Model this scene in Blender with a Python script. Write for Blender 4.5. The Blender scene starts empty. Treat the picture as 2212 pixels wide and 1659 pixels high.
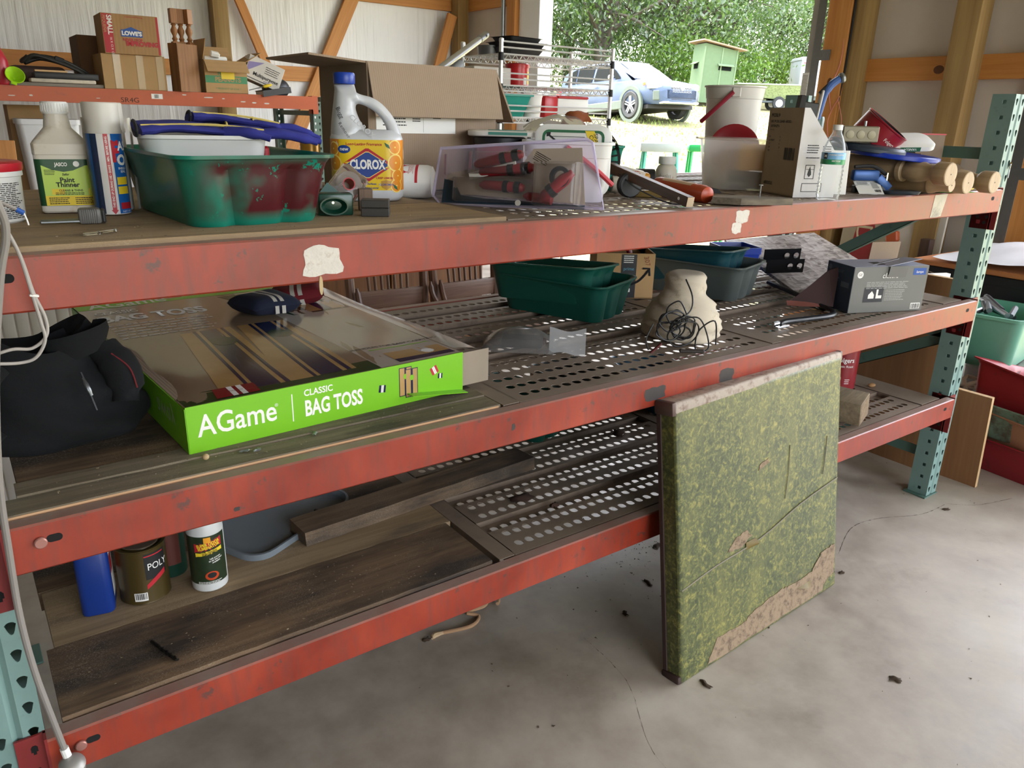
import bpy, bmesh, math, random
from mathutils import Matrix, Vector, Euler
R = math.radians
I = 0.0254                                   # everything below is written in inches
col = bpy.context.scene.collection
scn = bpy.context.scene
# ------------------------------------------------------------------ camera
cam = bpy.data.cameras.new('camera'); camo = bpy.data.objects.new('camera', cam); col.objects.link(camo)
cam.sensor_fit = 'HORIZONTAL'; cam.sensor_width = 36.0; cam.lens = 36.0*1662.43/2212.0
cam.clip_start = .02; cam.clip_end = 500
_r = Vector((0.80958764, -0.58641153, 0.02625579)); _d = Vector((-0.1725656, -0.28051622, -0.9442096)); _f = Vector((0.56106057, 0.75988958, -0.32829692))
camo.matrix_world = Matrix(((_r.x, -_d.x, -_f.x, .3993*I), (_r.y, -_d.y, -_f.y, -49.5133*I), (_r.z, -_d.z, -_f.z, 55.5781*I), (0, 0, 0, 1)))
scn.camera = camo
# ------------------------------------------------------------------ sky, sun, exposure
wd = bpy.data.worlds.new('world'); scn.world = wd; wd.use_nodes = True
wn = wd.node_tree; wbg = wn.nodes['Background']
sky = wn.nodes.new('ShaderNodeTexSky'); sky.sky_type = 'NISHITA'; sky.sun_disc = False
sky.sun_elevation = R(62); sky.sun_rotation = R(0); sky.air_density = 1.0; sky.dust_density = 3.5; sky.ozone_density = 1.0
hsv = wn.nodes.new('ShaderNodeHueSaturation'); hsv.inputs['Saturation'].default_value = .42
wn.links.new(sky.outputs[0], hsv.inputs['Color']); wmx = wn.nodes.new('ShaderNodeMix'); wmx.data_type = 'RGBA'; wmx.blend_type = 'MULTIPLY'; wmx.inputs[0].default_value = 1; wmx.inputs[7].default_value = (1.0, .968, .935, 1); wn.links.new(hsv.outputs[0], wmx.inputs[6]); wn.links.new(wmx.outputs[2], wbg.inputs[0])   # hazy warm-white sky
wbg.inputs[1].default_value = SKY = 0.85
sl = bpy.data.lights.new('sun', 'SUN'); sl.energy = 1.6; sl.angle = R(2.0); sl.color = (1, .95, .87)
slo = bpy.data.objects.new('sun', sl); col.objects.link(slo)
slo.rotation_euler = Vector((.04, -.42, -.9)).to_track_quat('-Z', 'Y').to_euler()
def portal(loc, rot, sx, sy):
    l = bpy.data.lights.new('door_portal', 'AREA'); l.shape = 'RECTANGLE'; l.size = sx*I; l.size_y = sy*I; l.cycles.is_portal = True
    o = bpy.data.objects.new('door_portal', l); col.objects.link(o); o.location = Vector(loc)*I; o.rotation_euler = rot
portal((206, 152, 60), (0, R(90), 0), 130, 134)
portal((206, -70, 60), (0, R(90), 0), 130, 190)
portal((55, -232, 64), (R(90), 0, 0), 180, 134)
scn.view_settings.view_transform = 'Standard'; scn.view_settings.look = 'None'
scn.view_settings.gamma = 1; scn.view_settings.use_curve_mapping = False
scn.view_settings.exposure = 1.65
# ------------------------------------------------------------------ materials
def lin(c):
    if isinstance(c, str):
        c = c.lstrip('#'); c = [int(c[i:i+2], 16)/255 for i in (0, 2, 4)]
        return tuple(x/12.92 if x <= .04045 else ((x+.055)/1.055)**2.4 for x in c)+(1,)
    return tuple(c)[:3]+(1,)
MC = {}
class NT:
    def __init__(s, name):
        s.m = bpy.data.materials.new(name); s.m.use_nodes = True; s.t = s.m.node_tree
        s.b = s.t.nodes['Principled BSDF']; s.out = s.t.nodes['Material Output']
    def n(s, typ, _p=None, **kw):
        x = s.t.nodes.new('ShaderNode'+typ)
        for k, v in (_p or {}).items(): setattr(x, k, v)
        for k, v in kw.items():
            k = k.replace('_', ' ')
            if k.startswith('i') and k[1:].isdigit(): k = int(k[1:])
            s.set(x.inputs[k], v)
        return x
    def set(s, sock, v):
        if isinstance(v, bpy.types.NodeSocket): s.t.links.new(v, sock)
        elif isinstance(v, bpy.types.Node): s.t.links.new(v.outputs[0], sock)
        else: sock.default_value = v
    def P(s, **kw):
        for k, v in kw.items(): s.set(s.b.inputs[k.replace('_', ' ')], v)
    def co(s, sc=(1, 1, 1), rot=(0, 0, 0), kind='Object'):
        tc = s.n('TexCoord'); mp = s.n('Mapping', Scale=sc, Rotation=rot); s.t.links.new(tc.outputs[kind], mp.inputs[0]); return mp
    def noise(s, scale, vec=None, detail=4, rough=.55, dist=0):
        return s.n('TexNoise', Scale=scale, Detail=detail, Roughness=rough, Distortion=dist, **({'Vector': vec} if vec else {}))
    def ramp(s, fac, stops, interp='LINEAR'):
        r = s.n('ValToRGB', Fac=fac); e = r.color_ramp; e.interpolation = interp
        while len(e.elements) < len(stops): e.elements.new(.5)
        for el, (p, c) in zip(e.elements, stops):
            el.position = p; el.color = lin(c) if not isinstance(c, (int, float)) else (c, c, c, 1)
        return r
    def mix(s, fac, a, b, blend='MIX'):
        x = s.n('Mix', {'data_type': 'RGBA', 'blend_type': blend}); s.set(x.inputs[0], fac); s.set(x.inputs[6], a); s.set(x.inputs[7], b); return x.outputs[2]
    def bump(s, h, strength=.3, dist=.002):
        b = s.n('Bump', Strength=strength, Distance=dist, Height=h); s.set(s.b.inputs['Normal'], b.outputs[0]); return b
def mul(c, k): c = lin(c); return (min(1, c[0]*k), min(1, c[1]*k), min(1, c[2]*k), 1)
def mat(name, c=None, rough=.5, metal=0, var=.12, vs=9, bump=0, bs=90, dirt=None, damt=.45, ds=14, trans=0, spec=.5, coat=0, dust=None, dustamt=.8, sss=0, stretch=(1, 1, 1)):
    """general painted / plastic / cloth material: colour variation, blotchy dirt, dust lying on top faces"""
    if name in MC: return MC[name]
    t = NT(name); v = t.co(stretch)
    n1 = t.noise(vs, v)
    cc = t.mix(n1.outputs[0], mul(c, 1-var), mul(c, 1+var))
    if dirt:
        n2 = t.noise(ds, v, 8, .7)
        f = t.ramp(n2.outputs[0], [(damt, 0.0), (min(1, damt+.16), 1.0)])
        f2 = t.n('Math', {'operation': 'MULTIPLY'}, i0=f.outputs[0], i1=.85)
        cc = t.mix(f2.outputs[0], cc, lin(dirt))
    if dust:
        g = t.n('NewGeometry'); sp = t.n('SeparateXYZ', Vector=g.outputs['Normal'])
        n3 = t.noise(22, v, 6, .6)
        mr = t.n('MapRange', Value=sp.outputs[2], i1=.6, i2=.95)
        f = t.n('Math', {'operation': 'MULTIPLY'}, i0=mr.outputs[0], i1=t.ramp(n3.outputs[0], [(.25, dustamt), (.75, dustamt*.45)]).outputs[0])
        cc = t.mix(f.outputs[0], cc, lin(dust))
    t.P(Base_Color=cc, Roughness=rough, Metallic=metal, Transmission_Weight=trans, Specular_IOR_Level=spec, Coat_Weight=coat)
    if sss: t.P(Subsurface_Weight=sss, Subsurface_Radius=(.02, .02, .02))
    if bump: t.bump(t.noise(bs, v, 5).outputs[0], bump)
    MC[name] = t.m; return t.m
def wood(name, c1, c2, axis=0, scale=1.0, rough=.7, dark=None, darkamt=.5, contrast=.16, bump=.35, dust=None):
    if name in MC: return MC[name]
    t = NT(name); sc = [30*scale]*3; sc[axis] = 1.6*scale; v = t.co(tuple(sc))
    n1 = t.noise(1.0, v, 6, .6, .4); sc2 = [110*scale]*3; sc2[axis] = 4*scale; n2 = t.noise(1.0, t.co(tuple(sc2)), 3)
    f = t.mix(.35, n1.outputs[0], n2.outputs[0])
    cc = t.ramp(f, [(.5-contrast, c1), (.5+contrast, c2)]).outputs[0]
    if dark:
        sc3 = [9*scale]*3; sc3[axis] = 2.2*scale
        n3 = t.noise(1.0, t.co(tuple(sc3)), 8, .65)
        cc = t.mix(t.ramp(n3.outputs[0], [(darkamt, 0.0), (darkamt+.2, .9)]).outputs[0], cc, lin(dark))
    if dust:
        n4 = t.noise(260, None, 2); n5 = t.noise(7, t.co(), 5)
        k = t.n('Math', {'operation': 'MULTIPLY'}, i0=t.ramp(n4.outputs[0], [(.55, 0.0), (.72, 1.0)]).outputs[0], i1=t.ramp(n5.outputs[0], [(.42, 0.0), (.7, .9)]).outputs[0])
        cc = t.mix(k.outputs[0], cc, lin(dust))
    t.P(Base_Color=cc, Roughness=rough); t.bump(f, bump, .0015); MC[name] = t.m; return t.m
def cardboard(name='cardboard', c='#a98a68', axis=0, ribs=260, bump=.25, var=.1):
    if name in MC: return MC[name]
    t = NT(name); w = t.n('TexWave', {'bands_direction': 'XYZ'[axis]}, Vector=t.co(), Scale=ribs/20, Distortion=.3, Detail=1)
    n = t.noise(14, t.co(), 5)
    cc = t.mix(n.outputs[0], mul(c, 1-var), mul(c, 1+var)); cc = t.mix(t.n('Math', {'operation': 'MULTIPLY'}, i0=w.outputs[1], i1=.18).outputs[0], cc, mul(c, .7))
    t.P(Base_Color=cc, Roughness=.85); t.bump(w.outputs[1], bump, .001); MC[name] = t.m; return t.m
def clear(name, tint=(1, 1, 1), rough=.05, amt=.25, haze=.0, hazec=(.9, .9, .9)):
    """thin clear plastic: mostly see-through film with glossy reflections (and optional milky haze)"""
    if name in MC: return MC[name]
    t = NT(name); tr = t.n('BsdfTransparent', Color=lin(tint)); gl = t.n('BsdfGlossy', Color=(1, 1, 1, 1), Roughness=rough)
    lw = t.n('LayerWeight', Blend=amt); m = t.n('MixShader'); t.set(m.inputs[0], lw.outputs[0]); t.set(m.inputs[1], tr); t.set(m.inputs[2], gl)
    if haze:
        df = t.n('BsdfDiffuse', Color=lin(hazec)); tl = t.n('BsdfTranslucent', Color=lin(hazec)); a = t.n('AddShader'); t.set(a.inputs[0], df); t.set(a.inputs[1], tl)
        m1 = t.n('MixShader'); t.set(m1.inputs[0], .5); t.set(m1.inputs[1], df); t.set(m1.inputs[2], tl)
        m2 = t.n('MixShader'); t.set(m2.inputs[0], haze); t.set(m2.inputs[1], m); t.set(m2.inputs[2], m1); m = m2
    t.t.links.new(m.outputs[0], t.out.inputs[0]); MC[name] = t.m; return t.m
# ------------------------------------------------------------------ mesh builder
class B:
    def __init__(s): s.v = []; s.f = []; s.m = None
    def at(s, x=0, y=0, z=0, rx=0, ry=0, rz=0, sc=1):
        s.m = Matrix.Translation((x, y, z)) @ Euler((R(rx), R(ry), R(rz))).to_matrix().to_4x4() @ Matrix.Scale(sc, 4); return s
    def add(s, vs, fs):
        o = len(s.v)
        s.v += [tuple(s.m @ Vector(q)) if s.m else tuple(q) for q in vs]; s.f += [tuple(i+o for i in f) for f in fs]; return s
    def box(s, x0, x1, y0, y1, z0, z1):
        return s.add([(x, y, z) for z in (z0, z1) for y in (y0, y1) for x in (x0, x1)], [(0, 2, 3, 1), (4, 5, 7, 6), (0, 1, 5, 4), (2, 6, 7, 3), (0, 4, 6, 2), (1, 3, 7, 5)])
    def rbox(s, x0, x1, y0, y1, z0, z1, r=.1, seg=2):
        bm = bmesh.new(); bmesh.ops.create_cube(bm, size=1)
        for q in bm.verts: q.co = Vector(((x0+x1)/2+q.co.x*(x1-x0), (y0+y1)/2+q.co.y*(y1-y0), (z0+z1)/2+q.co.z*(z1-z0)))
        bmesh.ops.bevel(bm, geom=bm.edges[:], offset=r, segments=seg, affect='EDGES', profile=.5)
        bm.verts.index_update(); s.add([q.co[:] for q in bm.verts], [[q.index for q in f.verts] for f in bm.faces]); bm.free(); return s
    def loft(s, rings, c0=True, c1=True, closed=True):
        n = len(rings[0]); fs = []
        for k in range(len(rings)-1):
            for i in range(n if closed else n-1):
                j = (i+1) % n; fs.append((k*n+i, k*n+j, (k+1)*n+j, (k+1)*n+i))
        if c0: fs.append(tuple(range(n-1, -1, -1)))
        if c1: fs.append(tuple((len(rings)-1)*n+i for i in range(n)))
        return s.add([p for r in rings for p in r], fs)
    def lathe(s, prof, n=24, c=(0, 0, 0), sx=1, sy=1, c0=True, c1=True):
        return s.loft([[(c[0]+r*sx*math.cos(2*math.pi*i/n), c[1]+r*sy*math.sin(2*math.pi*i/n), c[2]+z) for i in range(n)] for r, z in prof], c0, c1)
    def tube(s, pts, r, n=8, smooth=0, caps=True, closed=False, flat=1.0):
        pts = [Vector(p) for p in pts]
        if smooth: pts = crom(pts, smooth, closed)
        N = len(pts); rs = r if isinstance(r, (list, tuple)) else [r]*N
        if len(rs) != N: rs = [rs[min(len(rs)-1, int(i/(N-1)*(len(rs)-1)+.5))] for i in range(N)]
        e = None; rings = []
        for i, p in enumerate(pts):
            a = pts[(i-1) % N] if (i or closed) else p; b = pts[(i+1) % N] if (i < N-1 or closed) else p
            t = (b-a).normalized(); g = e if e is not None else (Vector((0, 0, 1)) if abs(t.z) < .9 else Vector((1, 0, 0)))
            e = g-t*g.dot(t)
            if e.length < .05: e = Vector((0, 1, 0))-t*t.y
            e.normalize(); q = t.cross(e)
            rings.append([tuple(p+(q*math.cos(2*math.pi*k/n)+e*math.sin(2*math.pi*k/n)*flat)*rs[i]) for k in range(n)])
        if closed: rings.append(rings[0])
        return s.loft(rings, caps and not closed, caps and not closed)
    def prism(s, poly, h0, h1, axis='z'):
        g = {'z': lambda p, h: (p[0], p[1], h), 'y': lambda p, h: (p[0], h, p[1]), 'x': lambda p, h: (h, p[0], p[1])}[axis]
        return s.loft([[g(p, h0) for p in poly], [g(p, h1) for p in poly]])
    def grid(s, nx, ny, fn, thick=0):
        vs = [tuple(fn(i/nx, j/ny)) for j in range(ny+1) for i in range(nx+1)]; W = nx+1
        fs = [(j*W+i, j*W+i+1, (j+1)*W+i+1, (j+1)*W+i) for j in range(ny) for i in range(nx)]
        return s.add(vs, fs)
    def ell(s, c, rx, ry, rz, n=14, m=8):
        return s.loft([[(c[0]+rx*math.sin(math.pi*j/m)*math.cos(2*math.pi*i/n), c[1]+ry*math.sin(math.pi*j/m)*math.sin(2*math.pi*i/n), c[2]-rz*math.cos(math.pi*j/m)) for i in range(n)] for j in [.25]+list(range(1, m))+[m-.25]])
def crom(p, k, closed=False):
    o = []; N = len(p)
    for i in range(N if closed else N-1):
        a, b, c, d = (p[(i-1) % N], p[i], p[(i+1) % N], p[(i+2) % N]) if closed else (p[max(i-1, 0)], p[i], p[i+1], p[min(i+2, N-1)])
        for j in range(k):
            t = j/k; o.append(.5*((2*b)+(c-a)*t+(2*a-5*b+4*c-d)*t*t+(3*b-a-3*c+d)*t**3))
    if not closed: o.append(p[-1])
    return o
def rrect(w, d, r, n=5, z=0, c=(0, 0)):
    o = []
    for cx, cy, a in ((w/2-r, d/2-r, 0), (-w/2+r, d/2-r, 90), (-w/2+r, -d/2+r, 180), (w/2-r, -d/2+r, 270)):
        for i in range(n+1): t = R(a+90*i/n); o.append((c[0]+cx+r*math.cos(t), c[1]+cy+r*math.sin(t), z))
    return o
def obj(name, b, m, parent=None, smooth=35, loc=(0, 0, 0), rot=(0, 0, 0), kind=None, label=None):
    me = bpy.data.meshes.new(name); me.from_pydata([(x*I, y*I, z*I) for x, y, z in b.v], [], b.f); me.update()
    bm = bmesh.new(); bm.from_mesh(me); bmesh.ops.recalc_face_normals(bm, faces=bm.faces[:]); bm.to_mesh(me); bm.free()
    if smooth: me.shade_smooth(); me.set_sharp_from_angle(angle=R(smooth))
    if m: me.materials.append(m)
    o = bpy.data.objects.new(name, me); col.objects.link(o); o.location = Vector(loc)*I; o.rotation_euler = [R(a) for a in rot]
    if parent: o.parent = parent
    if kind: o['kind'] = kind
    if label: o['label'] = label
    return o
def tag(o, label, cat, group=None, kind=None):
    o['label'] = label
    if cat: o['category'] = cat
    if group: o['group'] = group
    if kind: o['kind'] = kind
    return o
def thing(name, label, cat, loc, rz=0, group=None, rot=None):
    o = bpy.data.objects.new(name, None); col.objects.link(o); o.empty_display_size = .05
    o.location = Vector(loc)*I; o.rotation_euler = [R(a) for a in (rot or (0, 0, rz))]
    return tag(o, label, cat, group)
def solo(name, label, cat, b, m, loc=(0, 0, 0), rz=0, group=None, rot=None, smooth=35):
    return tag(obj(name, b, m, None, smooth, loc, rot or (0, 0, rz)), label, cat, group)
def clone(root, loc=None, rot=None, label=None, parent=None):
    c = root.copy(); col.objects.link(c); c.parent = parent
    if loc is not None: c.location = Vector(loc)*I
    if rot is not None: c.rotation_euler = [R(a) for a in rot]
    if label: c['label'] = label
    for ch in list(root.children): clone(ch, parent=c)
    return c
def plane(o, ux, uy):
    o, ux, uy = Vector(o), Vector(ux).normalized(), Vector(uy).normalized(); nn = ux.cross(uy)
    return lambda u, v, h=0: o+ux*u+uy*v+nn*h
def cyl(r, z0=0, a0=-90, c=(0, 0), sy=1):
    def g(u, v, h=0): a = R(a0)+u/r; return Vector((c[0]+(r+h)*math.cos(a), c[1]+(r+h)*math.sin(a)*sy, z0+v))
    return g
def txt(parent, s, size, m, mp, al='CENTER', bold=0, sx=1, shear=0, name='lettering', sp=1, h=.012, line=1):
    cu = bpy.data.curves.new('t', 'FONT'); cu.body = s; cu.size = size; cu.align_x = al; cu.align_y = 'CENTER'; cu.offset = bold*size; cu.shear = shear; cu.space_character = sp; cu.space_line = line; cu.resolution_u = 3
    o = bpy.data.objects.new('t', cu); col.objects.link(o); me = bpy.data.meshes.new_from_object(o); bpy.data.objects.remove(o); bpy.data.curves.remove(cu); me.name = name
    for q in me.vertices: q.co = mp(q.co.x*sx, q.co.y, h)*I
    me.materials.clear(); me.materials.append(m)
    o = bpy.data.objects.new(name, me); col.objects.link(o); o.parent = parent; return o
def patch(parent, m, mp, u0, u1, v0, v1, name='print', nu=1, nv=1, h=.006, poly=None):
    b = B()
    if poly:                                     # fan of rings, so that print follows curved bodies
        n_ = len(poly); c_ = (sum(p[0] for p in poly)/n_, sum(p[1] for p in poly)/n_); k_ = 1 if n_ > 9 else 5
        pts = [(poly[i][0]+(poly[(i+1) % n_][0]-poly[i][0])*j/k_, poly[i][1]+(poly[(i+1) % n_][1]-poly[i][1])*j/k_) for i in range(n_) for j in range(k_)]
        b.loft([[mp(c_[0]+(x-c_[0])*f, c_[1]+(y-c_[1])*f, h) for x, y in pts] for f in (.02, .3, .55, .8, 1)], True, False)
    else: b.grid(nu, nv, lambda s, t: mp(u0+(u1-u0)*s, v0+(v1-v0)*t, h))
    return obj(name, b, m, parent, 60 if poly or nu*nv > 1 else 0)
def barcode(parent, mp, u0, u1, v0, v1, seed=3, h=.012):
    rr = random.Random(seed); b = B(); u = u0
    while u < u1:
        w = (u1-u0)/40*rr.choice((1, 1, 2, 3)); b.add([mp(a, c, h) for a, c in ((u, v0), (min(u+w, u1), v0), (min(u+w, u1), v1), (u, v1))], [(0, 1, 2, 3)]); u += w+(u1-u0)/40*rr.choice((1, 2))
    return obj('barcode', b, INK, parent, 0)
def lines(parent, m, mp, u0, u1, v1, n, dv, th, seed=1, h=.01, name='fine_print'):
    """rows of illegible fine print drawn as broken strokes"""
    rr = random.Random(seed); b = B()
    for k in range(n):
        v = v1-k*dv; u = u0; e = u1-(u1-u0)*rr.random()*.15
        while u < e:
            w = min((u1-u0)*rr.uniform(.04, .13), e-u); b.grid(1, 1, lambda s, t: mp(u+w*s, v-th*t, h)); u += w+(u1-u0)*.015
    return obj(name, b, m, parent, 0)
INK = mat('print_black', '#141416', .6, var=.02); WHT = mat('print_white', '#e9e7e2', .55, var=.03); PRED = mat('print_red', '#b3202c', .5, var=.05)
PYEL = mat('print_yellow', '#e3c52a', .5, var=.05); PBLU = mat('print_blue', '#1d4d9c', .5, var=.05); PGRN = mat('print_green', '#1f5f3c', .5, var=.05)
# ------------------------------------------------------------------ the building
def concrete():
    t = NT('concrete'); v = t.co()
    n1 = t.noise(1.1, v, 8, .62, .5); n2 = t.noise(7, v, 6, .6); n3 = t.noise(70, v, 4)
    c = t.ramp(t.mix(.4, n1.outputs[0], n2.outputs[0]), [(.34, '#80756a'), (.5, '#a2978a'), (.66, '#b7ae9f')]).outputs[0]
    c = t.mix(t.ramp(t.noise(2.3, t.co((1, 1, 1), (0, 0, .6)), 9, .68).outputs[0], [(.56, 0.0), (.72, .6)]).outputs[0], c, lin('#7d7061'))
    t.P(Base_Color=c, Roughness=t.ramp(n2.outputs[0], [(.3, .38), (.7, .62)]).outputs[0]); t.bump(t.mix(.5, n2.outputs[0], n3.outputs[0]), .12, .002); return t.m
def sheet():
    t = NT('vapor_barrier'); n1 = t.noise(1, t.co((9, 9, .55)), 4, .5, .9); n2 = t.noise(1, t.co((26, 26, 1.4)), 3); n3 = t.noise(1.2, t.co(), 4)
    c = t.mix(n3.outputs[0], lin('#d6d6d8'), lin('#ebebec')); t.P(Base_Color=c, Roughness=.42)
    t.bump(t.mix(.35, n1.outputs[0], n2.outputs[0]), .55, .04); return t.m
def sheet2():
    t = NT('insulation_sheet'); n1 = t.noise(1, t.co((6, 6, .5)), 4); n3 = t.noise(2.5, t.co(), 5)
    t.P(Base_Color=t.mix(n3.outputs[0], lin('#b9aea4'), lin('#cfc6bd')), Roughness=.6); t.bump(t.mix(.3, n1.outputs[0], t.noise(180, t.co(), 2).outputs[0]), .25, .01); return t.m
def struct(name, b, m, **k): return obj(name, b, m, kind='structure', **k)
PINE = lambda ax: wood('orange_pine_'+'xyz'[ax], '#a86a2e', '#cf924f', ax, .55, .6, contrast=.22, bump=.15)
PT = lambda ax: wood('treated_post_'+'xyz'[ax], '#7d6039', '#a68a57', ax, .45, .75, dark='#5d4a2c', darkamt=.6, contrast=.2, bump=.25)
XW, YW = 205, 273
fl = struct('floor', B().box(-240, 207, -232, 276, -4, 0), concrete())
SH = sheet(); SH2 = sheet2()
struct('wall_back', B().box(-240, 209, YW+1.5, YW+3, 0, 150), SH)
w = B()
for y0, y1, z0, z1 in ((218, 275, 0, 150), (20, 84, 0, 150), (-232, -165, 0, 150), (84, 218, 126, 150), (-165, 20, 126, 150)): w.box(XW+1.6, XW+3.2, y0, y1, z0, z1)
wr = struct('wall_right', w, SH2)
struct('wall_left', B().box(-243, -240, -232, 276, 0, 150), mat('dark_siding', '#6b645b', .7))
w = B()
for x0, x1, z0, z1 in ((-243, -35, 0, 150), (145, 209, 0, 150), (-35, 145, 132, 150)): w.box(x0, x1, -235, -232, z0, z1)
struct('wall_front', w, SH)
# hairline cracks in the slab
for pts in ([(40, -26, 0), (44, -20, 0), (45.5, -12, 0), (50, -4, 0), (51, 4, 0)], [(92, -2, 0), (100, 1, 0), (106, .5, 0), (113, -2.5, 0), (119.5, -3, 0)], [(120, -3, 0), (124, -6, 0), (131, -8, 0)]):
    rr = random.Random(len(pts)+int(pts[0][0])); P_ = crom([Vector(q) for q in pts], 12); b = B()
    for a, c in zip(P_, P_[1:]): w_ = rr.uniform(.015, .06); b.add([(a.x, a.y-w_, .006), (c.x, c.y-w_, .006), (c.x, c.y+w_, .006), (a.x+rr.uniform(-.1, .1), a.y+w_, .006)], [(0, 1, 2, 3)])
    obj('crack', b, mat('crack_dark', '#4d443a', .9), fl, 0)
struct('ceiling', B().box(-243, 209, -235, 276, 150, 152), mat('roof_underside', '#a7a39c', .7))
n_trim = [0]
def trim(b, m):
    n_trim[0] += 1; return struct('trim_%d' % n_trim[0], b, m)
for z in (35.5, 66.8, 99):                                     # girts
    trim(B().rbox(-240, XW+1, YW, YW+1.6, z, z+5.5, .12, 1), PINE(0))
    for y0, y1 in ((238, 273), (23, 84)): trim(B().rbox(XW, XW+1.6, y0, y1, z, z+5.5, .12, 1), PINE(1))
KN = mat('pine_knot', '#5b3517', .6, var=.3, vs=90)
def knot(y, z, x=XW, ry=1.3, rz_=1.0): obj('knot', B().at(x, y, z, 0, -90, 0).lathe([(1.0, -.02), (1.0, .012), (.7, .03)], 18, sx=rz_, sy=ry), KN, wr)
knot(54.5, 69.2); knot(80.4, 66.5, XW-5.4, .75, 1.1); knot(58, 38)
for x in (93.5, 199.2, -30, -135): trim(B().rbox(x, x+5.6, YW-5.6, YW, 0, 150, .2, 2), PT(2))      # posts on the back wall
trim(B().rbox(XW-5.6, XW, 44.6, 50.4, 0, 150, .2, 2), PT(2))                                        # post on the door wall
trim(B().rbox(XW-4, XW+1.5, 73.6, 79, 0, 150, .2, 2), PT(2))                                        # post beside the open door
trim(B().rbox(XW-5.4, XW-4, 77.2, 84, 0, 130, .1, 1), PINE(2))                                      # door jamb board
trim(B().rbox(XW-1, XW+1.6, 231.5, 237.2, 0, 130, .1, 1), PINE(2))
trim(B().rbox(XW-1, XW+1.6, 24.5, 33, 0, 130, .1, 1), PINE(2))                                      # jamb of the next door
def beam2(p0, p1, w, th, m, up=(0, 0, 1)):
    p0, p1 = Vector(p0), Vector(p1); d = (p1-p0); L = d.length; t = d.normalized(); q = Vector((0, 1, 0)); s_ = t.cross(q).normalized()
    o = trim(B().rbox(0, L, -w/2, w/2, -th/2, th/2, .12, 1), m)
    o.matrix_world = Matrix(((t.x, s_.x, q.x, p0.x*I), (t.y, s_.y, q.y, p0.y*I), (t.z, s_.z, q.z, p0.z*I), (0, 0, 0, 1))); return o
beam2((112, YW-1, 22), (170, YW-1, 137), 5.5, 1.5, PINE(0))     # long diagonal brace
beam2((97.5, YW-2, 112), (116.5, YW-2, 64), 3.4, 1.5, PINE(0))
o = beam2((182.5, YW-5, 54), (196.6, YW-5, 97), 4.6, 1.5, PINE(0))
WVIN = mat('white_jamb', '#e8ebee', .4, var=.03)
struct('door_1', B().rbox(XW+1.2, XW+8, 217.6, 231.4, -1, 128, .2, 1), WVIN)
GALV = mat('galvanised', '#8f9396', .38, 1, .12, 30, bump=.05)
def track(y, z0, z1, label, flip=1):
    t = thing('door_track', label, 'door track', (XW-6, y, z0))
    b = B().prism([(0, 0), (.12, 0), (.12, 2.2*flip), (1.6, 2.2*flip), (1.6, 2.32*flip), (0, 2.32*flip)], 0, z1-z0); obj('rail', b, GALV, t)
    k = 0
    for z in range(int(14), int(z1-z0), 27):
        p = obj('bracket', B().box(-.2, 0, -3.2*flip, 1.0*flip, z, z+2.6).box(-.28, -.2, -2.9*flip, -2.2*flip, z+.9, z+1.6).box(-.28, -.2, -.8*flip, -.2*flip, z+.9, z+1.6), GALV, t)
    return t
tk = track(84.2, 4, 132, 'galvanised vertical door track with brackets along the pine jamb right of the open door')
obj('sticker', B().box(-.06, -.02, 2.35, 4.4, 56, 65), WHT, tk)
lines(tk, INK, plane((-.07, 4.3, 64.6), (0, -1, 0), (0, 0, 1)), .1, 1.8, -.2, 22, .36, .12, 5)
obj('rubber_seal', B().box(1.0, 1.5, 2.4, 4.6, 0, 128), mat('weather_seal', '#a3a099', .6), tk)
track(28.6, 4, 132, 'galvanised door track on the pine jamb at the right edge behind the rack end')
t = thing('conduit', 'thin galvanised conduit pipe running up the wall left of the open door', 'pipe', (XW-1.5, 239, 0)); obj('pipe', B().tube([(0, 0, 40), (0, 0, 150)], .85, 12), mat('conduit_metal', '#9fa9b0', .35, .9), t)
# wires and hanging pull cord on the post by the open door
t = thing('hanging_cable', 'black cable and pink wires hanging down the post beside the open door', 'cable', (XW-4.6, 76.5, 48))
obj('black_cable', B().tube([(0, .4, 100), (-.1, .3, 50), (.1, .5, 25), (-.1, 1, 12), (0, .9, -8)], .33, 8, 6), mat('cable_black', '#17171a', .5), t)
obj('pink_wire', B().tube([(-.5, 2.6, 100), (-.6, 2.0, 40), (-.8, 1.5, 24), (-1, 3.4, 17), (-.9, 2.2, 11.5)], .13, 6, 6).tube([(-.9, .2, 15), (-1.2, 2.4, 9), (-.9, .9, 3), (-1, -1.6, 8), (-.8, .6, 14)], .11, 6, 6), mat('wire_pink', '#d98a80', .5), t)
obj('pull_knob', B().ell((-1.2, -.4, 1.5), 1, 1.4, 1.3), WHT, t); obj('knob_cap', B().ell((-2, .5, 1.3), .7, 1.0, .8), PRED, t)
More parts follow.
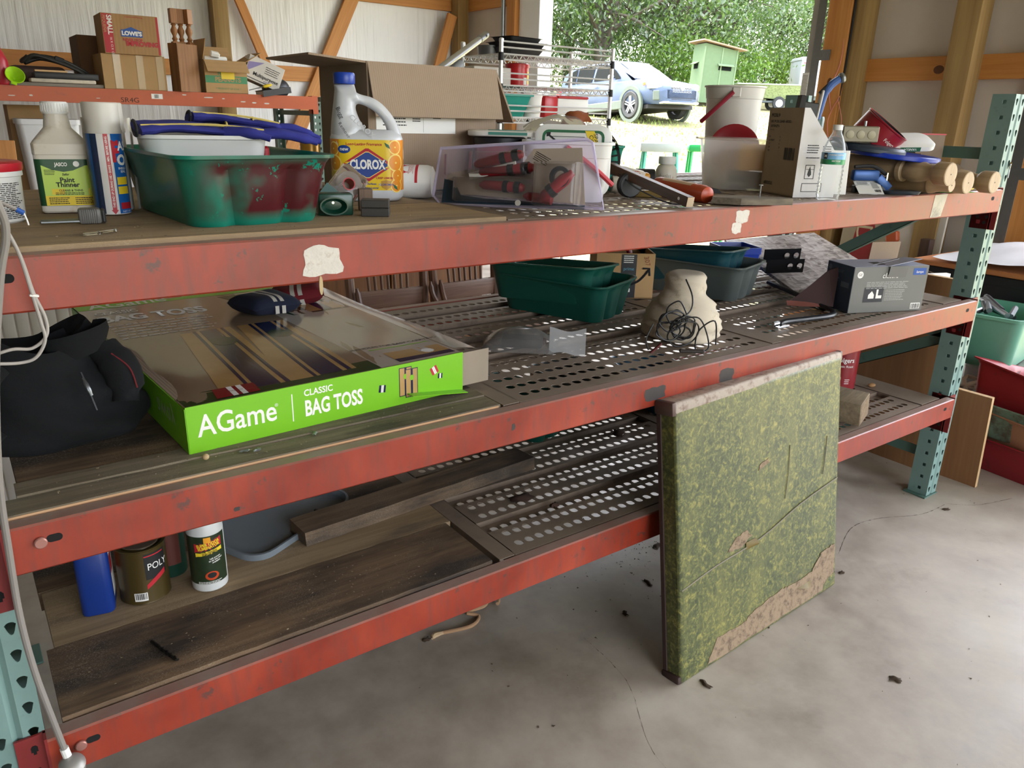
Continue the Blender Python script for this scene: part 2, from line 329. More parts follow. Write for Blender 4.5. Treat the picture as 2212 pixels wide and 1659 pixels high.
# ------------------------------------------------------------------ pallet rack
L = 119.5; ZT, ZM, ZB = 47.86, 32.2, 17.0; BH = 3.1
def redpaint():
    t = NT('red_rack_paint'); v = t.co()
    n1 = t.noise(5, v, 6, .6); n2 = t.noise(1, t.co((3, 25, 40)), 7, .7); n3 = t.noise(26, v, 8, .72); n4 = t.noise(9, t.co((8, 8, 1.3)), 5)
    c = t.ramp(n1.outputs[0], [(.32, '#762314'), (.55, '#913019'), (.75, '#a23c22')]).outputs[0]
    c = t.mix(t.ramp(n4.outputs[0], [(.46, 0.0), (.7, .6)]).outputs[0], c, lin('#70352b'))
    c = t.mix(t.ramp(n3.outputs[0], [(.61, 0.0), (.67, .8)]).outputs[0], c, lin('#4b3a35'))
    g = t.n('NewGeometry'); sp = t.n('SeparateXYZ', Vector=g.outputs['Normal'])
    mr = t.n('MapRange', Value=sp.outputs[2], i1=.55, i2=.95); f = t.n('Math', {'operation': 'MULTIPLY'}, i0=mr.outputs[0], i1=t.ramp(t.noise(9, v, 7, .65).outputs[0], [(.3, .95), (.66, .55)]).outputs[0])
    c = t.mix(f.outputs[0], c, lin('#93867b'))
    t.P(Base_Color=c, Roughness=t.ramp(n1.outputs[0], [(.3, .3), (.7, .5)]).outputs[0], Specular_IOR_Level=.6); t.bump(n3.outputs[0], .06, .001); return t.m
RED = redpaint(); RED2 = mat('red_connector_paint', '#7c2524', .42, var=.2, dirt='#4d3431', damt=.62)
UPR = mat('blue_green_upright_paint', '#74908a', .4, .0, .12, 12, dirt='#5e6f69', damt=.6, ds=30)
UPD = mat('dark_green_brace_paint', '#4d6a60', .45, var=.15, dirt='#39423f', damt=.6)
PIN = mat('pin_metal', '#a5746a', .4, .4)
SLOT = mat('painted_hole_shade', '#0b0a0a', .9)  # flat black pieces on the steel, painted as the shade inside slots and holes
rack = thing('pallet_rack', 'long red beamed pallet rack with perforated blue green uprights and three shelves', 'rack', (0, 0, 0))
def cell(b, mp, u0, v0, cw, ch, hole, depth=.09):
    """one sheet cell with a hole: 12 boundary points against 12 hole points"""
    n = 12; bd = []
    for i in range(n):
        s_, k = divmod(i, 3); t_ = k/3
        bd.append([(cw, ch*t_), (cw*(1-t_), ch), (0, ch*(1-t_)), (cw*t_, 0)][s_])
    cx, cy = cw/2, ch/2
    hp = [hole(math.atan2(y-cy, x-cx)) for x, y in bd]
    vs = [mp(u0+x, v0+y, 0) for x, y in bd]+[mp(u0+cx+x, v0+cy+y, 0) for x, y in hp]+[mp(u0+cx+x, v0+cy+y, -depth) for x, y in hp]
    b.add(vs, [(i, (i+1) % n, n+(i+1) % n, n+i) for i in range(n)]+[(n+i, n+(i+1) % n, 2*n+(i+1) % n, 2*n+i) for i in range(n)])
def tear(a):
    r = .36; x, y = r*math.cos(a), r*math.sin(a)
    if y < 0: x *= .62; y *= 1.55
    return (x, y+.1)
sq = lambda a: (lambda r: (r*math.cos(a), r*math.sin(a)))(.26/max(abs(math.cos(a)), abs(math.sin(a))))
def upright(name_x, y, s):
    """front face towards -y*s, perforated: two columns of teardrops, one of square holes on each side"""
    b = B(); zt = 60.2
    def fm(u, v, h): return (u, -h*s+(.22 if abs(u-1.5) < .3 else 0)*s, v)
    for k in range(30):
        z = .2+2*k
        for c0, w_ in ((0, 1.2), (1.8, 1.2)): cell(b, fm, c0, z, w_, 2, tear)
        b.add([(1.2, 0, z), (1.5, .22*s, z), (1.5, .22*s, z+2), (1.2, 0, z+2)], [(0, 1, 2, 3)]); b.add([(1.5, .22*s, z), (1.8, 0, z), (1.8, 0, z+2), (1.5, .22*s, z+2)], [(0, 1, 2, 3)])
        for x in (0, 3):
            sg = 1 if x == 0 else -1
            cell(b, lambda u, v, h: (x-sg*h, (u+.2)*s, v), 0, z-.0, 2.2, 2, sq)
            b.add([(x, 0, z), (x, .2*s, z), (x, .2*s, z+2), (x, 0, z+2)], [(0, 1, 2, 3)]); b.add([(x, 2.4*s, z), (x, 3*s, z), (x, 3*s, z+2), (x, 2.4*s, z+2)], [(0, 1, 2, 3)])
            b.add([(x, 3*s, z), (x+sg*.9, 3*s, z), (x+sg*.9, 3*s, z+2), (x, 3*s, z+2)], [(0, 1, 2, 3)])
    o = obj('upright', b, UPR, rack, 30, (name_x, y, 0))
    obj('foot_plate', B().rbox(-.9, 3.1, -.3 if s > 0 else -3.3, 3.3 if s > 0 else .3, 0, .2, .05, 1), UPD, o)
    return o
ups = {}
for x in (-3, L):
    ups[x] = upright(x, 0, 1)
    r2 = ups[x].copy(); col.objects.link(r2); r2.parent = rack; r2.location = Vector((x+3, 36, 0))*I; r2.rotation_euler = (0, 0, math.pi)
    f2 = ups[x].children[0].copy(); col.objects.link(f2); f2.parent = r2
    for z in (51.6, 25.5, 6): obj('strut', B().prism([(0, 0), (1.4, 0), (1.4, .1), (.1, .1), (.1, 1.6), (0, 1.6)], 2.2, 33.8, 'y'), UPD, rack, 30, (x+.8, 0, z))
    for z0, z1 in ((47.5, 27.5), (25, 8)):
        d = Vector((0, 31.6, z1-z0)); a = math.atan2(d.z, d.y)
        obj('diagonal_brace', B().box(0, 1.3, 0, d.length, 0, .1).box(0, .1, 0, d.length, 0, 1.7), UPD, rack, 30, (x+.8, 2.2, z0), (math.degrees(a), 0, 0))
# the small split ring hung in a teardrop of the right upright
rg = thing('split_ring', 'shiny split key ring hooked in the top of the right upright', 'ring', (L+2.45, -.25, 50.2), rot=(0, 20, 20))
obj('ring', B().tube([(.75*math.cos(a*.39), 0, .95*math.sin(a*.39)) for a in range(16)], .07, 8, 0, False, True), GALV, rg); obj('clasp', B().box(-.1, .1, -.1, .1, .3, 1.2), mat('ring_brass', '#c8a34a', .3, .8), rg)
def rackbeam(z, y, s):
    pr = [(0, 0), (0, BH), (1.3, BH), (1.3, BH-1.55), (2.0, BH-1.55), (2.0, 0)]
    rings = []
    def bev(p):                                     # small chamfer on each profile corner
        o = []
        for i in range(len(p)):
            a, c, d = Vector(p[i-1]), Vector(p[i]), Vector(p[(i+1) % len(p)]); e = .12
            o += [c+(a-c).normalized()*e, c+(d-c).normalized()*e]
        return o
    prof = bev(pr); b = B()
    b.loft([[(x, s*(p.x-1)+0, p.y-BH) for p in prof] for x in [i*L/24 for i in range(25)]])
    o = obj('beam', b, RED, rack, 30, (0, y, z))
    for x, d in ((0, -1), (L, 1)):
        c = B().box(min(x, x+d*.16), max(x, x+d*.16), -1.0*s if s > 0 else -2.4, 2.4 if s > 0 else 1.0, -5.6, .15)
        yy = (-.28, -.1) if s > 0 else (.1, .28)
        c.box(min(x, x+d*1.75), max(x, x+d*1.75), yy[0], yy[1], -5.6, .15)
        pc = obj('connector', c, RED2, o, 30)
        if s > 0:
            for zz in (-.9, -2.7, -4.5): obj('slot', B().prism([(x+d*.75+q*.2, zz+w) for q, w in ((-1, -.15), (-.45, -.15), (-.45, -.35), (.45, -.35), (.45, -.15), (1, -.15), (1, .2), (.45, .35), (-.45, .35), (-1, .2))], -.3, -.29, 'y'), SLOT, o, 0)
            for yy_, zz in ((.9, -4.0), (-.1, -4.7), (-.3, -3.9)): obj('bolt_hole', B().at(x-d*.01, yy_+.6, zz, 0, 90, 0).lathe([(.22, -.012), (.22, .012)], 12), SLOT, o, 0)
            xs = x-d*2.5; obj('slot', B().prism([(px_+xs, pz_-1.15) for px_, pz_, _ in rrect(.85, .5, .24)], -1.012, -.995, 'y'), SLOT, o, 0)
            if x == 0 and z < 40: obj('pin', B().at(1.75, -1.0, -1.22, 90).lathe([(.3, 0), (.36, .06), (.36, .2), (.3, .26)], 16), PIN, o)
    return o
bt, bmid, bbo = [rackbeam(z, 0, 1) for z in (ZT, ZM, ZB)]
for z in (ZT, ZM, ZB): rackbeam(z, 36, -1)
# torn white label remnants on the top beam
def blob(b, cx, cz, w, h, seed, y0=-1.012, y1=-.99, n=26):
    rr = random.Random(seed); ks = [rr.uniform(.78, 1.08) for _ in range(n)]
    poly = []
    for i in range(n):
        a = 2*math.pi*i/n; k = (ks[i]+ks[i-1])/2; c_, s_ = math.cos(a), math.sin(a); sc = .92/max(abs(c_), abs(s_))**.75
        poly.append((cx+w/2*c_*sc*k, cz+h/2*s_*sc*k))
    b.prism(poly, y0, y1, 'y')
LBL = mat('torn_label_paper', '#cfc8be', .8, var=.15, vs=60, bump=.9, bs=70, dirt='#a9998d', damt=.55, ds=60)
b = B(); blob(b, 20.3, -1.65, 3.2, 2.25, 4, -1.03); obj('label_remnant', b, LBL, bt, 20); b = B(); blob(b, 20.1, -3.3, .3, 1.5, 9, -1.05, -.98, 12); obj('label_remnant', b, mat('torn_label_tan', '#b9a27a', .9, bump=.6), bt, 20)
b = B(); blob(b, 63.6, -.95, 2.3, 1.4, 5); blob(b, 62.9, -2.0, 1.7, 1.3, 8); obj('label_remnant', b, LBL, bt, 20)
b = B(); b.prism([(100.6, -2.9), (100.9, -.15), (104.1, -.1), (103.3, -2.85), (102, -2.95)], -1.03, -.99, 'y'); obj('label_remnant', b, mat('label_cream', '#c3bba6', .85, bump=.5, bs=60, dirt='#8d8478'), bt, 20)
CHIP = mat('paint_chip_primer', '#37312f', .6, var=.3, vs=60)
for cx, cz, w_, h_, sd in ((53.6, -1.7, 3.4, 1.6, 3), (64.2, -1.7, 2.6, 1.8, 6), (13.2, -2.4, .5, .35, 7), (36.5, -1.5, .4, .7, 2)):
    b = B(); blob(b, cx, cz, w_, h_, sd, -1.008, -.99); obj('paint_chip', b, CHIP, bmid, 20)
# ------------------------------------------------------------------ decking
DECK = mat('perforated_deck_steel', '#7a6a5b', .55, .2, .16, 5, dirt='#54443a', damt=.5, ds=6, dust='#8f8070', dustamt=.6, bump=.1, bs=60)
def deck(x0, x1, z, recess, label, rows=16):
    t = thing('perforated_deck', label, 'deck panel', (x0, 0, z-.02), group='perforated steel deck panels'); b = B(); n = int((x1-x0-1.2)/1.232); y = .95; cw = 1.232; ch = 2.08
    hole = lambda a: (.47*math.cos(a), .47*math.sin(a)); off = (x1-x0-n*cw)/2
    lev = [(-.55 if k in recess else 0.0) for k in range(rows)]
    for k in range(rows):
        zz = lev[k]; y0 = y+k*ch
        for i in range(n): cell(b, lambda u, v, h: (u, v, zz+h), off+i*cw, y0, cw, ch, hole, .07)
        for a, c in ((0, off), (x1-x0-off, x1-x0)): b.add([(a, y0, zz), (c, y0, zz), (c, y0+ch, zz), (a, y0+ch, zz)], [(0, 1, 2, 3)])
        if k and lev[k-1] != zz: b.add([(0, y0, zz), (x1-x0, y0, zz), (x1-x0, y0, lev[k-1]), (0, y0, lev[k-1])], [(0, 1, 2, 3)])
    obj('sheet', b, DECK, t, 0)
    yy = y+rows*ch; W = x1-x0
    obj('edge_flange', B().box(0, W, .4, y, -1.3, 0).box(0, W, yy, 35.2, -1.3, 0).box(0, .08, y, yy, -1.3, 0).box(W-.08, W, y, yy, -1.3, 0), DECK, t)
    return t
def channel(x0, x1, z, label):
    return solo('deck_channel', label, 'channel', B().prism([(0, 0), (0, -1.4), (.1, -1.4), (.1, -.1), (x1-x0-.1, -.1), (x1-x0-.1, -1.4), (x1-x0, -1.4), (x1-x0, 0)], .4, 35.2, 'y'), DECK, (x0, 0, z), group='steel channels between the deck panels')
REC = {'t': (5, 8, 11, 14), 'm': (5, 8, 11, 14), 'b': (2, 5, 8, 11, 14)}
for key, z, nm in (('t', ZT, 'top'), ('m', ZM, 'middle'), ('b', ZB, 'bottom')):
    channel(36.4, 38.1, z+.05, 'brown steel channel between the wooden boards and the perforated panels of the %s shelf' % nm)
    deck(38.2, 73.4, z, REC[key], 'brown perforated steel deck panel in the middle of the %s shelf' % nm)
    channel(73.5, 75.2, z+.05, 'brown steel channel between the two perforated panels of the %s shelf' % nm)
    deck(75.3, 112.2, z, REC[key], 'brown perforated steel deck panel toward the right end of the %s shelf' % nm)
    channel(112.4, 117.6, z+.05, 'wide dusty steel channel at the right end of the %s shelf' % nm)
PLT = wood('plank_tan', '#7f6a4f', '#a88e6c', 0, 1, .75, dark='#4b4038', darkamt=.58, dust='#cbbba0')
PLD = wood('plank_dark', '#54402f', '#82684c', 0, 1, .8, dark='#2a231e', darkamt=.45, dust='#b9aa94')
PLG = wood('plank_grey', '#5f5342', '#867862', 0, 1.2, .8, dark='#332c24', darkamt=.52, dust='#b8b09a')
EDGE = wood('plywood_edge', '#b98e66', '#cfa67e', 0, 2, .8)
def plank(x0, x1, y0, y1, z0, z1, m, label, rz=0, edge=None):
    rr = random.Random(int(x0*7+y0*13+z0)); W, D = x1-x0, y1-y0
    n = 24; b = B(); rings = []
    for i in range(n+1):
        x = W*i/n; j = [rr.uniform(-.05, .05) for _ in range(4)]
        rings.append([(x, j[0]*.8, 0), (x, D+j[1], 0), (x, D+j[1], z1-z0+j[2]*.3), (x, .06+j[0], z1-z0), (x, j[0]*.8, z1-z0-.07)])
    b.loft(rings); o = solo('shelf_board', label, 'board', b, m, (x0, y0, z0), rz, 'wooden boards decking the rack', smooth=25)
    if edge: obj('raw_edge', B().box(.2, W-.2, -.04, .02, 0.02, z1-z0-.08), edge, o)
    return o
plank(-.3, 36.2, .35, 11.2, ZT-1.5, ZT+.28, PLT, 'tan weathered board along the front left of the top shelf')
plank(-.3, 36.2, 11.3, 23, ZT-1.5, ZT+.2, PLT, 'tan weathered board in the middle of the top shelf left bay')
plank(-.3, 36.2, 23.1, 35, ZT-1.5, ZT+.2, PLT, 'tan weathered board at the rear of the top shelf left bay')
plank(.1, 36.1, .42, 2.75, ZM-1.5, ZM+.18, PLG, 'narrow grey front board with a fresh pale edge on the middle shelf', edge=EDGE)
plank(1.1, 36.1, 2.85, 5.0, ZM-1.5, ZM+.28, PLG, 'narrow grey strip of board second from the front on the middle shelf')
plank(1.3, 36.2, 5.1, 16, ZM-1.5, ZM+.2, PLD, 'dark board under the lime green game box on the middle shelf')
plank(.5, 36.2, 16.1, 35, ZM-1.5, ZM+.2, PLD, 'wide dark board at the rear left of the middle shelf')
plank(1.05, 35.6, .4, 8.6, ZB-1.5, ZB+.25, PLD, 'charred dusty board along the front left of the bottom shelf')
plank(1.6, 36.2, 8.75, 17, ZB-1.5, ZB+.2, PLT, 'brown board carrying the cans on the bottom shelf')
plank(1.4, 36.2, 17.1, 25, ZB-1.5, ZB+.2, PLD, 'dark board behind the cans on the bottom shelf')
plank(1.4, 36.2, 25.1, 35, ZB-1.5, ZB+.2, PLD, 'dark rearmost board of the bottom shelf left bay')
# ------------------------------------------------------------------ outdoors
def sst(a): a = max(0, min(1, a)); return a*a*(3-2*a)
def ter(x, y):
    k = sst((x-212)/440); return -4.5+k*(56.5+.07*(y-615))+max(0, x-670)*.02*k+15*math.exp(-((x-850)**2+(y-690)**2)/130**2)
def grass():
    t = NT('lawn_grass'); v = t.co(); n = t.noise(1.2, v, 6, .6); n2 = t.noise(40, v, 3)
    t.P(Base_Color=t.ramp(t.mix(.4, n.outputs[0], n2.outputs[0]), [(.35, '#5a5834'), (.52, '#858056'), (.68, '#a89f74')]).outputs[0], Roughness=.9); t.bump(n2.outputs[0], .6, .02); return t.m
gx = [-2200, -1200, -600, 0, 200]+[212+i*22 for i in range(30)]+[900, 1000, 1150, 1350, 1650, 2100, 2800, 3800]; gy = [-2500, -1600, -1000, -600, -300]+[-150+i*40 for i in range(40)]+[1500, 1650, 1900, 2300, 3000, 3800]
b = B(); W_ = len(gx); b.add([(x, y, ter(x, y)) for y in gy for x in gx], [(j*W_+i, j*W_+i+1, (j+1)*W_+i+1, (j+1)*W_+i) for j in range(len(gy)-1) for i in range(W_-1)])
tag(obj('lawn', b, grass(), None, 60, kind='structure'), 'sunlit lawn rising away from the open barn door', None)
rr = random.Random(11); b = B()
for i in range(5200):
    x = rr.uniform(420, 900); y = rr.uniform(380, 900); z = ter(x, y); a = rr.uniform(0, 6.3); h = rr.uniform(1.5, 4.2); dx, dy = math.cos(a)*.6, math.sin(a)*.6
    b.add([(x-dx, y-dy, z), (x+dx, y+dy, z), (x+dy*2+rr.uniform(-1, 1), y-dx*2, z+h)], [(0, 1, 2)])
tag(obj('grass', b, mat('grass_blade', '#7f9440', .8, var=.25, vs=2), None, 0), 'short grass blades growing in the lawn around the car', None, None, 'stuff')
def leafmat(name, c1, c2):
    t = NT(name); n = t.noise(2.6, t.co(), 4); oi = t.n('ObjectInfo'); f = t.mix(.3, n.outputs[0], oi.outputs['Random'])
    c = t.ramp(f, [(.32, c1), (.68, c2)]).outputs[0]; d = t.n('BsdfDiffuse', Color=c); tl = t.n('BsdfTranslucent', Color=t.mix(.25, c, (.2, .34, .05, 1)))
    g = t.n('BsdfGlossy', Color=(1, 1, 1, 1), Roughness=.35); m = t.n('MixShader', i0=.42); t.set(m.inputs[1], d); t.set(m.inputs[2], tl)
    m2 = t.n('MixShader', i0=.06); t.set(m2.inputs[1], m); t.set(m2.inputs[2], g); t.t.links.new(m2.outputs[0], t.out.inputs[0]); return t.m
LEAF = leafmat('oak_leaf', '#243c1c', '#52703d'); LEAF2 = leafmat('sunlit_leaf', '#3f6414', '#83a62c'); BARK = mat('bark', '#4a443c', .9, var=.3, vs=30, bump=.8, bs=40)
def foliage(seed, n, R_, H, z0, leaf=7):
    rr = random.Random(seed); b = B(); cl = []
    for _ in range(n//60):
        while True:
            p = Vector((rr.uniform(-1, 1), rr.uniform(-1, 1), rr.uniform(-1, 1)))
            if .2 < p.length < 1: break
        cl.append((Vector((p.x*R_, p.y*R_, z0+H/2+p.z*H/2)), rr.uniform(22, 44)))
    for c, s_ in cl:
        for _ in range(60):
            p = c+Vector((rr.gauss(0, 1)*s_*.6, rr.gauss(0, 1)*s_*.6, rr.gauss(0, .45)*s_)); a = rr.uniform(0, 6.28); t_ = rr.uniform(.2, 1.25); l = leaf*rr.uniform(.7, 1.5); w_ = l*.42
            d = Vector((math.cos(a)*math.cos(t_), math.sin(a)*math.cos(t_), -math.sin(t_))); q = d.cross(Vector((rr.uniform(-1, 1), rr.uniform(-1, 1), 1))).normalized()
            b.add([p, p+d*l*.5+q*w_*.5, p+d*l, p+d*l*.5-q*w_*.5], [(0, 1, 2, 3)])
    return b, cl
def branches(seed, cl, H0):
    rr = random.Random(seed); b = B(); b.tube([(0, 0, -30), (2, 1, H0*.4), (-3, 4, H0), (4, 0, H0*1.8)], [13, 10, 8, 4], 9, 4)
    for c, s_ in rr.sample(cl, min(26, len(cl))):
        h = rr.uniform(.5, 1.6)*H0; b.tube([(0, 0, h), (c.x*.4, c.y*.4, h+(c.z-h)*.35+8), tuple(c)], [4, 2.6, .8], 6, 4)
    return b
TREES = []
for sd, n, R_, H, z0 in ((1, 15000, 190, 350, 40), (2, 15000, 210, 330, 25), (3, 13000, 180, 380, 10)):
    b, cl = foliage(sd, n, R_, H, z0); TREES.append((b, branches(sd, cl, 120)))
tp = []
tl_ = ['oak tree right behind the grey blue car', 'leafy tree behind the left end of the car', 'leafy tree behind the green hunting blind', 'leafy tree behind the white trailer', 'tall leafy tree at the left edge of the door opening', 'background tree showing above the car roof', 'background tree showing above the blind roof', 'background tree left of the blind', 'background tree above the trailer', 'far tree filling the upper left of the door opening', 'far tree filling the upper right of the door opening', 'far tree low behind the car roof', 'far tree behind the blind and bucket', 'far tree above the trailer roof']
spots = [(0, 905, 960, 0), (1, 800, 1130, 40), (2, 1230, 1010, 100), (0, 1760, 1060, 200), (1, 640, 1220, 300), (2, 1020, 1180, 20), (1, 1330, 1120, 150), (0, 1080, 1000, 250), (2, 1640, 1010, 60), (1, 900, 1450, 90), (2, 1620, 1150, 310), (0, 1250, 1350, 130), (2, 1480, 1240, 75), (0, 1900, 1200, 10)]
protos = {}
for (k, x, y, a), lb in zip(spots, tl_):
    if k not in protos:
        t = thing('tree', lb, 'tree', (x, y, ter(x, y)), a, 'trees beyond the lawn'); protos[k] = t
        obj('foliage', TREES[k][0], LEAF, t, 0); obj('trunk', TREES[k][1], BARK, t, 60)
    else: clone(protos[k], (x, y, ter(x, y)), (0, 0, a), lb)
b, cl = foliage(9, 3600, 60, 110, 8, 6)
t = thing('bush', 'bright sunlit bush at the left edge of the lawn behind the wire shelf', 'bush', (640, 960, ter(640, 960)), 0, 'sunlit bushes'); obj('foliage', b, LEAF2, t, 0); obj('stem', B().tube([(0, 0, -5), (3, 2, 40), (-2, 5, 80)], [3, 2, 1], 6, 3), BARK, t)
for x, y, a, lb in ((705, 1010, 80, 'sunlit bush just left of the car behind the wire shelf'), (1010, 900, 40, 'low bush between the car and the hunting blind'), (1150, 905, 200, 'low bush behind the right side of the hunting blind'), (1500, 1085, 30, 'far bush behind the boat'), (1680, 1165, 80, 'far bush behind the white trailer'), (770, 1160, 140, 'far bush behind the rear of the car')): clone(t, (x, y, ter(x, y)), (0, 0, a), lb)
# car ---------------------------------------------------------------
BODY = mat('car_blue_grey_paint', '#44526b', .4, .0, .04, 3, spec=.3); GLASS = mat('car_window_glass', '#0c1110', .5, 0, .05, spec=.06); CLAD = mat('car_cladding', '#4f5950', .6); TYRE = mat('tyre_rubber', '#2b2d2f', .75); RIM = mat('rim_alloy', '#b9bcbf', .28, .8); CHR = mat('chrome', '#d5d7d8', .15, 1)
car = thing('car', 'grey blue five door car parked on the lawn outside the open door', 'car', (682, 662, 53.2), rot=(4.2, 0, -4.6+180))
# local: +y is the nose, x sideways, z up; wheelbase 109
SEC = [(-92, 25, 34, 33, 35, 20), (-88, 34, 43, 36, 36, 18), (-74, 36.3, 45, 37, 37, 16), (-40, 36.8, 44.5, 37, 37, 12), (0, 37, 43, 37, 37, 11), (30, 37, 42, 37, 37, 11), (52, 36.6, 41.5, 36.5, 36, 13), (72, 35.6, 38.5, 35, 34.5, 14), (86, 33, 35.5, 31, 32, 13), (94, 28, 31, 26, 27, 12), (97.5, 21, 27, 20, 21, 14)]
def csec(y, w_, top, _a, _b, bot):
    P_ = [(0, bot), (w_*.82, bot), (w_*.97, bot+5), (w_, bot+13), (w_*.985, top-9), (w_*.93, top-3), (w_*.8, top-.3), (w_*.45, top+.9), (0, top+1.2)]
    return [(x, y, z) for x, z in P_]+[(-x, y, z) for x, z in P_[-2:0:-1]]
obj('body', B().loft([csec(*s_) for s_ in SEC]), BODY, car, 40)
GR = [(-90, 30, 42, 48), (-84, 32, 43, 61), (-70, 32.5, 43, 66), (-40, 32.8, 43, 67.8), (-8, 32.8, 42, 67.6), (12, 32.2, 41, 65), (34, 31.6, 40, 54), (54, 31, 40, 41)]
def gsec(y, w_, z0, z1):
    tw = w_-7.5*(z1-z0)/25; P_ = [(w_, z0-2), (w_-.6, z0+2), (tw+1, z1-3), (tw-3, z1-.6), (tw*.5, z1+.3), (0, z1+.5)]
    return [(x, y, z) for x, z in P_]+[(-x, y, z) for x, z in P_[-2::-1]]
obj('cabin', B().loft([gsec(*s_) for s_ in GR]), BODY, car, 40)
def side(y, z, s_):                                    # point on the cabin side, slightly proud
    import bisect
    ys = [g[0] for g in GR]; i = max(0, min(len(GR)-2, bisect.bisect(ys, y)-1)); f = (y-ys[i])/(ys[i+1]-ys[i]); w_, z0, z1 = [GR[i][k]+(GR[i+1][k]-GR[i][k])*f for k in (1, 2, 3)]
    tw = w_-7.5*(z1-z0)/25; g = max(0, min(1, (z-z0-2)/max(1, (z1-3-z0-2)))); return (s_*(w_-.6+(tw+1-w_+.6)*g+.7), y, z)
for s_ in (-1, 1):
    for ps in (([(-79, 47), (-56, 45.5)], [(-76, 51), (-66, 61), (-56, 63)]), ([(-53.5, 45.5), (-22, 45)], [(-53.5, 63.5), (-21, 64)]), ([(-18, 45), (30, 44)], [(-16, 64), (2, 62), (18, 54.5), (29, 46)])):
        lo, hi = ps; b = B()
        def ln(P_, u): k = u*(len(P_)-1); i = min(int(k), len(P_)-2); f = k-i; return [P_[i][j]+(P_[i+1][j]-P_[i][j])*f for j in (0, 1)]
        b.grid(10, 4, lambda u, v: side(*[a+(c-a)*v for a, c in zip(ln(lo, u), ln(hi, u))], s_)); obj('window', b, GLASS, car, 60)
    obj('mirror', B().ell((s_*40, 24, 45.5), 4.6, 3, 3.2).box(min(s_*34, s_*38), max(s_*34, s_*38), 22.5, 25, 43, 44.6), CHR, car)
    for y in (-47, -8): obj('door_handle', B().rbox(s_*37.4-.9, s_*37.4+.9, y-5, y+3, 37.4, 38.8, .4, 1), CHR, car)
    obj('sill_cladding', B().rbox(s_*36.6-1.2, s_*36.6+1.2, -42, 40, 10.5, 20, .8, 1), CLAD, car)
    obj('tail_lamp', B().rbox(s_*33-3, s_*33+3, -91, -84, 35, 43, 1, 1), PRED, car)
    obj('headlamp', B().at(s_*29, 85, 31.5, 0, 0, -s_*32).rbox(-8, 8, -1, 4.5, -3, 3.2, 1.2, 2), mat('headlamp_lens', '#c9d2da', .1, .3), car); obj('indicator', B().at(s_*36, 77, 34, 0, 0, -s_*20).rbox(-.6, .6, -3, 3, -1.6, 1.6, .4, 1), mat('amber_lens', '#c85a1e', .3), car)
    obj('fog_recess', B().at(s_*30.5, 90, 21.5, 0, 0, -s_*38).rbox(-4, 3.4, -.8, 1.2, -5, 5, .8, 1), CLAD, car)
    for y in (-54.5, 54.5):
        obj('wheel_arch', B().at(s_*36.2, y, 14.5, 0, 90).lathe([(15.6, -1.6), (19.4, -1.6), (19.4, 1.2), (15.6, 1.2), (15.6, -1.6)], 32, c0=False, c1=False), CLAD, car, 30)
        wl = obj('wheel', B().at(s_*33.5, y, 14.3, 0, 90).lathe([(9.6, -4), (13.2, -4.4), (14.3, -3), (14.3, 3), (13.2, 4.4), (9.6, 4), (9.6, -4)], 28, c0=False, c1=False), TYRE, car)
        rb = B().at(s_*33.5, y, 14.3, 0, 90); rb.lathe([(9.7, -3.6), (9.7, 3.6)], 28, c0=False, c1=False); rb.lathe([(2.4, s_*2.4-.6), (2.4, s_*2.4+.6)], 16)
        for q in range(5):
            rb.at(s_*33.5, y, 14.3, q*72, 0, 0); rb.box(s_*3.0-.4, s_*3.0+.4, -1.9, -.6, 1.5, 9.7).box(s_*3.0-.4, s_*3.0+.4, .6, 1.9, 1.5, 9.7)
        obj('rim', rb, RIM, wl, 30); obj('brake_disc', B().at(s_*33.5, y, 14.3, 0, 90).lathe([(8.8, s_*.6-.2), (8.8, s_*.6+.2)], 20), mat('brake_dark_grey', '#303234', .6), wl)  # plain dark grey disc behind the spokes
b = B(); b.add([(x, y, z+.6) for x, y, z in ((-26, 53, 41.4), (26, 53, 41.4), (23, 33, 54.2), (21, 15, 63.8), (-21, 15, 63.8), (-23, 33, 54.2))], [tuple(range(6))]); obj('windscreen', b, mat('windscreen_glass', '#9aa5a8', .08, 0, spec=1, coat=.6), car, 0)
obj('grille', B().rbox(-15, 15, 93.2, 97.4, 23.4, 30, 1.4, 2), mat('grille_black', '#26292b', .4), car)
b = B()
for r in range(4):
    for q in range(7): b.at(-12+q*4, 97.5, 24.6+r*1.5, 0, 0, 0).tube([(-1.6, 0, 0), (0, 0, .6), (1.6, 0, 0)], .22, 5)
obj('grille_mesh', b, CHR, car, 30, kind='stuff'); b.m = None
obj('emblem', B().at(0, 98, 28.6, 90).lathe([(2.9, -.3), (2.9, .2), (2.4, .4)], 24, sy=.62), CHR, car); txt(car, 'KIA', 1.7, PRED, plane((0, 98.5, 28.6), (-1, 0, 0), (0, 0, 1)), bold=.02, name='emblem_letters')
obj('bumper', B().rbox(-26, 26, 86, 97.6, 12.6, 15.5, 1.2, 2), CHR, car); obj('lower_intake', B().rbox(-20, 20, 90, 97.2, 15.6, 20.5, 1, 2), mat('intake', '#3a4146', .5), car)
b = B()
for z in (16.8, 18.4): b.box(-15, 15, 96.4, 97.6, z, z+.6)
obj('intake_slat', b, INK, car, 0, kind='stuff'); obj('underbody', B().box(-33, 33, -80, 80, 9, 13), INK, car)
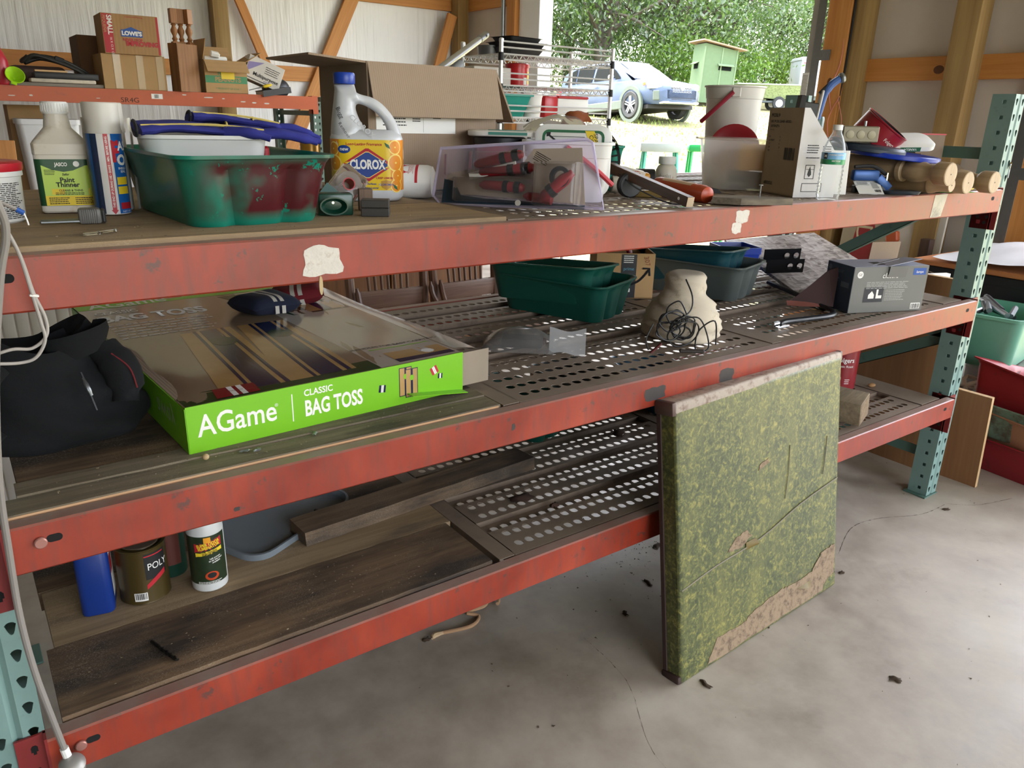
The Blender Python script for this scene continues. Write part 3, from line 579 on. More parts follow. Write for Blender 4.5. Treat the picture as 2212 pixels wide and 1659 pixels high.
# hunting blind --------------------------------------------------------
BL = mat('blind_green_paint', '#566b4e', .8, var=.1, dirt='#b98f7a', damt=.68, ds=4); BLT = mat('blind_trim', '#687d5f', .8)
z0 = ter(862, 690)
bl = thing('hunting_blind', 'pale green plywood hunting blind with a slanted roof right of the car', 'hunting blind', (862, 690, z0+3), rot=(0, 2.5, -24))
b = B(); W_, D_ = 46, 36; b.loft([[(-W_/2, -D_/2, 0), (W_/2, -D_/2, 0), (W_/2, D_/2, 0), (-W_/2, D_/2, 0)], [(-W_/2, -D_/2, 72), (W_/2, -D_/2, 66), (W_/2, D_/2, 66), (-W_/2, D_/2, 72)]]); obj('cabin', b, BL, bl, 20)
b = B().at(0, 0, 70.6, 0, 7.5, 0); b.box(-W_/2-7, W_/2+10, -D_/2-7, D_/2+6, 0, 1.6); obj('roof', b, mat('blind_roof', '#8d7466', .8), bl, 20); b.m = None
for x in (-W_/2, W_/2, 2): obj('corner_batten', B().box(x-.8, x+.8, -D_/2-.7, -D_/2, 0, 68), BLT, bl)
for s_ in (-10, 8): obj('skid', B().box(-W_/2+4, W_/2-4, s_, s_+4, -7, 0), mat('skid_wood', '#4b463c', .9), bl)
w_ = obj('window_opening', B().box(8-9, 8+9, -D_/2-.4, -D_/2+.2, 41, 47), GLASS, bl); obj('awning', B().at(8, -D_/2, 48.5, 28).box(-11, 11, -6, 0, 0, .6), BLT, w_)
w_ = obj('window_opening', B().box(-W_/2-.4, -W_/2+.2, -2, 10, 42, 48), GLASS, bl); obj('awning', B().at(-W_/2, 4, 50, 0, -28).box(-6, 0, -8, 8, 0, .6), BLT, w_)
# white trailer and boat -------------------------------------------------
TRW = mat('trailer_white', '#a9b3ba', .35, var=.04)
t = thing('cargo_trailer', 'white enclosed cargo trailer parked far out on the lawn', 'trailer', (1345, 848, ter(1345, 848)+14), -36)
obj('box', B().rbox(-48, 60, -30, 30, 8, 74, 3, 2), TRW, t); obj('roof_trim', B().rbox(-48.6, 60.6, -30.6, 30.6, 68, 70, .4, 1), mat('trailer_trim', '#b9c3c9', .4, .4), t); obj('marker_lamp', B().box(-44, -40, -30.6, -30, 63, 64.2), PRED, t)
for y in (-28, 28): obj('wheel', B().at(6, y, 2, 90).lathe([(4, -3), (11, -3), (12, 0), (11, 3), (4, 3)], 20), TYRE, t)
obj('frame', B().box(-60, 60, -26, 26, 2, 8), mat('trailer_frame', '#4f5a58', .6), t)
t = thing('boat_trailer', 'olive jon boat on a trailer parked behind the white bucket', 'boat', (1178, 828, ter(1178, 828)), -36)
b = B(); b.loft([[(x, -y, 18+dz), (x, y, 18+dz), (x, y*1.35, 40), (x, -y*1.35, 40)] for x, y, dz in ((-66, 6, 14), (-50, 15, 4), (0, 17, 0), (60, 17, 0))]); obj('hull', b, mat('boat_olive', '#7d8a5e', .5, dirt='#59633f'), t, 30)
obj('gunwale', B().rbox(-64, 61, -24, 24, 39.5, 41.5, .5, 1), mat('boat_rim', '#aebfae', .4), t); obj('outboard', B().rbox(56, 68, -6, 6, 34, 62, 3, 2), TRW, t); obj('outboard_leg', B().box(60, 65, -2, 2, 8, 34), INK, t)
for y in (-20, 20): obj('wheel', B().at(10, y, 11, 90).lathe([(4, -3), (10, -3), (11, 0), (10, 3), (4, 3)], 20), TYRE, t); obj('hub', B().at(10, y, 11, 90).lathe([(6, -3.3), (6, 3.3)], 16), WHT, t)
obj('frame', B().box(-80, 40, -18, 18, 12, 15).box(-110, -78, -2, 2, 12, 15), mat('boat_frame', '#454c4e', .6), t)
# step ladder just outside the door ------------------------------------------
lx, ly = 232, 171; lz = ter(lx, ly)
t = thing('step_ladder', 'green fibreglass step ladder standing in the doorway behind the shelf', 'ladder', (lx, ly, lz), -40)
LG = mat('ladder_green', '#3f9c84', .45); H_ = 47.4-lz
for sx in (-1, 1):
    for sy, n in ((-1, 'front_rail'), (1, 'rear_rail')): obj(n, B().tube([(sx*9, sy*13, 0), (sx*6, sy*2.2, H_-3)], .9, 6), LG, t)
for k in range(1, 4): f = k/4; obj('step', B().box(-9+3*f, 9-3*f, -13+11*f-1.5, -13+11*f+1.5, f*(H_-3), f*(H_-3)+1), GALV, t)
obj('top_cap', B().rbox(-8, 8, -4, 4, H_-3.4, H_, .5, 2), mat('ladder_cap', '#aab6b4', .4), t)
t = thing('plastic_stool', 'bright green plastic stool beside the step ladder', 'stool', (lx+15, ly-11, lz), -40)
LG2 = mat('stool_green', '#2fa85f', .4); obj('seat', B().rbox(-8, 8, -4, 4, H_-3, H_, 1, 2), LG2, t)
for sx in (-1, 1):
    for sy in (-1, 1): obj('leg', B().tube([(sx*8.5, sy*6, 0), (sx*6.5, sy*2.5, H_-2)], .8, 6), LG2, t)
# ------------------------------------------------------------------ orange rack along the back wall
ORG = mat('orange_rack_paint', '#b8562c', .45, var=.12, vs=6, dirt='#8f5038', damt=.6, dust='#a8795e')
ork = thing('orange_pallet_rack', 'orange beamed pallet rack with dark green uprights along the back wall', 'rack', (16, 209.7, 0))
UPO = mat('back_upright_paint', '#5c7468', .5, dirt='#39443f', damt=.6)
def upr2(x, y, s_):
    b = B()
    def fm(u, v, h): return (u, -h*s_, v)
    for k in range(29):
        for c0 in (0, 1.5): cell(b, fm, c0, .5+2*k, 1.5, 2, tear)
    b.box(0, .1, 0, 3*s_, 0, 60) if s_ > 0 else b.box(0, .1, -3, 0, 0, 60); b.box(2.9, 3, min(0, 3*s_), max(0, 3*s_), 0, 60)
    return obj('upright', b, UPO, ork, 30, (x, y, 0))
upr2(90.2, 0, 1); upr2(90.2, 38, -1); upr2(-31, 0, 1)
for z in (54, 34, 12): obj('strut', B().box(91.4, 92.6, 2, 36, z, z+1.6), UPO, ork)
for z in (60, 22):
    o = obj('beam', B().prism([(-1, -4), (1, -4), (1, -1.6), (.3, -1.6), (.3, 0), (-1, 0)], -28, 90, 'x'), ORG, ork, 20, (0, 0, z)); obj('connector', B().box(89.8, 91.8, -.9, -.2, -5.4, .2).box(89.8, 90, -.9, 2.4, -5.4, .2), ORG, o)
    obj('beam', B().prism([(37, -4), (39, -4), (39, 0), (37.7, 0), (37.7, -1.6), (37, -1.6)], -28, 90, 'x'), ORG, ork, 20, (0, 0, z))
    if z == 60:
        mp = plane((0, -1.02, 0), (1, 0, 0), (0, 0, 1))
        txt(o, 'SR4G', 1.9, mat('marker_ink', '#4d3426', .8), lambda u, v, h: mp(u+34.3, v-2.9, h), sx=1.15, name='marker_writing'); patch(o, WHT, mp, 40.2, 43.3, -2.3, -.9, 'sticker'); barcode(o, mp, 41, 42.2, -2.1, -1.1, 5, .02)
        for u, v, w_, h_, sd in ((5, -2.6, 1.8, .3, 2), (9.5, -2.4, 1, .5, 3), (26, -2.6, 1.2, .25, 4), (49.5, -.9, 1.4, .35, 5), (56.5, -1.4, 3, .4, 6), (61, -1.6, 1, .4, 7), (67, -2.3, 1.8, .4, 8), (70.5, -2.5, 1.6, .5, 9), (74.5, -2.6, 1.8, .5, 10)):
            q = B(); blob(q, u, v, w_, h_, sd, -1.015, -.99, 12); obj('paint_chip', q, LBL, o, 20)
obj('deck_panel', B().box(-28, 90, .4, 37.6, -1.2, -.1), mat('osb_deck', '#8c7452', .8), ork, loc=(0, 0, 60)); obj('deck_panel', B().box(-28, 90, .4, 37.6, -1.2, -.1), mat('osb_deck', '#8c7452', .8), ork, loc=(0, 0, 22))
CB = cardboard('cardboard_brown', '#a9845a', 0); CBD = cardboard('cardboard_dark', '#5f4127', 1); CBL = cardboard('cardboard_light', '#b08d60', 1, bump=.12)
def carton(name, label, loc, rz, w, d, h, m, flaps=(), cat='box', open_top=False, mat_in=None, th=.18, rot=None):
    """corrugated box: walls, floor and (angle, side) flaps"""
    t = thing(name, label, cat, loc, rz, rot=rot)
    if open_top:
        b = B().box(-w/2, w/2, -d/2, -d/2+th, 0, h).box(-w/2, w/2, d/2-th, d/2, 0, h).box(-w/2, -w/2+th, -d/2+th, d/2-th, 0, h).box(w/2-th, w/2, -d/2+th, d/2-th, 0, h).box(-w/2, w/2, -d/2, d/2, 0, th)
        obj('body', b, m, t, 20)
    else: obj('body', B().rbox(-w/2, w/2, -d/2, d/2, 0, h, .08, 1), m, t, 20)
    for side, ang, ln in flaps:            # ang: 0 = closed flat, 90 = straight up, 180 = folded out flat, 250 = hanging
        a = R(ang); W = w if side in 'fb' else d
        b = B()
        if side in 'fb': b.at(0, (-d/2 if side == 'f' else d/2), h, 0, 0, 0 if side == 'f' else 180)
        else: b.at((-w/2 if side == 'l' else w/2), 0, h, 0, 0, -90 if side == 'l' else 90)
        c_, s_ = math.cos(a), math.sin(a); n_ = Vector((0, -s_, c_))*th
        b.loft([[(x, 0, 0), (x, c_*ln, s_*ln), (x, c_*ln+n_.y, s_*ln+n_.z), (x, n_.y, n_.z)] for x in (-W/2+.1, W/2-.1)]); b.m = None
        obj('flap', b, mat_in or m, t, 20)
    return t
Z6 = 60.02
t = carton('moving_box', 'small printed moving carton stacked on a taped brown carton', (52.8, 214, 69.45), -1, 14.8, 12, 10.4, CB)
fm = plane((0, -6.03, 0), (1, 0, 0), (0, 0, 1))
patch(t, PRED, fm, -7.2, -4.7, .2, 10.2, 'red_band'); patch(t, PRED, fm, 6.8, 7.35, .2, 10.2, 'red_band')
vert = lambda u0, v0: (lambda u, v, h: fm(u0+v, v0-u, h))
txt(t, 'SMALL', 1.75, WHT, vert(-5.4, 7.4), bold=.03, h=.03); txt(t, 'PEQUEÑA', 1.0, mat('print_tan', '#b58d66', .8), vert(-6.7, 7.6), bold=.02, h=.03); txt(t, '16 X 12 X 12', .8, WHT, vert(-5.4, 2.1), h=.03)
patch(t, PBLU, fm, 0, 0, 0, 0, 'logo_plaque', h=.03, poly=[(-2.7, 4.6), (2.9, 4.6), (2.9, 6.3), (2.3, 6.3), (.1, 7.2), (-2.1, 6.4), (-2.7, 6.4)])
txt(t, "LOWE'S", 1.5, WHT, lambda u, v, h: fm(u+.1, v+5.45, h), bold=.05, h=.05); txt(t, 'NEVER STOP', 1.0, PRED, lambda u, v, h: fm(u+.2, v+3.8, h), bold=.03, h=.03, sx=.9); txt(t, 'IMPROVING', 1.7, PRED, lambda u, v, h: fm(u+2.6, v+2.8, h), bold=.05, h=.04, sx=.95); txt(t, 'Lowes.com/Moving', .6, PRED, lambda u, v, h: fm(u+1, v+9.8, h), h=.03)
t = carton('taped_box', 'crumpled brown carton wrapped in clear packing tape under the moving carton', (52.5, 215.5, Z6), 1, 17, 13, 9.4, CBL)
for u in (-5.5, .6, 6): obj('packing_tape', B().box(u, u+1.9, -6.56, -6.51, .2, 9.3).box(u, u+1.9, -6.56, 6.4, 9.4, 9.45), mat('packing_tape', '#b99f78', .15, spec=.8), t)
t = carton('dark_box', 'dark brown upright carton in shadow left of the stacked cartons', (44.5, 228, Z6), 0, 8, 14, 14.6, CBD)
t = thing('hose_pile', 'coil of black rubber hose lying over tools on the orange rack', 'hose', (33, 211, Z6+1.0))
obj('hose', B().tube([(-6.5, 0, 6.6), (-8, 1, 5.2), (-7, 3, 6), (-3, 2, 6.8), (2, 1, 5.8), (7, 2, 3.4), (8.6, 4, 1.8), (7, 7, 3.5), (2, 8, 5.6), (-3, 7, 6.4), (-7, 5, 5)], .55, 9, 5).tube([(-7, .5, 5.5), (-5, -.5, 6.9), (0, -.4, 5.6), (5, 0, 3.6), (8, 1, 1.6)], .5, 9, 5), mat('hose_rubber', '#23221f', .55), t)
obj('clamp', B().at(1, 1, 6, 0, 20).rbox(-1.2, 1.2, -.8, .8, -.8, .8, .2, 1), INK, t)
solo('tool_pouch', 'brown leather tool pouch under the black hose coil', 'pouch', B().rbox(-8, 6, -3, 3, 0, 4.4, 1.5, 3), mat('brown_leather', '#4b3733', .7, bump=.3), (30, 219, Z6+1.0), 3)
solo('black_level', 'flat black tool case lying across the front of the orange rack', 'tool case', B().rbox(-8, 8, -1.5, 1.5, 0, 1.7, .3, 2), mat('case_black', '#1e1e20', .45), (35, 210.6, Z6+2.0), 3)
solo('paint_stirrer', 'pale wooden paint stick on the black tool case', 'stick', B().rbox(-5, 3, -.6, .6, 0, .5, .08, 1), wood('pale_stick', '#c99f6e', '#dcb78a', 0), (32.4, 210.4, Z6+3.75), 3)
solo('folded_cloth', 'folded pale striped cloth under the black tool case', 'cloth', B().rbox(-7, 9, -2.4, 2.4, 0, 1.0, .3, 3), mat('pale_cloth', '#c9bfae', .9, var=.3, vs=30, bump=.5), (33, 211, Z6+1.0), 1)
solo('grey_plank', 'grey weathered plank lying along the orange beam under the tools', 'plank', B().rbox(-12, 11, -2.2, 2.2, 0, .95, .1, 1), wood('grey_plank_wood', '#787066', '#948b80', 0), (33, 211.6, Z6))
t = thing('red_bottle', 'red plastic bottle at the left end of the orange rack', 'bottle', (19.2, 211, Z6)); obj('body', B().lathe([(2.2, 0), (2.5, .5), (2.5, 6), (1.8, 8), (1.2, 9)], 20), mat('red_plastic', '#b32334', .35), t); obj('cap', B().lathe([(1.3, 9), (1.3, 10.6), (.6, 10.9)], 16), PRED, t)
t = thing('funnel', 'lime green plastic funnel leaning on the orange beam', 'funnel', (22.3, 208.3, 62), rot=(62, 18, 0)); LIME = mat('lime_plastic', '#9fcf1f', .3)
obj('cone', B().lathe([(.45, -2.6), (.5, -.9), (2.35, 1.1), (2.35, 1.35), (2.2, 1.35), (.35, -.8), (.3, -2.6)], 24, c0=False, c1=False), LIME, t); obj('spout', B().lathe([(.5, -2.7), (.5, -.8)], 14), LIME, t); obj('hang_tab', B().rbox(-.7, .7, -2.9, -2, 1.05, 1.3, .1, 1), LIME, t)
# turned table legs bundled in a carton
MW = wood('maple_leg', '#8f5f38', '#b07c4e', 2, 1.0, .5)
for i, (x, y) in enumerate(((65.6, 213), (67.6, 213.2), (69.7, 212.4))):
    lb = ['left of three turned wooden newel legs bundled on the orange rack', 'middle of three turned wooden newel legs bundled on the orange rack', 'right of three turned wooden newel legs bundled on the orange rack'][i]
    t = thing('newel_spindle', lb, 'newel', (x, y, Z6), (6, -4, 30)[i], 'turned legs on the orange rack')
    obj('lower_block', B().rbox(-.95, .95, -.95, .95, 0, 14, .1, 1), MW, t); obj('turning', B().lathe([(.8, 14), (.55, 14.3), (.85, 14.8), (.55, 15.2), (.5, 15.6), (.95, 16.6), (1.0, 17.2), (.6, 18), (.5, 18.4), (.85, 18.7), (.55, 19)], 16), MW, t); obj('upper_block', B().rbox(-.95, .95, -.95, .95, 19, 23, .08, 1), MW, t)
t = thing('leg_carton', 'tall narrow carton sleeve around the turned legs', 'box', (66.6, 211.2, Z6), 20)
obj('sleeve', B().box(-3.4, 3.4, -3, -2.8, 0, 13.2).box(-3.4, -3.2, -3, 1.4, 0, 13.4).box(3.2, 3.4, -3, 1.4, 0, 13.0), wood('kraft_sleeve', '#7a5232', '#9a6e47', 2), t, 20)
t = carton('peanut_box', 'open fried peanuts carton with folded flaps on the orange rack', (78.3, 214.5, Z6), 3, 13, 11, 9.4, CBL, [('f', 232, 4.2), ('l', 78, 6), ('b', 130, 6), ('r', 150, 6)], open_top=True)
fm = plane((0, -5.53, 0), (1, 0, 0), (0, 0, 1)); GRN = mat('box_green_ink', '#4f8a63', .8); patch(t, GRN, fm, -6.45, 6.45, 2.9, 5.0, 'green_band'); txt(t, 'PEANUTS', 1.9, CBL, lambda u, v, h: fm(u+.4, v+3.9, h), bold=.03, h=.03); txt(t, 'FRIED', 1.4, GRN, lambda u, v, h: fm(u-.8, v+5.6, h), bold=.03, h=.02); txt(t, '* PRODUCT OF U.S.A. *', .75, GRN, lambda u, v, h: fm(u+.4, v+1.3, h), h=.02); patch(t, PYEL, fm, -1.6, 2.5, 4.1, 6.2, 'yellow_sticker', h=.05)
solo('foam_packing', 'white foam packing scraps poking out of the peanut carton', 'packing', B().rbox(-4, 3, -2, 2, 0, 1.6, .5, 2).at(-1, -2, 1.4, 20, 10).rbox(-1.4, 1.4, -1, 1, 0, 1.5, .3, 1), WHT, (77, 213, Z6+9.0))
t = thing('copy_paper_box', 'white and purple multipurpose paper carton tipped on the orange rack', 'box', (91.3, 214, 66.3), rot=(0, 22, -8))
obj('body', B().rbox(-5.6, 5.6, -4.4, 4.4, -3.4, 3.8, .08, 1), mat('white_carton', '#d5d0c9', .6), t, 20); fm = plane((0, -4.43, 0), (1, 0, 0), (0, 0, 1))
patch(t, mat('purple_print', '#8f85b8', .6), fm, 0, 0, 0, 0, poly=[(-5.4, -1.4), (-5.4, 1.6), (-.8, 3.0)]); txt(t, 'Multipurpose', 1.5, INK, lambda u, v, h: fm(u+.8, v-1.2, h), h=.03, bold=.02); txt(t, 'paper', .9, mat('purple_print'), lambda u, v, h: fm(u+1.5, v-2.2, h), h=.03); lines(t, INK, fm, 0, 4.6, 2.2, 4, .62, .2, 8, .02); patch(t, INK, fm, -5.2, 3, -2.9, -2.7)
t = thing('book', 'thick book with a pale blue cover lying at the right end of the orange rack', 'book', (93.8, 211, Z6+.1), rot=(0, -9, 5)); obj('pages', B().box(-4.6, 4.6, -2.9, 2.9, .1, 1.7), WHT, t); obj('cover', B().box(-4.8, 4.8, -3.0, 3.0, 1.7, 1.8).box(-4.8, 4.8, -3.05, -2.95, 0, 1.8).box(-4.8, 4.8, -3, 3, 0, .1), mat('book_cover', '#27262b', .4), t); obj('blue_end', B().box(4.8, 4.85, -3, 3, 0, 1.85), mat('book_blue', '#4f86c0', .4), t)
solo('black_bag', 'black vinyl bag slumped behind the book on the orange rack', 'bag', B().ell((0, 0, 2.8), 4.6, 4, 3.4, 18, 10), mat('black_vinyl', '#25262b', .45, bump=.3, bs=25), (97.5, 219, Z6-.5))
t = thing('screwdriver', 'yellow handled screwdriver lying across the book', 'screwdriver', (90, 209.4, 62.4), rot=(0, -14, 8)); obj('shaft', B().tube([(-5, 0, 0), (0, 0, 0)], .14, 8), GALV, t); obj('handle', B().tube([(0, 0, 0), (.4, 0, 0), (3.6, 0, 0), (4, 0, 0)], [.3, .5, .5, .25], 10), PYEL, t)
# boxes and white totes on the lower deck behind the bottles
carton('low_box', 'brown carton on the lower deck of the orange rack behind the thinner jug', (27, 230, 22), 0, 13, 12, 33, CBL)
solo('white_bin', 'tall white bin standing at the lower deck of the orange rack', 'bin', B().loft([rrect(12, 9, 1.2, 4, 0), rrect(15, 11, 1.3, 4, 28), rrect(15.8, 11.8, 1.4, 4, 28), rrect(15.8, 11.8, 1.4, 4, 29.4)]), mat('bin_white', '#d9dadb', .5), (29, 216.5, 22))
solo('pine_offcut', 'orange pine board standing against the left end of the orange rack', 'board', B().rbox(-2.5, 2.5, -.8, .8, 0, 46, .1, 1), PINE(2), (15.5, 205, 0), rot=(-2, 2, 0))
# ------------------------------------------------------------------ chrome wire shelving
WIRE = mat('chrome_wire', '#dcdddd', .35, .45)
wk = thing('wire_shelf', 'chrome wire shelving unit standing in front of the open door', 'shelf', (108.5, 104.5, 0))
WX, WY = 34, 16
for x in (0, WX):
    for y in (0, WY): obj('post', B().tube([(x, y, 0), (x, y, 71.6)], .5, 12).lathe([(.56, 71.4), (.56, 72), (.3, 72.2)], 12, (x, y, 0)), WIRE, wk)
def wshelf(z, rail=True):
    b = B()
    for y in (0, WY):
        for dz in (0, -1.2): b.tube([(0, y, z+dz), (WX, y, z+dz)], .2, 6)
        b.tube([(WX*i/34, y, z-(1.2 if i % 2 else 0)) for i in range(35)], .15, 5)
    for x in (0, WX):
        for dz in (0, -1.2): b.tube([(x, 0, z+dz), (x, WY, z+dz)], .14, 6)
        b.tube([(x, WY*i/16, z-(1.2 if i % 2 else 0)) for i in range(17)], .1, 5)
    o = obj('shelf_frame', b, WIRE, wk, 40)
    b = B()
    for i in range(1, 34): b.tube([(WX*i/34, 0, z), (WX*i/34, WY, z)], .09, 5)
    b.tube([(0, WY/2, z-.2), (WX, WY/2, z-.2)], .12, 5); obj('wire', b, WIRE, o, 40, kind='stuff')
    if rail:
        for y in (0,):
            for dz in (1.4, 2.6): obj('ledge_rail', B().tube([(0, y, z+dz), (WX, y, z+dz)], .2, 6), WIRE, o)
for z in (68.9, 62.3, 55.4, 34, 12): wshelf(z, z > 50)
for x in (0, WX):
    for z in (68.3, 61.7, 54.8): obj('sleeve', B().lathe([(.66, z-.8), (.6, z+.9)], 12, (x, 0, 0)), INK, wk)
t = thing('bakeware_stack', 'stack of black metal pans on the top wire shelf', 'pan', (117.5, 111, 69.05)); BP = mat('black_pan', '#2a2a2c', .45)
for k, (w_, d_, a) in enumerate(((11, 8, 4), (11.5, 8, -3), (10, 7, 8))): obj('pan', B().at(0, 0, k*1.1, 0, 0, a).loft([rrect(w_-2, d_-2, .6, 3, 0), rrect(w_, d_, .6, 3, 1.7), rrect(w_+1, d_+1, .6, 3, 1.8), rrect(w_-.5, d_-.5, .6, 3, 1.8), rrect(w_-2.4, d_-2.4, .6, 3, .2)]), BP, t)
solo('cake_tin', 'round grey cake tin left of the black pans on the wire shelf', 'tin', B().lathe([(2.6, 0), (2.8, 2.2), (2.6, 2.2), (2.5, .15)], 28), mat('grey_tin', '#77797b', .4, .7), (112.3, 115, 69.05))
t = thing('red_canister', 'red plastic snack canister on the second wire shelf', 'canister', (118.6, 112, 62.4)); obj('body', B().lathe([(2.5, 0), (2.8, .3), (2.8, 4.2), (2.6, 4.4)], 28), mat('canister_red', '#c01d24', .3), t); obj('lid', B().lathe([(2.95, 4.2), (2.95, 5.0), (2.6, 5.2)], 28), mat('canister_red', '#c01d24', .3), t); patch(t, PYEL, cyl(2.82, 0, -80), .6, 1.9, .6, 3.4, nu=6); patch(t, WHT, cyl(2.82, 0, -80), -.6, .4, .4, 2, nu=4)
solo('white_carton', 'white flat carton on the second wire shelf behind the big box', 'box', B().rbox(-6, 6, -4, 4, 0, 4, .1, 1), mat('white_carton', '#d5d0c9', .6), (111.5, 115, 62.4))
t = thing('teal_tote', 'teal plastic tote on the third wire shelf', 'tote', (113.5, 112.5, 55.5)); TEAL = mat('teal_plastic', '#1f8f7f', .4); obj('tub', B().loft([rrect(9, 10, 1.5, 4, 0), rrect(12, 13, 1.5, 4, 4.6), rrect(13, 14, 1.5, 4, 4.6), rrect(13, 14, 1.5, 4, 5), rrect(11.6, 12.6, 1.4, 4, 5), rrect(9, 10, 1.4, 4, .3)]), TEAL, t)
solo('white_pail', 'small white pail with a yellow label on the third wire shelf', 'pail', B().lathe([(2, 0), (2.4, 4.6), (2.5, 4.6), (2.5, 5)], 20), WHT, (120.2, 107.8, 55.5))
t = thing('cooler', 'red and white drinks cooler on the third wire shelf', 'cooler', (131, 111.5, 55.5)); obj('red_end', B().rbox(-7, -3, -4, 4, 0, 5, .3, 2), mat('canister_red', '#c01d24', .3), t); obj('body', B().rbox(-3, 7, -4, 4, 0, 4.6, .3, 2), WHT, t); obj('lid', B().rbox(-3, 7, -4.1, 4.1, 4.6, 5.2, .2, 1), mat('canister_red', '#c01d24', .3), t)
t = thing('garden_hose', 'black hose draped behind the wire shelf', 'hose', (116, 126, 0)); obj('hose', B().tube([(-12, 0, 58), (-8, 2, 62), (-3, 0, 61), (-2, 0, 58), (-6, -1, 57.5), (-4, 2, 62), (4, 3, 63.5), (14, 6, 63), (20, 6, 61), (23, 6, 40), (24, 6, 0)], .7, 8, 6), mat('hose_black', '#2a2b2d', .5), t)
t = thing('folding_chair', 'red folding camp chair frame standing on the lawn past the door jamb', 'chair', (262, 288, ter(262, 288)), 30)
zz = ter(262, 288)
for x in (-6, 6): obj('frame_tube', B().tube([(x, -5, 0), (x, 5, 62-zz)], .5, 6).tube([(x, 5, 0), (x, -4, 58-zz)], .5, 6), mat('red_tube', '#c83434', .4), t)
for z in (64-zz, 60-zz, 56-zz): obj('cross_tube', B().tube([(-6, 4, z), (6, 4, z)], .45, 6), mat('red_tube', '#c83434', .4), t)
# chairs and panels behind the rack
CW = wood('chair_walnut', '#5b4034', '#7d5d4c', 2, 1.2, .4); CWX = wood('chair_walnut_x', '#6d5346', '#917465', 0, 1.2, .45)
def chair(label, x, y, rz):
    t = thing('spindle_chair', label, 'chair', (x, y, 0), rz, 'wooden spindle chairs behind the rack')
    obj('seat', B().rbox(-8.5, 8.5, -15, 1, 16.6, 18, .6, 2), CWX, t)
    for sx in (-1, 1):
        obj('back_post', B().tube([(sx*7.4, 0, 0), (sx*7.4, 0, 18), (sx*7.8, 2.5, 40)], [.75, .85, .6], 10, 3), CW, t)
        obj('front_leg', B().tube([(sx*7.6, -14, 0), (sx*7.4, -13.4, 9), (sx*7.2, -13, 16.6)], [.55, .9, .7], 10, 3), CW, t)
        obj('back_bracket', B().tube([(sx*7.5+.7, -.9, 25), (sx*7.5+.9, -1.3, 22.6), (sx*7.9+1.2, -3, 19.8), (sx*8, -6, 18)], [.3, .55, .6, .5], 8, 4), CW, t)
        obj('side_stretcher', B().tube([(sx*7.4, -13.4, 8), (sx*7.4, 0, 8)], .5, 8), CW, t)
    obj('lower_rail', B().rbox(-7.2, 7.2, -.2, .7, 20.6, 24, .2, 2), CWX, t); obj('crest_rail', B().rbox(-8.4, 8.4, 1.6, 2.8, 37, 41, .5, 2), CWX, t)
    for k in range(7): obj('spindle', B().tube([(-3.9+k*1.3, .3, 24), (-4.3+k*1.43, 2, 37)], .28, 7), CW, t)
    return t
chair('walnut spindle back chair behind the middle shelf beside the game box', 66.5, 80, -4); chair('walnut spindle back chair behind the middle shelf next to the green totes', 83.8, 80, 2)
t = thing('wood_cabinet', 'large brown wooden cabinet standing behind the spindle chairs', 'cabinet', (86, 104, 0)); WC = wood('cabinet_brown', '#6b4526', '#8c5f38', 2, .6, .5)
obj('body', B().rbox(-32, 18, 0, 16, 0, 26, .2, 1), WC, t); obj('top', B().rbox(-33, 19, -1, 17, 26, 27, .2, 1), WC, t)
for k in range(2): d_ = obj('door', B().rbox(-31+k*24, -8+k*24, -.7, 0, 2, 25, .15, 1), WC, t); obj('knob', B().ell((-9.5+k*24, -1.2, 14), .5, .6, .5, 8, 5), CW, d_)
t = thing('vinyl_siding', 'white ribbed vinyl siding standing behind the shelf at the left', 'panel', (-8, 62, 0))
for k in range(17): obj('rib', B().rbox(k*1.5, k*1.5+1.42, -.3, .3, 0, 38, .22, 2), mat('vinyl_white', '#dcdad8', .5), t)
# ------------------------------------------------------------------ top shelf
TW = ZT+.29; TM = ZT+.03                                   # board top, steel deck top
def rmap(w, d, r, z0=0, a=0):
    """print around a rounded rectangle body; u = 0 at the middle of the front"""
    f = w/2-r; arc = r*math.pi/2; sd = d-2*r
    def g(u, v, h=0):
        s_ = 1 if u >= 0 else -1; q = abs(u)
        if q <= f: return Vector((u, -d/2-h, z0+v))
        q -= f
        if q <= arc: t_ = q/r; return Vector((s_*(f+(r+h)*math.sin(t_)), -d/2+r-(r+h)*math.cos(t_), z0+v))
        return Vector((s_*(w/2+h), -d/2+r+(q-arc), z0+v))
    return g
WP = mat('white_plastic', '#d3cfc8', .4, var=.06, dirt='#a8977e', damt=.66, ds=9); WP2 = mat('clean_white_plastic', '#dcdbd8', .38, var=.04)
def pail(name, label, cat, loc, r0, r1, h, m, rim=.15, rz=0, n=32, sy=1, th=.1):
    t = thing(name, label, cat, loc, rz)
    obj('tub', B().lathe([(r0, 0), (r0+(r1-r0)*.85, h*.85), (r0+(r1-r0)*.85+.12, h*.86), (r1, h-.15), (r1+rim, h-.15), (r1+rim, h), (r1-th, h), (r0-th, .12)], n, sy=sy), m, t); return t
# red lidded tub at the far left
t = thing('plaster_tub', 'white tub with a red lid at the far left of the top shelf', 'tub', (2.75, 12.2, TW), -2)
obj('tub', B().lathe([(2.05, 0), (2.2, .12), (2.3, 2.9), (2.42, 2.95), (2.42, 3.25), (2.3, 3.3)], 32), WP2, t); obj('lid', B().lathe([(2.45, 3.25), (2.5, 3.4), (2.5, 3.75), (2.3, 3.85), (0.05, 3.8)], 32), mat('red_lid', '#b51f2c', .35), t)
lines(t, INK, cyl(2.27, 0, -80), -1.9, 2.2, 2.55, 20, .115, .05, 4, .03); lines(t, INK, cyl(2.22, 0, -80), -1.9, 2.2, .85, 1, .1, .06, 5, .03)
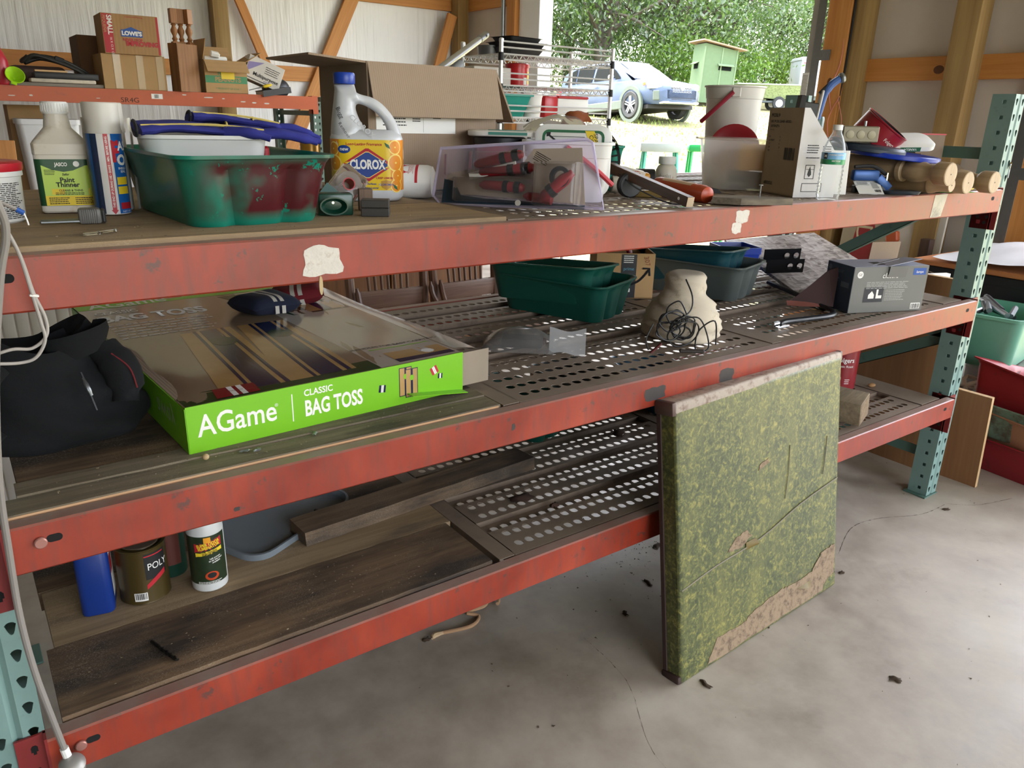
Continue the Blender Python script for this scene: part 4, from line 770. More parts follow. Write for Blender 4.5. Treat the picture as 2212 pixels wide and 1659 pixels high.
# paint thinner jug
t = thing('thinner_jug', 'white paint thinner jug with a green and yellow label', 'jug', (8.1, 16.4, TW), -9)
rg = [rrect(3.3, 2.3, .35, 3, 0), rrect(3.5, 2.5, .4, 3, .12), rrect(3.5, 2.5, .4, 3, 4.0), rrect(3.56, 2.56, .4, 3, 4.05), rrect(3.56, 2.56, .4, 3, 4.75), rrect(3.3, 2.3, .5, 3, 4.95), rrect(1.9, 1.8, .7, 3, 5.75), rrect(1.75, 1.75, .8, 3, 5.85), rrect(1.5, 1.5, .72, 3, 6.75)]
obj('body', B().loft(rg), mat('jug_plastic', '#cfc7ba', .42, var=.05, dirt='#ad9066', damt=.56, ds=16), t, 30)
cp = B().lathe([(.82, 6.75), (.86, 6.85), (.86, 7.5), (.78, 7.58)], 30)
for k in range(30): cp.at(0, 0, 0, 0, 0, k*12).box(.85, .89, -.03, .03, 6.9, 7.45)
obj('cap', cp, WP2, t, 30)
mp = rmap(3.5, 2.5, .4); DG = mat('label_dark_green', '#1f4a2c', .4); LG_ = mat('label_lime', '#b4cf52', .4)
patch(t, DG, mp, -2.3, 2.3, .5, 3.72, nu=24, h=.01); patch(t, LG_, mp, -1.35, 1.95, .52, 3.3, nu=16, h=.02); patch(t, PYEL, mp, -1.35, 1.95, .52, 1.2, nu=16, h=.03); patch(t, DG, mp, 0, 0, 0, 0, h=.03, poly=[(-1.3, 3.3), (-.7, 3.0), (0, 2.86), (.6, 2.95), (1.4, 3.3)])
patch(t, DG, mp, -.55, .35, 3.0, 3.62, h=.035); txt(t, 'JASCO', .34, WHT, lambda u, v, h: mp(u-.1, v+3.36, h), h=.05, bold=.03, sx=.8); txt(t, 'Safer', .22, INK, lambda u, v, h: mp(u+.1, v+2.68, h), h=.04, shear=.2, bold=.02); txt(t, 'Paint\nThinner', .46, INK, lambda u, v, h: mp(u+.15, v+2.12, h), h=.04, bold=.03, line=.72); patch(t, PYEL, mp, -.9, 1.5, 1.28, 1.68, h=.03); txt(t, 'CLEANS & THINS', .2, INK, lambda u, v, h: mp(u+.3, v+1.56, h), h=.05, bold=.02); lines(t, INK, mp, -1.15, .2, 1.08, 4, .13, .06, 3, .045); lines(t, INK, mp, .5, 1.8, 1.08, 4, .13, .06, 4, .045); lines(t, INK, mp, -.7, 1.3, 1.42, 2, .1, .045, 5, .045); lines(t, INK, mp, -1.2, -.5, 3.0, 4, .1, .04, 6, .04)
patch(t, WHT, mp, 0, 0, 0, 0, h=.045, poly=[(.86+.2*math.cos(a), 3.4+.2*math.sin(a)) for a in [k*.4 for k in range(16)]])
# foam sealant cans in shrink wrap
def foamcan(t, x, y, a0):
    c = obj('can', B().lathe([(1.05, 0), (1.15, .06), (1.15, 5.75), (1.0, 6.0)], 28, (x, y, 0)), mat('can_white_print', '#d9d6d2', .35), t); obj('cap', B().lathe([(1.2, 5.55), (1.22, 5.75), (1.17, 5.9), (1.17, 7.55), (1.1, 7.62)], 28, (x, y, 0)), mat('cap_off_white', '#c9c4ba', .45), t); return c
t = thing('foam_cans', 'shrink wrapped pair of blue and white foam sealant cans with white caps', 'spray can', (10.55, 13.6, TW), -9)
foamcan(t, 0, 0, 0); foamcan(t, .3, 2.45, 0); mp = cyl(1.16, 0, -90); BL_ = mat('can_blue', '#1d5fa8', .3)
patch(t, BL_, mp, -1.8, -.75, .1, 5.6, nu=8); patch(t, mat('can_navy', '#1b2c4a', .3), mp, -1.0, -.5, .1, 5.6, nu=4, h=.012); patch(t, BL_, mp, .42, 1.75, .1, 5.6, nu=10); patch(t, PRED, mp, -.05, .24, .35, 5.6, nu=2, h=.012); patch(t, PRED, mp, 0, 0, 0, 0, h=.013, poly=[(-.14, .36), (.095, .05), (.33, .36)])
txt(t, 'THIS END UP DURING USE • SHAKE 1 MIN. BEFORE USING', .2, WHT, lambda u, v, h: mp(.1-v, u+2.95, h), h=.03, bold=.02, sx=.94)
txt(t, 'F', 1.9, PRED, lambda u, v, h: mp(u+.62, v+4.3, h), h=.03, bold=.05, sx=.62); txt(t, 'AS', .85, WHT, lambda u, v, h: mp(u+1.25, v+4.7, h), h=.035, bold=.03, sx=.9); txt(t, 'O', .95, WHT, lambda u, v, h: mp(u+1.05, v+3.75, h), h=.035, bold=.05); txt(t, 'INSULA\nSEAL', .22, WHT, lambda u, v, h: mp(u+1.05, v+3.1, h), h=.03, bold=.02)
for v in (1.45, 2.1): patch(t, PYEL, mp, .5, 1.4, v, v+.52, nu=5, h=.015)
patch(t, PRED, mp, .55, 1.6, .4, .85, nu=5, h=.015); txt(t, 'NET WT.', .2, WHT, lambda u, v, h: mp(u+1.0, v+.22, h), h=.03)
sw = B().loft([[(p[0]+.6*f_, p[1]+1.05*f_, z) for p, f_ in [((rr_*math.cos(a), rr_*math.sin(a)), 1 if math.sin(a)+.5*math.cos(a) > 0 else -.0) for a in [2*math.pi*i/26 for i in range(26)]]] for z, rr_ in ((.1, 1.25), (3, 1.27), (5.5, 1.3), (6.2, 1.26), (6.6, 1.3))], False, False)
obj('shrink_wrap', sw, clear('shrink_film', rough=.12, amt=.12), t, 60)
# ribbed grey plug
t = thing('ribbed_plug', 'grey ribbed plastic plug tool with metal prongs in front of the thinner jug', 'plug', (7.7, 8.7, TW), -6); PG = mat('plug_grey', '#6d6a66', .45)
b = B().rbox(-.1, 1.25, -.55, .55, 0, 1.0, .18, 2)
for k in range(8): b.rbox(.1+k*.12, .17+k*.12, -.6, .6, .06, .98, .03, 1)
obj('body', b, PG, t, 30); obj('end_cap', B().rbox(1.25, 1.5, -.5, .5, .05, .95, .1, 1), mat('plug_dark', '#3b3a39', .5), t)
for y in (-.3, .3): obj('prong', B().rbox(-2.3, 0, y-.14, y+.14, .12, .3, .05, 1), GALV, t)
rr = random.Random(4)
for k in range(7):
    x, y = 7.9+rr.uniform(-.7, .7), 3.1+rr.uniform(-.3, .3); a = rr.uniform(5, 35)
    t = thing('screw', 'loose silver screw in the small heap near the front edge of the top shelf', 'screw', (x, y, TW+.05+.03*k), a, 'loose screws on the top shelf'); obj('shank', B().tube([(-.5, 0, 0), (-.35, 0, 0), (.35, 0, 0)], [.01, .045, .05], 7), CHR, t); obj('head', B().tube([(.35, 0, 0), (.42, 0, 0), (.44, 0, 0)], [.05, .11, .1], 8), CHR, t)
# lug totes -------------------------------------------------------------------
def tote(name, label, loc, rz, w, d, h, m, group=None, rot=None, lobe=.55, flare=.9, chip=None):
    t = thing(name, label, 'tote', loc, rz, group, rot)
    def ring(k, z, inset=0, g=1):
        W, D = w+2*flare*k-2*inset, d+2*flare*k-2*inset; r_ = min(1.5, W*.18); base = rrect(W, D, r_, 5); pts = []
        n = len(base); out = []
        for i in range(n):                                    # subdivide the straight edges
            a, c = base[i], base[(i+1) % n]; L_ = math.hypot(c[0]-a[0], c[1]-a[1]); m_ = max(1, int(L_/.6)) if L_ > 1 else 1
            m_ = 14 if L_ > 1 else 1
            for j in range(m_): out.append((a[0]+(c[0]-a[0])*j/m_, a[1]+(c[1]-a[1])*j/m_))
        for x, y in out:
            if abs(abs(y)-D/2) < .02 and abs(x) < W/2-r_*.5:
                q = lobe*g*(sum(math.exp(-((x-c0)/(W*.055))**2) for c0 in (-W*.2, W*.2))); y -= math.copysign(q, y)
            pts.append((x, y, z))
        return pts
    k1 = (h-.9)/h
    R_ = [ring(-.12, 0), ring(0, .25), ring(k1*.7, h*.7), ring(k1*.85, h-.95), ring(k1, h-.6, 0, 0), ring(1, h-.3, 0, 0), ring(1.28, h-.22, 0, 0), ring(1.3, h, 0, 0), ring(1.15, h, 0, 0), ring(.95, h-.2, .1, 0), ring(k1*.8, h-.95, .12), ring(0, .4, .12), ring(-.1, .2, .12)]
    obj('tub', B().loft(R_), m, t, 40); return t
def redspray():
    t = NT('green_tote_red_overspray'); v = t.co(); n = t.noise(9, v, 3, .5); n2 = t.noise(34, v, 6, .7); sp = t.n('SeparateXYZ', Vector=v.outputs[0])
    zf = t.ramp(t.n('MapRange', Value=sp.outputs[2], i1=.0, i2=.125).outputs[0], [(.05, 0.0), (.2, 1.0), (.8, .95), (.97, .1)])
    yf = t.n('MapRange', Value=sp.outputs[1], i1=-.10, i2=-.165)
    xf = t.ramp(t.n('MapRange', Value=sp.outputs[0], i1=-.15, i2=.15).outputs[0], [(.1, .1), (.26, 1.0)])
    f = t.n('Math', {'operation': 'MULTIPLY'}, i0=zf.outputs[0], i1=yf.outputs[0]); f = t.n('Math', {'operation': 'MULTIPLY'}, i0=f.outputs[0], i1=xf.outputs[0]); f = t.n('Math', {'operation': 'MULTIPLY'}, i0=f.outputs[0], i1=t.ramp(n.outputs[0], [(.30, .1), (.46, 1.0)]).outputs[0])
    f = t.n('Math', {'operation': 'MULTIPLY'}, i0=f.outputs[0], i1=t.ramp(n2.outputs[0], [(.62, 1.0), (.63, 0.0)]).outputs[0])
    t.P(Base_Color=t.mix(f.outputs[0], lin('#0f7460'), lin('#4a0f18')), Roughness=.28); t.bump(n2.outputs[0], .05, .001); return t.m
GT = mat('green_tote_plastic', '#0c4a3e', .42, var=.1, dirt='#23594c', damt=.6, ds=20)
tote('green_tote', 'bright green plastic tote with dark red overspray on the top shelf', (17.6, 10.6, TW), 3, 8.9, 14.2, 4.6, redspray())
t = thing('white_basin', 'white rectangular plastic tub resting inside the oversprayed green tote', 'tub', (16.9, 12.6, TW+2.2), -8); obj('tub', B().loft([rrect(7.6, 6.4, 1.2, 5, 0), rrect(8.4, 7.2, 1.3, 5, 3.1), rrect(8.8, 7.6, 1.4, 5, 3.15), rrect(8.8, 7.6, 1.4, 5, 3.4), rrect(8.3, 7.1, 1.3, 5, 3.4), rrect(7.4, 6.2, 1.1, 5, .15)]), mat('milky_tub', '#cfcdca', .35, var=.05), t)
obj('red_clip', B().rbox(4.2, 4.7, -1.2, -.4, 1.6, 2.6, .15, 1), PRED, t)
BG = mat('blue_suede_glove', '#2b2f84', .9, var=.18, vs=20, bump=.35, bs=140); YG = mat('glove_yellow_piping', '#c9b463', .8); BK = mat('glove_black_hem', '#17161b', .85)
def glove(label, loc, rot, flip=1):
    t = thing('work_glove', label, 'glove', loc, 0, 'blue work gloves', rot)
    b = B().tube([(-6, 0, .0), (-3.5, .2, .25), (-1, 0, .15), (1.5, .1, .1), (3.2, 0, 0)], [2.3, 2.0, 1.8, 2.1, 1.7], 18, 5, flat=.2)
    obj('gauntlet', b, BG, t, 70)
    for k, (y, ln) in enumerate(((-1.25, 3.2), (-.4, 3.7), (.5, 3.6), (1.3, 2.9))): obj('finger', B().tube([(2.2, y*.9, 0), (3.6, y, .12), (3.2+ln*.6, y*1.05, -.12), (3.1+ln, y*1.1, -.4)], [.5, .5, .46, .3], 10, 4, flat=.72), BG, t, 70)
    obj('thumb', B().tube([(-.2, -1.2*flip, .1), (1.2, -2.1*flip, .2), (2.6, -2.6*flip, -.1)], [.6, .55, .35], 10, 4, flat=.7), BG, t, 70)
    obj('hem', B().tube([(-6.1, 2.25*math.cos(a), .02+.46*math.sin(a)) for a in [2*math.pi*i/18 for i in range(18)]], .12, 6, 0, False, True), BK, t)
    obj('piping', B().tube([(-5.8, -1.5, .35), (-2, -1.2, .55), (.5, -1.3, .5), (2.4, -1.3, .35)], .09, 6, 5), YG, t); obj('piping', B().tube([(-.2, -1.5, .4), (0, 0, .66), (0, 1.4, .5)], .09, 6, 5), YG, t)
    return t
glove('blue suede work glove lying with its black cuff over the left of the white tub', (18.3, 10.8, TW+5.8), (4, 1.5, -8)); glove('blue suede work glove on top with fingers drooping to the right', (20.6, 11.9, TW+6.25), (-4, 6, -10), -1).scale = (.74, .9, .9)
# bleach bottle ------------------------------------------------------------------
t = thing('bleach_bottle', 'white bleach bottle with a blue cap and yellow lemon label', 'bottle', (32.1, 16.2, TW), -26); BW = mat('bleach_plastic', '#c9cbd0', .34, var=.05, dirt='#b29b78', damt=.72, ds=7)
obj('body', B().loft([rrect(5.6, 3.6, 1.5, 6, 0), rrect(6.2, 4.2, 1.6, 6, .35), rrect(6.3, 4.3, 1.6, 6, .9), rrect(6.3, 4.3, 1.6, 6, 5.3), rrect(6.1, 4.1, 1.6, 6, 5.55), rrect(4.8, 2.8, 1.2, 6, 6.0)]), BW, t, 50)
out = [(-3.12, 3.2), (-3.12, 5.2), (-3.0, 6.6), (-2.75, 8.2), (-2.6, 9.2), (-2.5, 9.75), (-1.0, 9.75), (-.95, 9.2), (-.4, 8.9), (.6, 8.65), (1.5, 8.1), (2.3, 7.2), (2.85, 6.2), (3.1, 5.2), (3.12, 3.2), (1.6, 3.0), (0, 3.0), (-1.6, 3.0)]
hol = [(-.25, 6.3), (-.45, 6.6), (-.6, 6.9), (-.75, 7.3), (-.85, 7.7), (-.8, 8.0), (-.6, 8.1), (-.3, 8.05), (.1, 7.9), (.7, 7.55), (1.2, 7.1), (1.55, 6.6), (1.75, 6.1), (1.75, 5.75), (1.6, 5.5), (1.1, 5.5), (.5, 5.65), (0, 6.0)]
def sm(p): return [tuple(q)[:2] for q in crom([Vector((a, c, 0)) for a, c in p], 4, True)]
O_, H_ = sm(out), sm(hol); NK = 9; rings = []
for sgn in (-1, 1):
    for k in range(NK+1):
        kk = k/NK if sgn < 0 else 1-k/NK; row = []
        for (ox, oz), (hx, hz) in zip(O_, H_):
            x, z = ox+(hx-ox)*kk, oz+(hz-oz)*kk; dd = math.hypot(ox-hx, oz-hz); T = min(2.05 if z < 6 else 2.05-(z-6)*.36, dd*.62); row.append((x, sgn*T*max(0, 1-abs(2*kk-1)**2.6)**.5, z))
        rings.append(row)
rings.append(rings[0]); obj('handle_body', B().loft(rings, False, False), BW, t, 60)
obj('cap', B().lathe([(.88, 9.7), (.92, 9.8), (.92, 10.5), (.85, 10.62), (.05, 10.64)], 26, (-1.75, 0, 0)), mat('cap_blue', '#1c3fa0', .35), t)
mp = rmap(6.3, 4.3, 1.6); YL = mat('label_lemon_yellow', '#e0bd1e', .35); OR_ = mat('label_orange', '#dd8a22', .35); NV = mat('label_navy', '#1e3f8c', .35); CR = mat('label_crimson', '#b01a2c', .35); PY = mat('label_pale_yellow', '#efd372', .35)
patch(t, YL, mp, -3.9, 3.9, .95, 5.2, nu=40, h=.01); patch(t, OR_, mp, 2.0, 3.9, .95, 5.2, nu=10, h=.015); patch(t, OR_, mp, -3.9, -2.4, 2.6, 5.2, nu=8, h=.015)
def disc(cx, cy, r_, m, h): patch(t, m, mp, 0, 0, 0, 0, 'lemon_slice', h=h, poly=[(cx+r_*math.cos(a), cy+r_*math.sin(a)) for a in [k*math.pi/11 for k in range(22)]])
for cx, cy, r_ in ((2.45, 4.6, .62), (2.5, 3.3, .75), (2.7, 2.2, .6), (2.55, 1.35, .6), (-3.0, 4.4, .6), (-2.9, 3.2, .7)): disc(cx, cy, r_, PY, .03); disc(cx, cy, r_*.84, OR_ if cx > 0 else mat('label_amber', '#c9851f', .4), .036); disc(cx, cy, r_*.12, PY, .042)
for px_, py_ in ((1.75, 4.7), (2.4, 1.2)): patch(t, PGRN, mp, 0, 0, 0, 0, 'leaf_print', h=.05, poly=[(px_-.25, py_+.3), (px_+.12, py_+.1), (px_+.25, py_-.25), (px_-.1, py_-.05)])
def hexa(w_, h_): return [(-w_*.30, h_*.08+.0), (0, h_/2), (w_/2, 0.02), (w_*.0, -h_/2), (-w_/2, 0)]
dm = lambda w_, h_: [(-w_/2, .08), (-w_/2, -.08), (-.12, -h_/2), (.12, -h_/2), (w_/2, -.08), (w_/2, .08), (.12, h_/2), (-.12, h_/2)]
oc = lambda u, v, h: mp(u*1.08+.0, v*1.06+3.1, h)
patch(t, CR, oc, 0, 0, 0, 0, 'logo_diamond', h=.03, poly=dm(3.9, 2.6)); patch(t, PY, oc, 0, 0, 0, 0, 'logo_line', h=.034, poly=dm(3.35, 2.1)); patch(t, NV, oc, 0, 0, 0, 0, 'logo_field', h=.038, poly=dm(3.2, 1.98))
txt(t, 'CLOROX', 1.0, NV, lambda u, v, h: oc(u+.04, v-.03, h), h=.044, bold=.08, sx=.66, name='logo_shadow'); txt(t, 'CLOROX', 1.0, WHT, oc, h=.05, bold=.04, sx=.67)
txt(t, 'Long-Lasting Fragrance', .33, CR, lambda u, v, h: mp(u-.25, v+4.82, h), h=.04, bold=.02); disc(-1.95, 4.5, .0, PY, .0) if False else None
patch(t, NV, mp, 0, 0, 0, 0, 'new_badge', h=.045, poly=[(-1.95+.55*math.cos(a), 4.38+.34*math.sin(a)) for a in [k*math.pi/10 for k in range(20)]]); txt(t, 'new', .42, WHT, lambda u, v, h: mp(u-1.95, v+4.4, h), h=.055, bold=.02)
txt(t, 'CRISP LEMON', .24, PRED, lambda u, v, h: mp(u+1.45, v+2.0, h), h=.05, bold=.02); txt(t, 'Protects Surfaces', .23, NV, lambda u, v, h: mp(u-.1, v+1.5, h), h=.04, bold=.02, shear=.15); txt(t, 'Keeps Whiter Longer', .23, NV, lambda u, v, h: mp(u-.1, v+1.15, h), h=.04, bold=.02, shear=.15)
sh = [(1.15, 1.75), (1.6, 1.85), (2.05, 1.75), (2.0, 1.25), (1.6, .98), (1.2, 1.25)]
patch(t, mat('label_gold', '#b98a34', .35), mp, 0, 0, 0, 0, 'shield', h=.045, poly=sh); patch(t, PY, mp, .95, 2.25, 1.32, 1.56, 'shield_band', h=.05); txt(t, 'CLOROMAX', .24, NV, lambda u, v, h: mp(u+1.6, v+1.44, h), h=.055, bold=.02, sx=.95)
sf = lambda u, v, h: Vector((-2.1+u*.5, -1.55-.25*(v/3)*-1-h-.25, 7.0))
hm = plane((-2.15, -1.78, 6.9), (.95, -.12, -.3), (.2, .28, .95))
INKM = mat('marker_black', '#15141a', .6)
def rot_(fn, du, dv, a):
    c_, s_ = math.cos(R(a)), math.sin(R(a)); return lambda u, v, h: fn(u*c_-v*s_+du, u*s_+v*c_+dv, h)
wr_ = plane((-2.05, -1.87, 6.6), (.92, -.28, 0), (0, .36, .93)); txt(t, 'Bugg', .55, INKM, rot_(wr_, -.1, .75, -66), h=.14, name='marker_writing'); txt(t, 'Remoor', .42, INKM, rot_(wr_, .25, -.75, -56), h=.12, sp=1.15, name='marker_writing')
txt(t, 'CLOROX', .62, BW, rot_(plane((-.35, -2.02, 6.35), (1, 0, 0), (0, .3, .95)), 0, -.1, -42), h=.06, bold=.02, name='embossed_letters', sp=1.05)
# spray can, tape packs, green dispenser, blocks ----------------------------------
t = thing('spray_can', 'small gold aerosol can with a red lower label behind the green tote', 'spray can', (28.9, 21.4, TW), -22); obj('can', B().lathe([(.85, 0), (.9, .1), (.9, 4.7), (.75, 5.0), (.62, 5.15), (.62, 5.35)], 24), mat('can_gold', '#a97b2a', .3, .4), t); obj('nozzle', B().lathe([(.22, 5.3), (.22, 5.75), (.12, 5.8)], 10), WHT, t)
patch(t, PRED, cyl(.91, 0, -90), -1.3, 1.3, 1.3, 2.9, nu=10); patch(t, WHT, cyl(.91, 0, -90), -1.3, 1.3, .6, 1.3, nu=10)
CLR = clear('clear_plastic', rough=.06, amt=.22); TAPE = clear('tape_roll_plastic', (.92, .9, .9), .1, .3, .25, (.72, .68, .66))
t = thing('tape_pack', 'clear packing tape rolls in a card and plastic pack leaning on the bleach bottle', 'tape', (25.4, 10.0, TW), rot=(-18, 40, -22))
obj('backing_card', B().rbox(-1.1, 1.3, .5, .56, 0, 4.0, .02, 1), mat('card_beige', '#a3937c', .7), t)
for z in (1.0, 2.5): obj('tape_roll', B().at(.1, -.35, z, 90).lathe([(.5, -.8), (1.0, -.8), (1.0, .8), (.5, .8), (.5, -.8)], 24, c0=False, c1=False), TAPE, t); obj('roll_core', B().at(.1, -.35, z, 90).lathe([(.42, -.8), (.5, -.8), (.5, .8), (.42, .8), (.42, -.8)], 20, c0=False, c1=False), PRED, t)
obj('blister', B().rbox(-1.05, 1.25, -1.3, .5, 0, 3.8, .3, 2), CLR, t); obj('barcode_card', B().box(-1.3, -.2, -1.36, -1.33, .2, 1.4), mat('card_teal', '#3b5a55', .6), t)
t = thing('tape_dispenser', 'dark green plastic dispenser with an oval mouth beside the green tote', 'dispenser', (24.6, 6.6, TW), -16); DGP = mat('dispenser_green', '#0d3b2c', .3)
obj('body', B().rbox(-1.2, 1.35, -.5, 1.1, 0, 1.6, .12, 2), DGP, t)
def oval(w_, h_, y, z=.75, n=20): return [(w_*math.cos(2*math.pi*i/n)-.15, y, z+h_*math.sin(2*math.pi*i/n)) for i in range(n)]
obj('mouth', B().loft([oval(.75, .45, -.4), oval(.95, .6, -.9), oval(1.05, .68, -1.15), oval(.95, .58, -1.15), oval(.7, .4, -.6), oval(.6, .3, -.45)], False, True), DGP, t); obj('screw_head', B().at(-.15, -.47, .95, 90).lathe([(.1, 0), (.1, .06)], 10), CHR, t)
BLK = mat('graphite_block', '#35322f', .55, var=.2, bump=.1)
t = thing('sanding_block', 'pair of dark grey square blocks at the front of the top shelf', 'block', (27.2, 4.9, TW), -30); obj('lower_block', B().rbox(-1.05, 1.05, -.75, .75, 0, .62, .05, 1), BLK, t); obj('upper_block', B().rbox(-1.05, 1.05, -.72, .78, .64, 1.22, .05, 1), BLK, t)
solo('wood_cube', 'small brown wooden cube behind the dark grey blocks', 'block', B().rbox(-.55, .55, -.5, .5, 0, 1.7, .05, 1), wood('brown_cube', '#5e4a3d', '#7d6655', 2, 3), (28.0, 8.3, TW), -20)
# big open carton -------------------------------------------------------------------
CBG = cardboard('cardboard_grey_brown', '#9a8570', 0, 1100, .22)
t = carton('open_carton', 'large open cardboard box with its front flap hanging down behind the bleach bottle', (41.6, 25.8, TW), 0, 14.6, 11, 11.9, CBG, [('f', 253, 5.0), ('l', 176, 5.5), ('r', 244, 5.6)], open_top=True)
fm = plane((0, -5.53, 0), (1, 0, 0), (0, 0, 1)); patch(t, WHT, fm, -6.5, 2.3, 5.6, 8.2, 'shipping_label'); lines(t, INK, fm, -2.6, -1.6, 7.2, 3, .2, .1, 3, .02); patch(t, INK, fm, -1.4, -1.38, 5.7, 8.1, h=.02); patch(t, INK, fm, -.3, .6, 7.0, 7.12, h=.02); lines(t, INK, fm, -5.8, -3, 7.6, 5, .3, .1, 4, .02)
# aluminium tubes poking out of the carton
t = thing('metal_tube', 'shiny aluminium tube poking up out of the big open carton', 'pipe', (41, 21.7, 58.6), rot=(0, 0, 0)); obj('tube', B().tube([(0, 0, 0), (14.6, 10.7, 5.9)], .38, 16), mat('aluminium', '#b9bbbc', .3, .9), t); obj('end_sleeve', B().tube([(12.9, 9.45, 5.2), (14.7, 10.78, 5.95)], .42, 16), mat('tube_sleeve', '#8d9092', .35, .9), t); obj('snap_button', B().ell((14.2, 9.95, 5.75), .14, .14, .14, 8, 5), INK, t)
solo('grey_pipe', 'short grey plastic pipe end beside the aluminium tube', 'pipe', B().tube([(0, 0, 0), (4.6, 2.4, 2.6)], .55, 18), mat('grey_pvc', '#7b7d7e', .5), (44.6, 25.4, 58.2))
# lying roll with red print
t = thing('printed_roll', 'white plastic bottle with red print lying on its side beside the bleach', 'bottle', (37.3, 17.0, TM+1.6), rot=(0, 90, -38)); obj('body', B().lathe([(1.2, -3), (1.55, -2.6), (1.55, 1.3), (1.42, 1.75), (1.0, 1.95)], 28), WP2, t)
mp = cyl(1.56, 0, 200); patch(t, PRED, mp, -1.9, 1.9, .25, .5, nu=14, h=.012)
for k, u in enumerate((-.9, 0, .9)): patch(t, PRED, mp, 0, 0, 0, 0, 'glass_icon', h=.012, poly=[(u-.2, -.9), (u+.2, -.9), (u+.04, -.6), (u+.04, -.4), (u-.04, -.4), (u-.04, -.6)])
lines(t, PRED, mp, -1.4, 1.2, .05, 5, .1, .03, 3)
# blister pack of tools --------------------------------------------------------------
t = thing('blister_pack', 'clear plastic blister pack of red and black hand tools leaning on the top shelf', 'blister pack', (41.3, 6.6, TM+.05), rot=(-10, -2, -58))
VIO = clear('violet_tint_plastic', (.93, .9, .98), .08, .22, .1, (.85, .82, .9)); fr = [(-8, .9), (-7.4, 5.1), (6.4, 5.9), (6.9, 5.6), (8.3, .2), (-7.2, .1)]
obj('card_insert', B().prism([(-7, .6), (-6.5, 2.4), (-5.2, 1.1), (6.6, .5), (6.0, 5.2), (1.6, 5.1), (.2, 3.2), (-4.4, 3.3), (-6.6, 2.9)], .26, .3, 'y'), mat('card_taupe', '#a89a8c', .6), t); obj('card_corner', B().prism([(-7.1, .3), (-6.9, 2.4), (-5.9, 2.2), (-5.2, 1.0), (-2.8, .75), (6.6, .4), (6.6, .05)], .18, .22, 'y'), mat('card_navy', '#1d3648', .5), t)
obj('back_sheet', B().prism(fr, .34, .38, 'y'), VIO, t)
obj('rim', B().tube([(x, .2, z) for x, z in fr], .14, 8, 0, False, True), clear('violet_rim', (.9, .86, .97), .1, .3, .45, (.8, .76, .9)), t)
bb = B()
def bulge(x0, x1, z0, z1, dp): bb.loft([[(x, y, z) for x, z, y in ((x0, z0, .2), (x1, z0, .2), (x1, z1, .2), (x0, z1, .2))], [(x0+.15, -dp*.8, z0+.1), (x1-.15, -dp*.8, z0+.1), (x1-.15, -dp*.8, z1-.1), (x0+.15, -dp*.8, z1-.1)], [(x0+.5, -dp, z0+.35), (x1-.5, -dp, z0+.35), (x1-.5, -dp, z1-.35), (x0+.5, -dp, z1-.35)]], False, True)
bulge(-6.8, -4.6, 2.7, 4.6, .6); bulge(-5.6, 2.2, .4, 2.6, 1.2); bulge(-4.2, 1.6, 2.7, 4.8, 1.1); bulge(2.2, 6.4, .2, 3.9, 1.9)
obj('bubble', bb, clear('clear_bubble', (.97, .96, .99), .1, .2, .07, (.95, .95, .97)), t, 50)
RT = mat('tool_red', '#8a1822', .4); BT = mat('tool_black', '#16161a', .45); WT_ = mat('tool_offwhite', '#c2bdb4', .45)
for k, (x, z, a, ln) in enumerate(((-3.6, 3.6, 12, 4.6), (-3.2, 2.9, 6, 5.2), (-3.0, 1.9, -3, 4.2))):
    o = obj('tool_handle', B().at(x, -.5, z, 0, -a).tube([(0, 0, 0), (.4, 0, 0), (ln-.4, 0, 0), (ln, 0, 0)], [.2, .42, .48, .28], 10), RT, t); obj('grip', B().at(x, -.5, z, 0, -a).tube([(ln*.55, 0, 0), (ln*.66, 0, 0)], .52, 10).tube([(ln*.8, 0, 0), (ln*.93, 0, 0)], .52, 10), BT, o)
obj('paddle', B().at(-4.0, -.7, 2.5, 0, -14).rbox(0, 4.6, -.06, .06, -.3, .35, .05, 1), WT_, t)
o = obj('cutter', B().at(3.3, -.9, 1.0, 0, -35).tube([(-.6, 0, 0), (0, 0, 0), (2.2, 0, .2), (3.1, 0, .3)], [.25, .5, .55, .3], 10).at(1.3, -.7, 1.0, 0, 4).tube([(0, 0, 0), (.4, 0, 0), (2.6, 0, -.1)], [.15, .4, .45], 10), RT, t); obj('jaw', B().at(4.6, -1.0, 2.6, 90).lathe([(.55, -.2), (.9, -.2), (.9, .2), (.55, .2), (.55, -.2)], 20, c0=False, c1=False), BT, o); obj('grip', B().at(3.3, -.9, 1.0, 0, -35).tube([(.5, 0, .05), (1.0, 0, .1)], .6, 10), BT, o)
txt(t, 'BRINKS', .5, INK, lambda u, v, h: Vector((5.7+v, .24-h, 4.1+u*-1)), name='card_lettering', sx=.8) if False else None
lines(t, INK, plane((1.9, .24, 4.9), (.9, 0, -.45), (.45, 0, .9)), 0, 1.6, 0, 5, .16, .06, 7, .01); obj('hang_disc', B().at(1.0, -1.2, .35, 90).lathe([(.26, 0), (.26, .05)], 14), WT_, t)
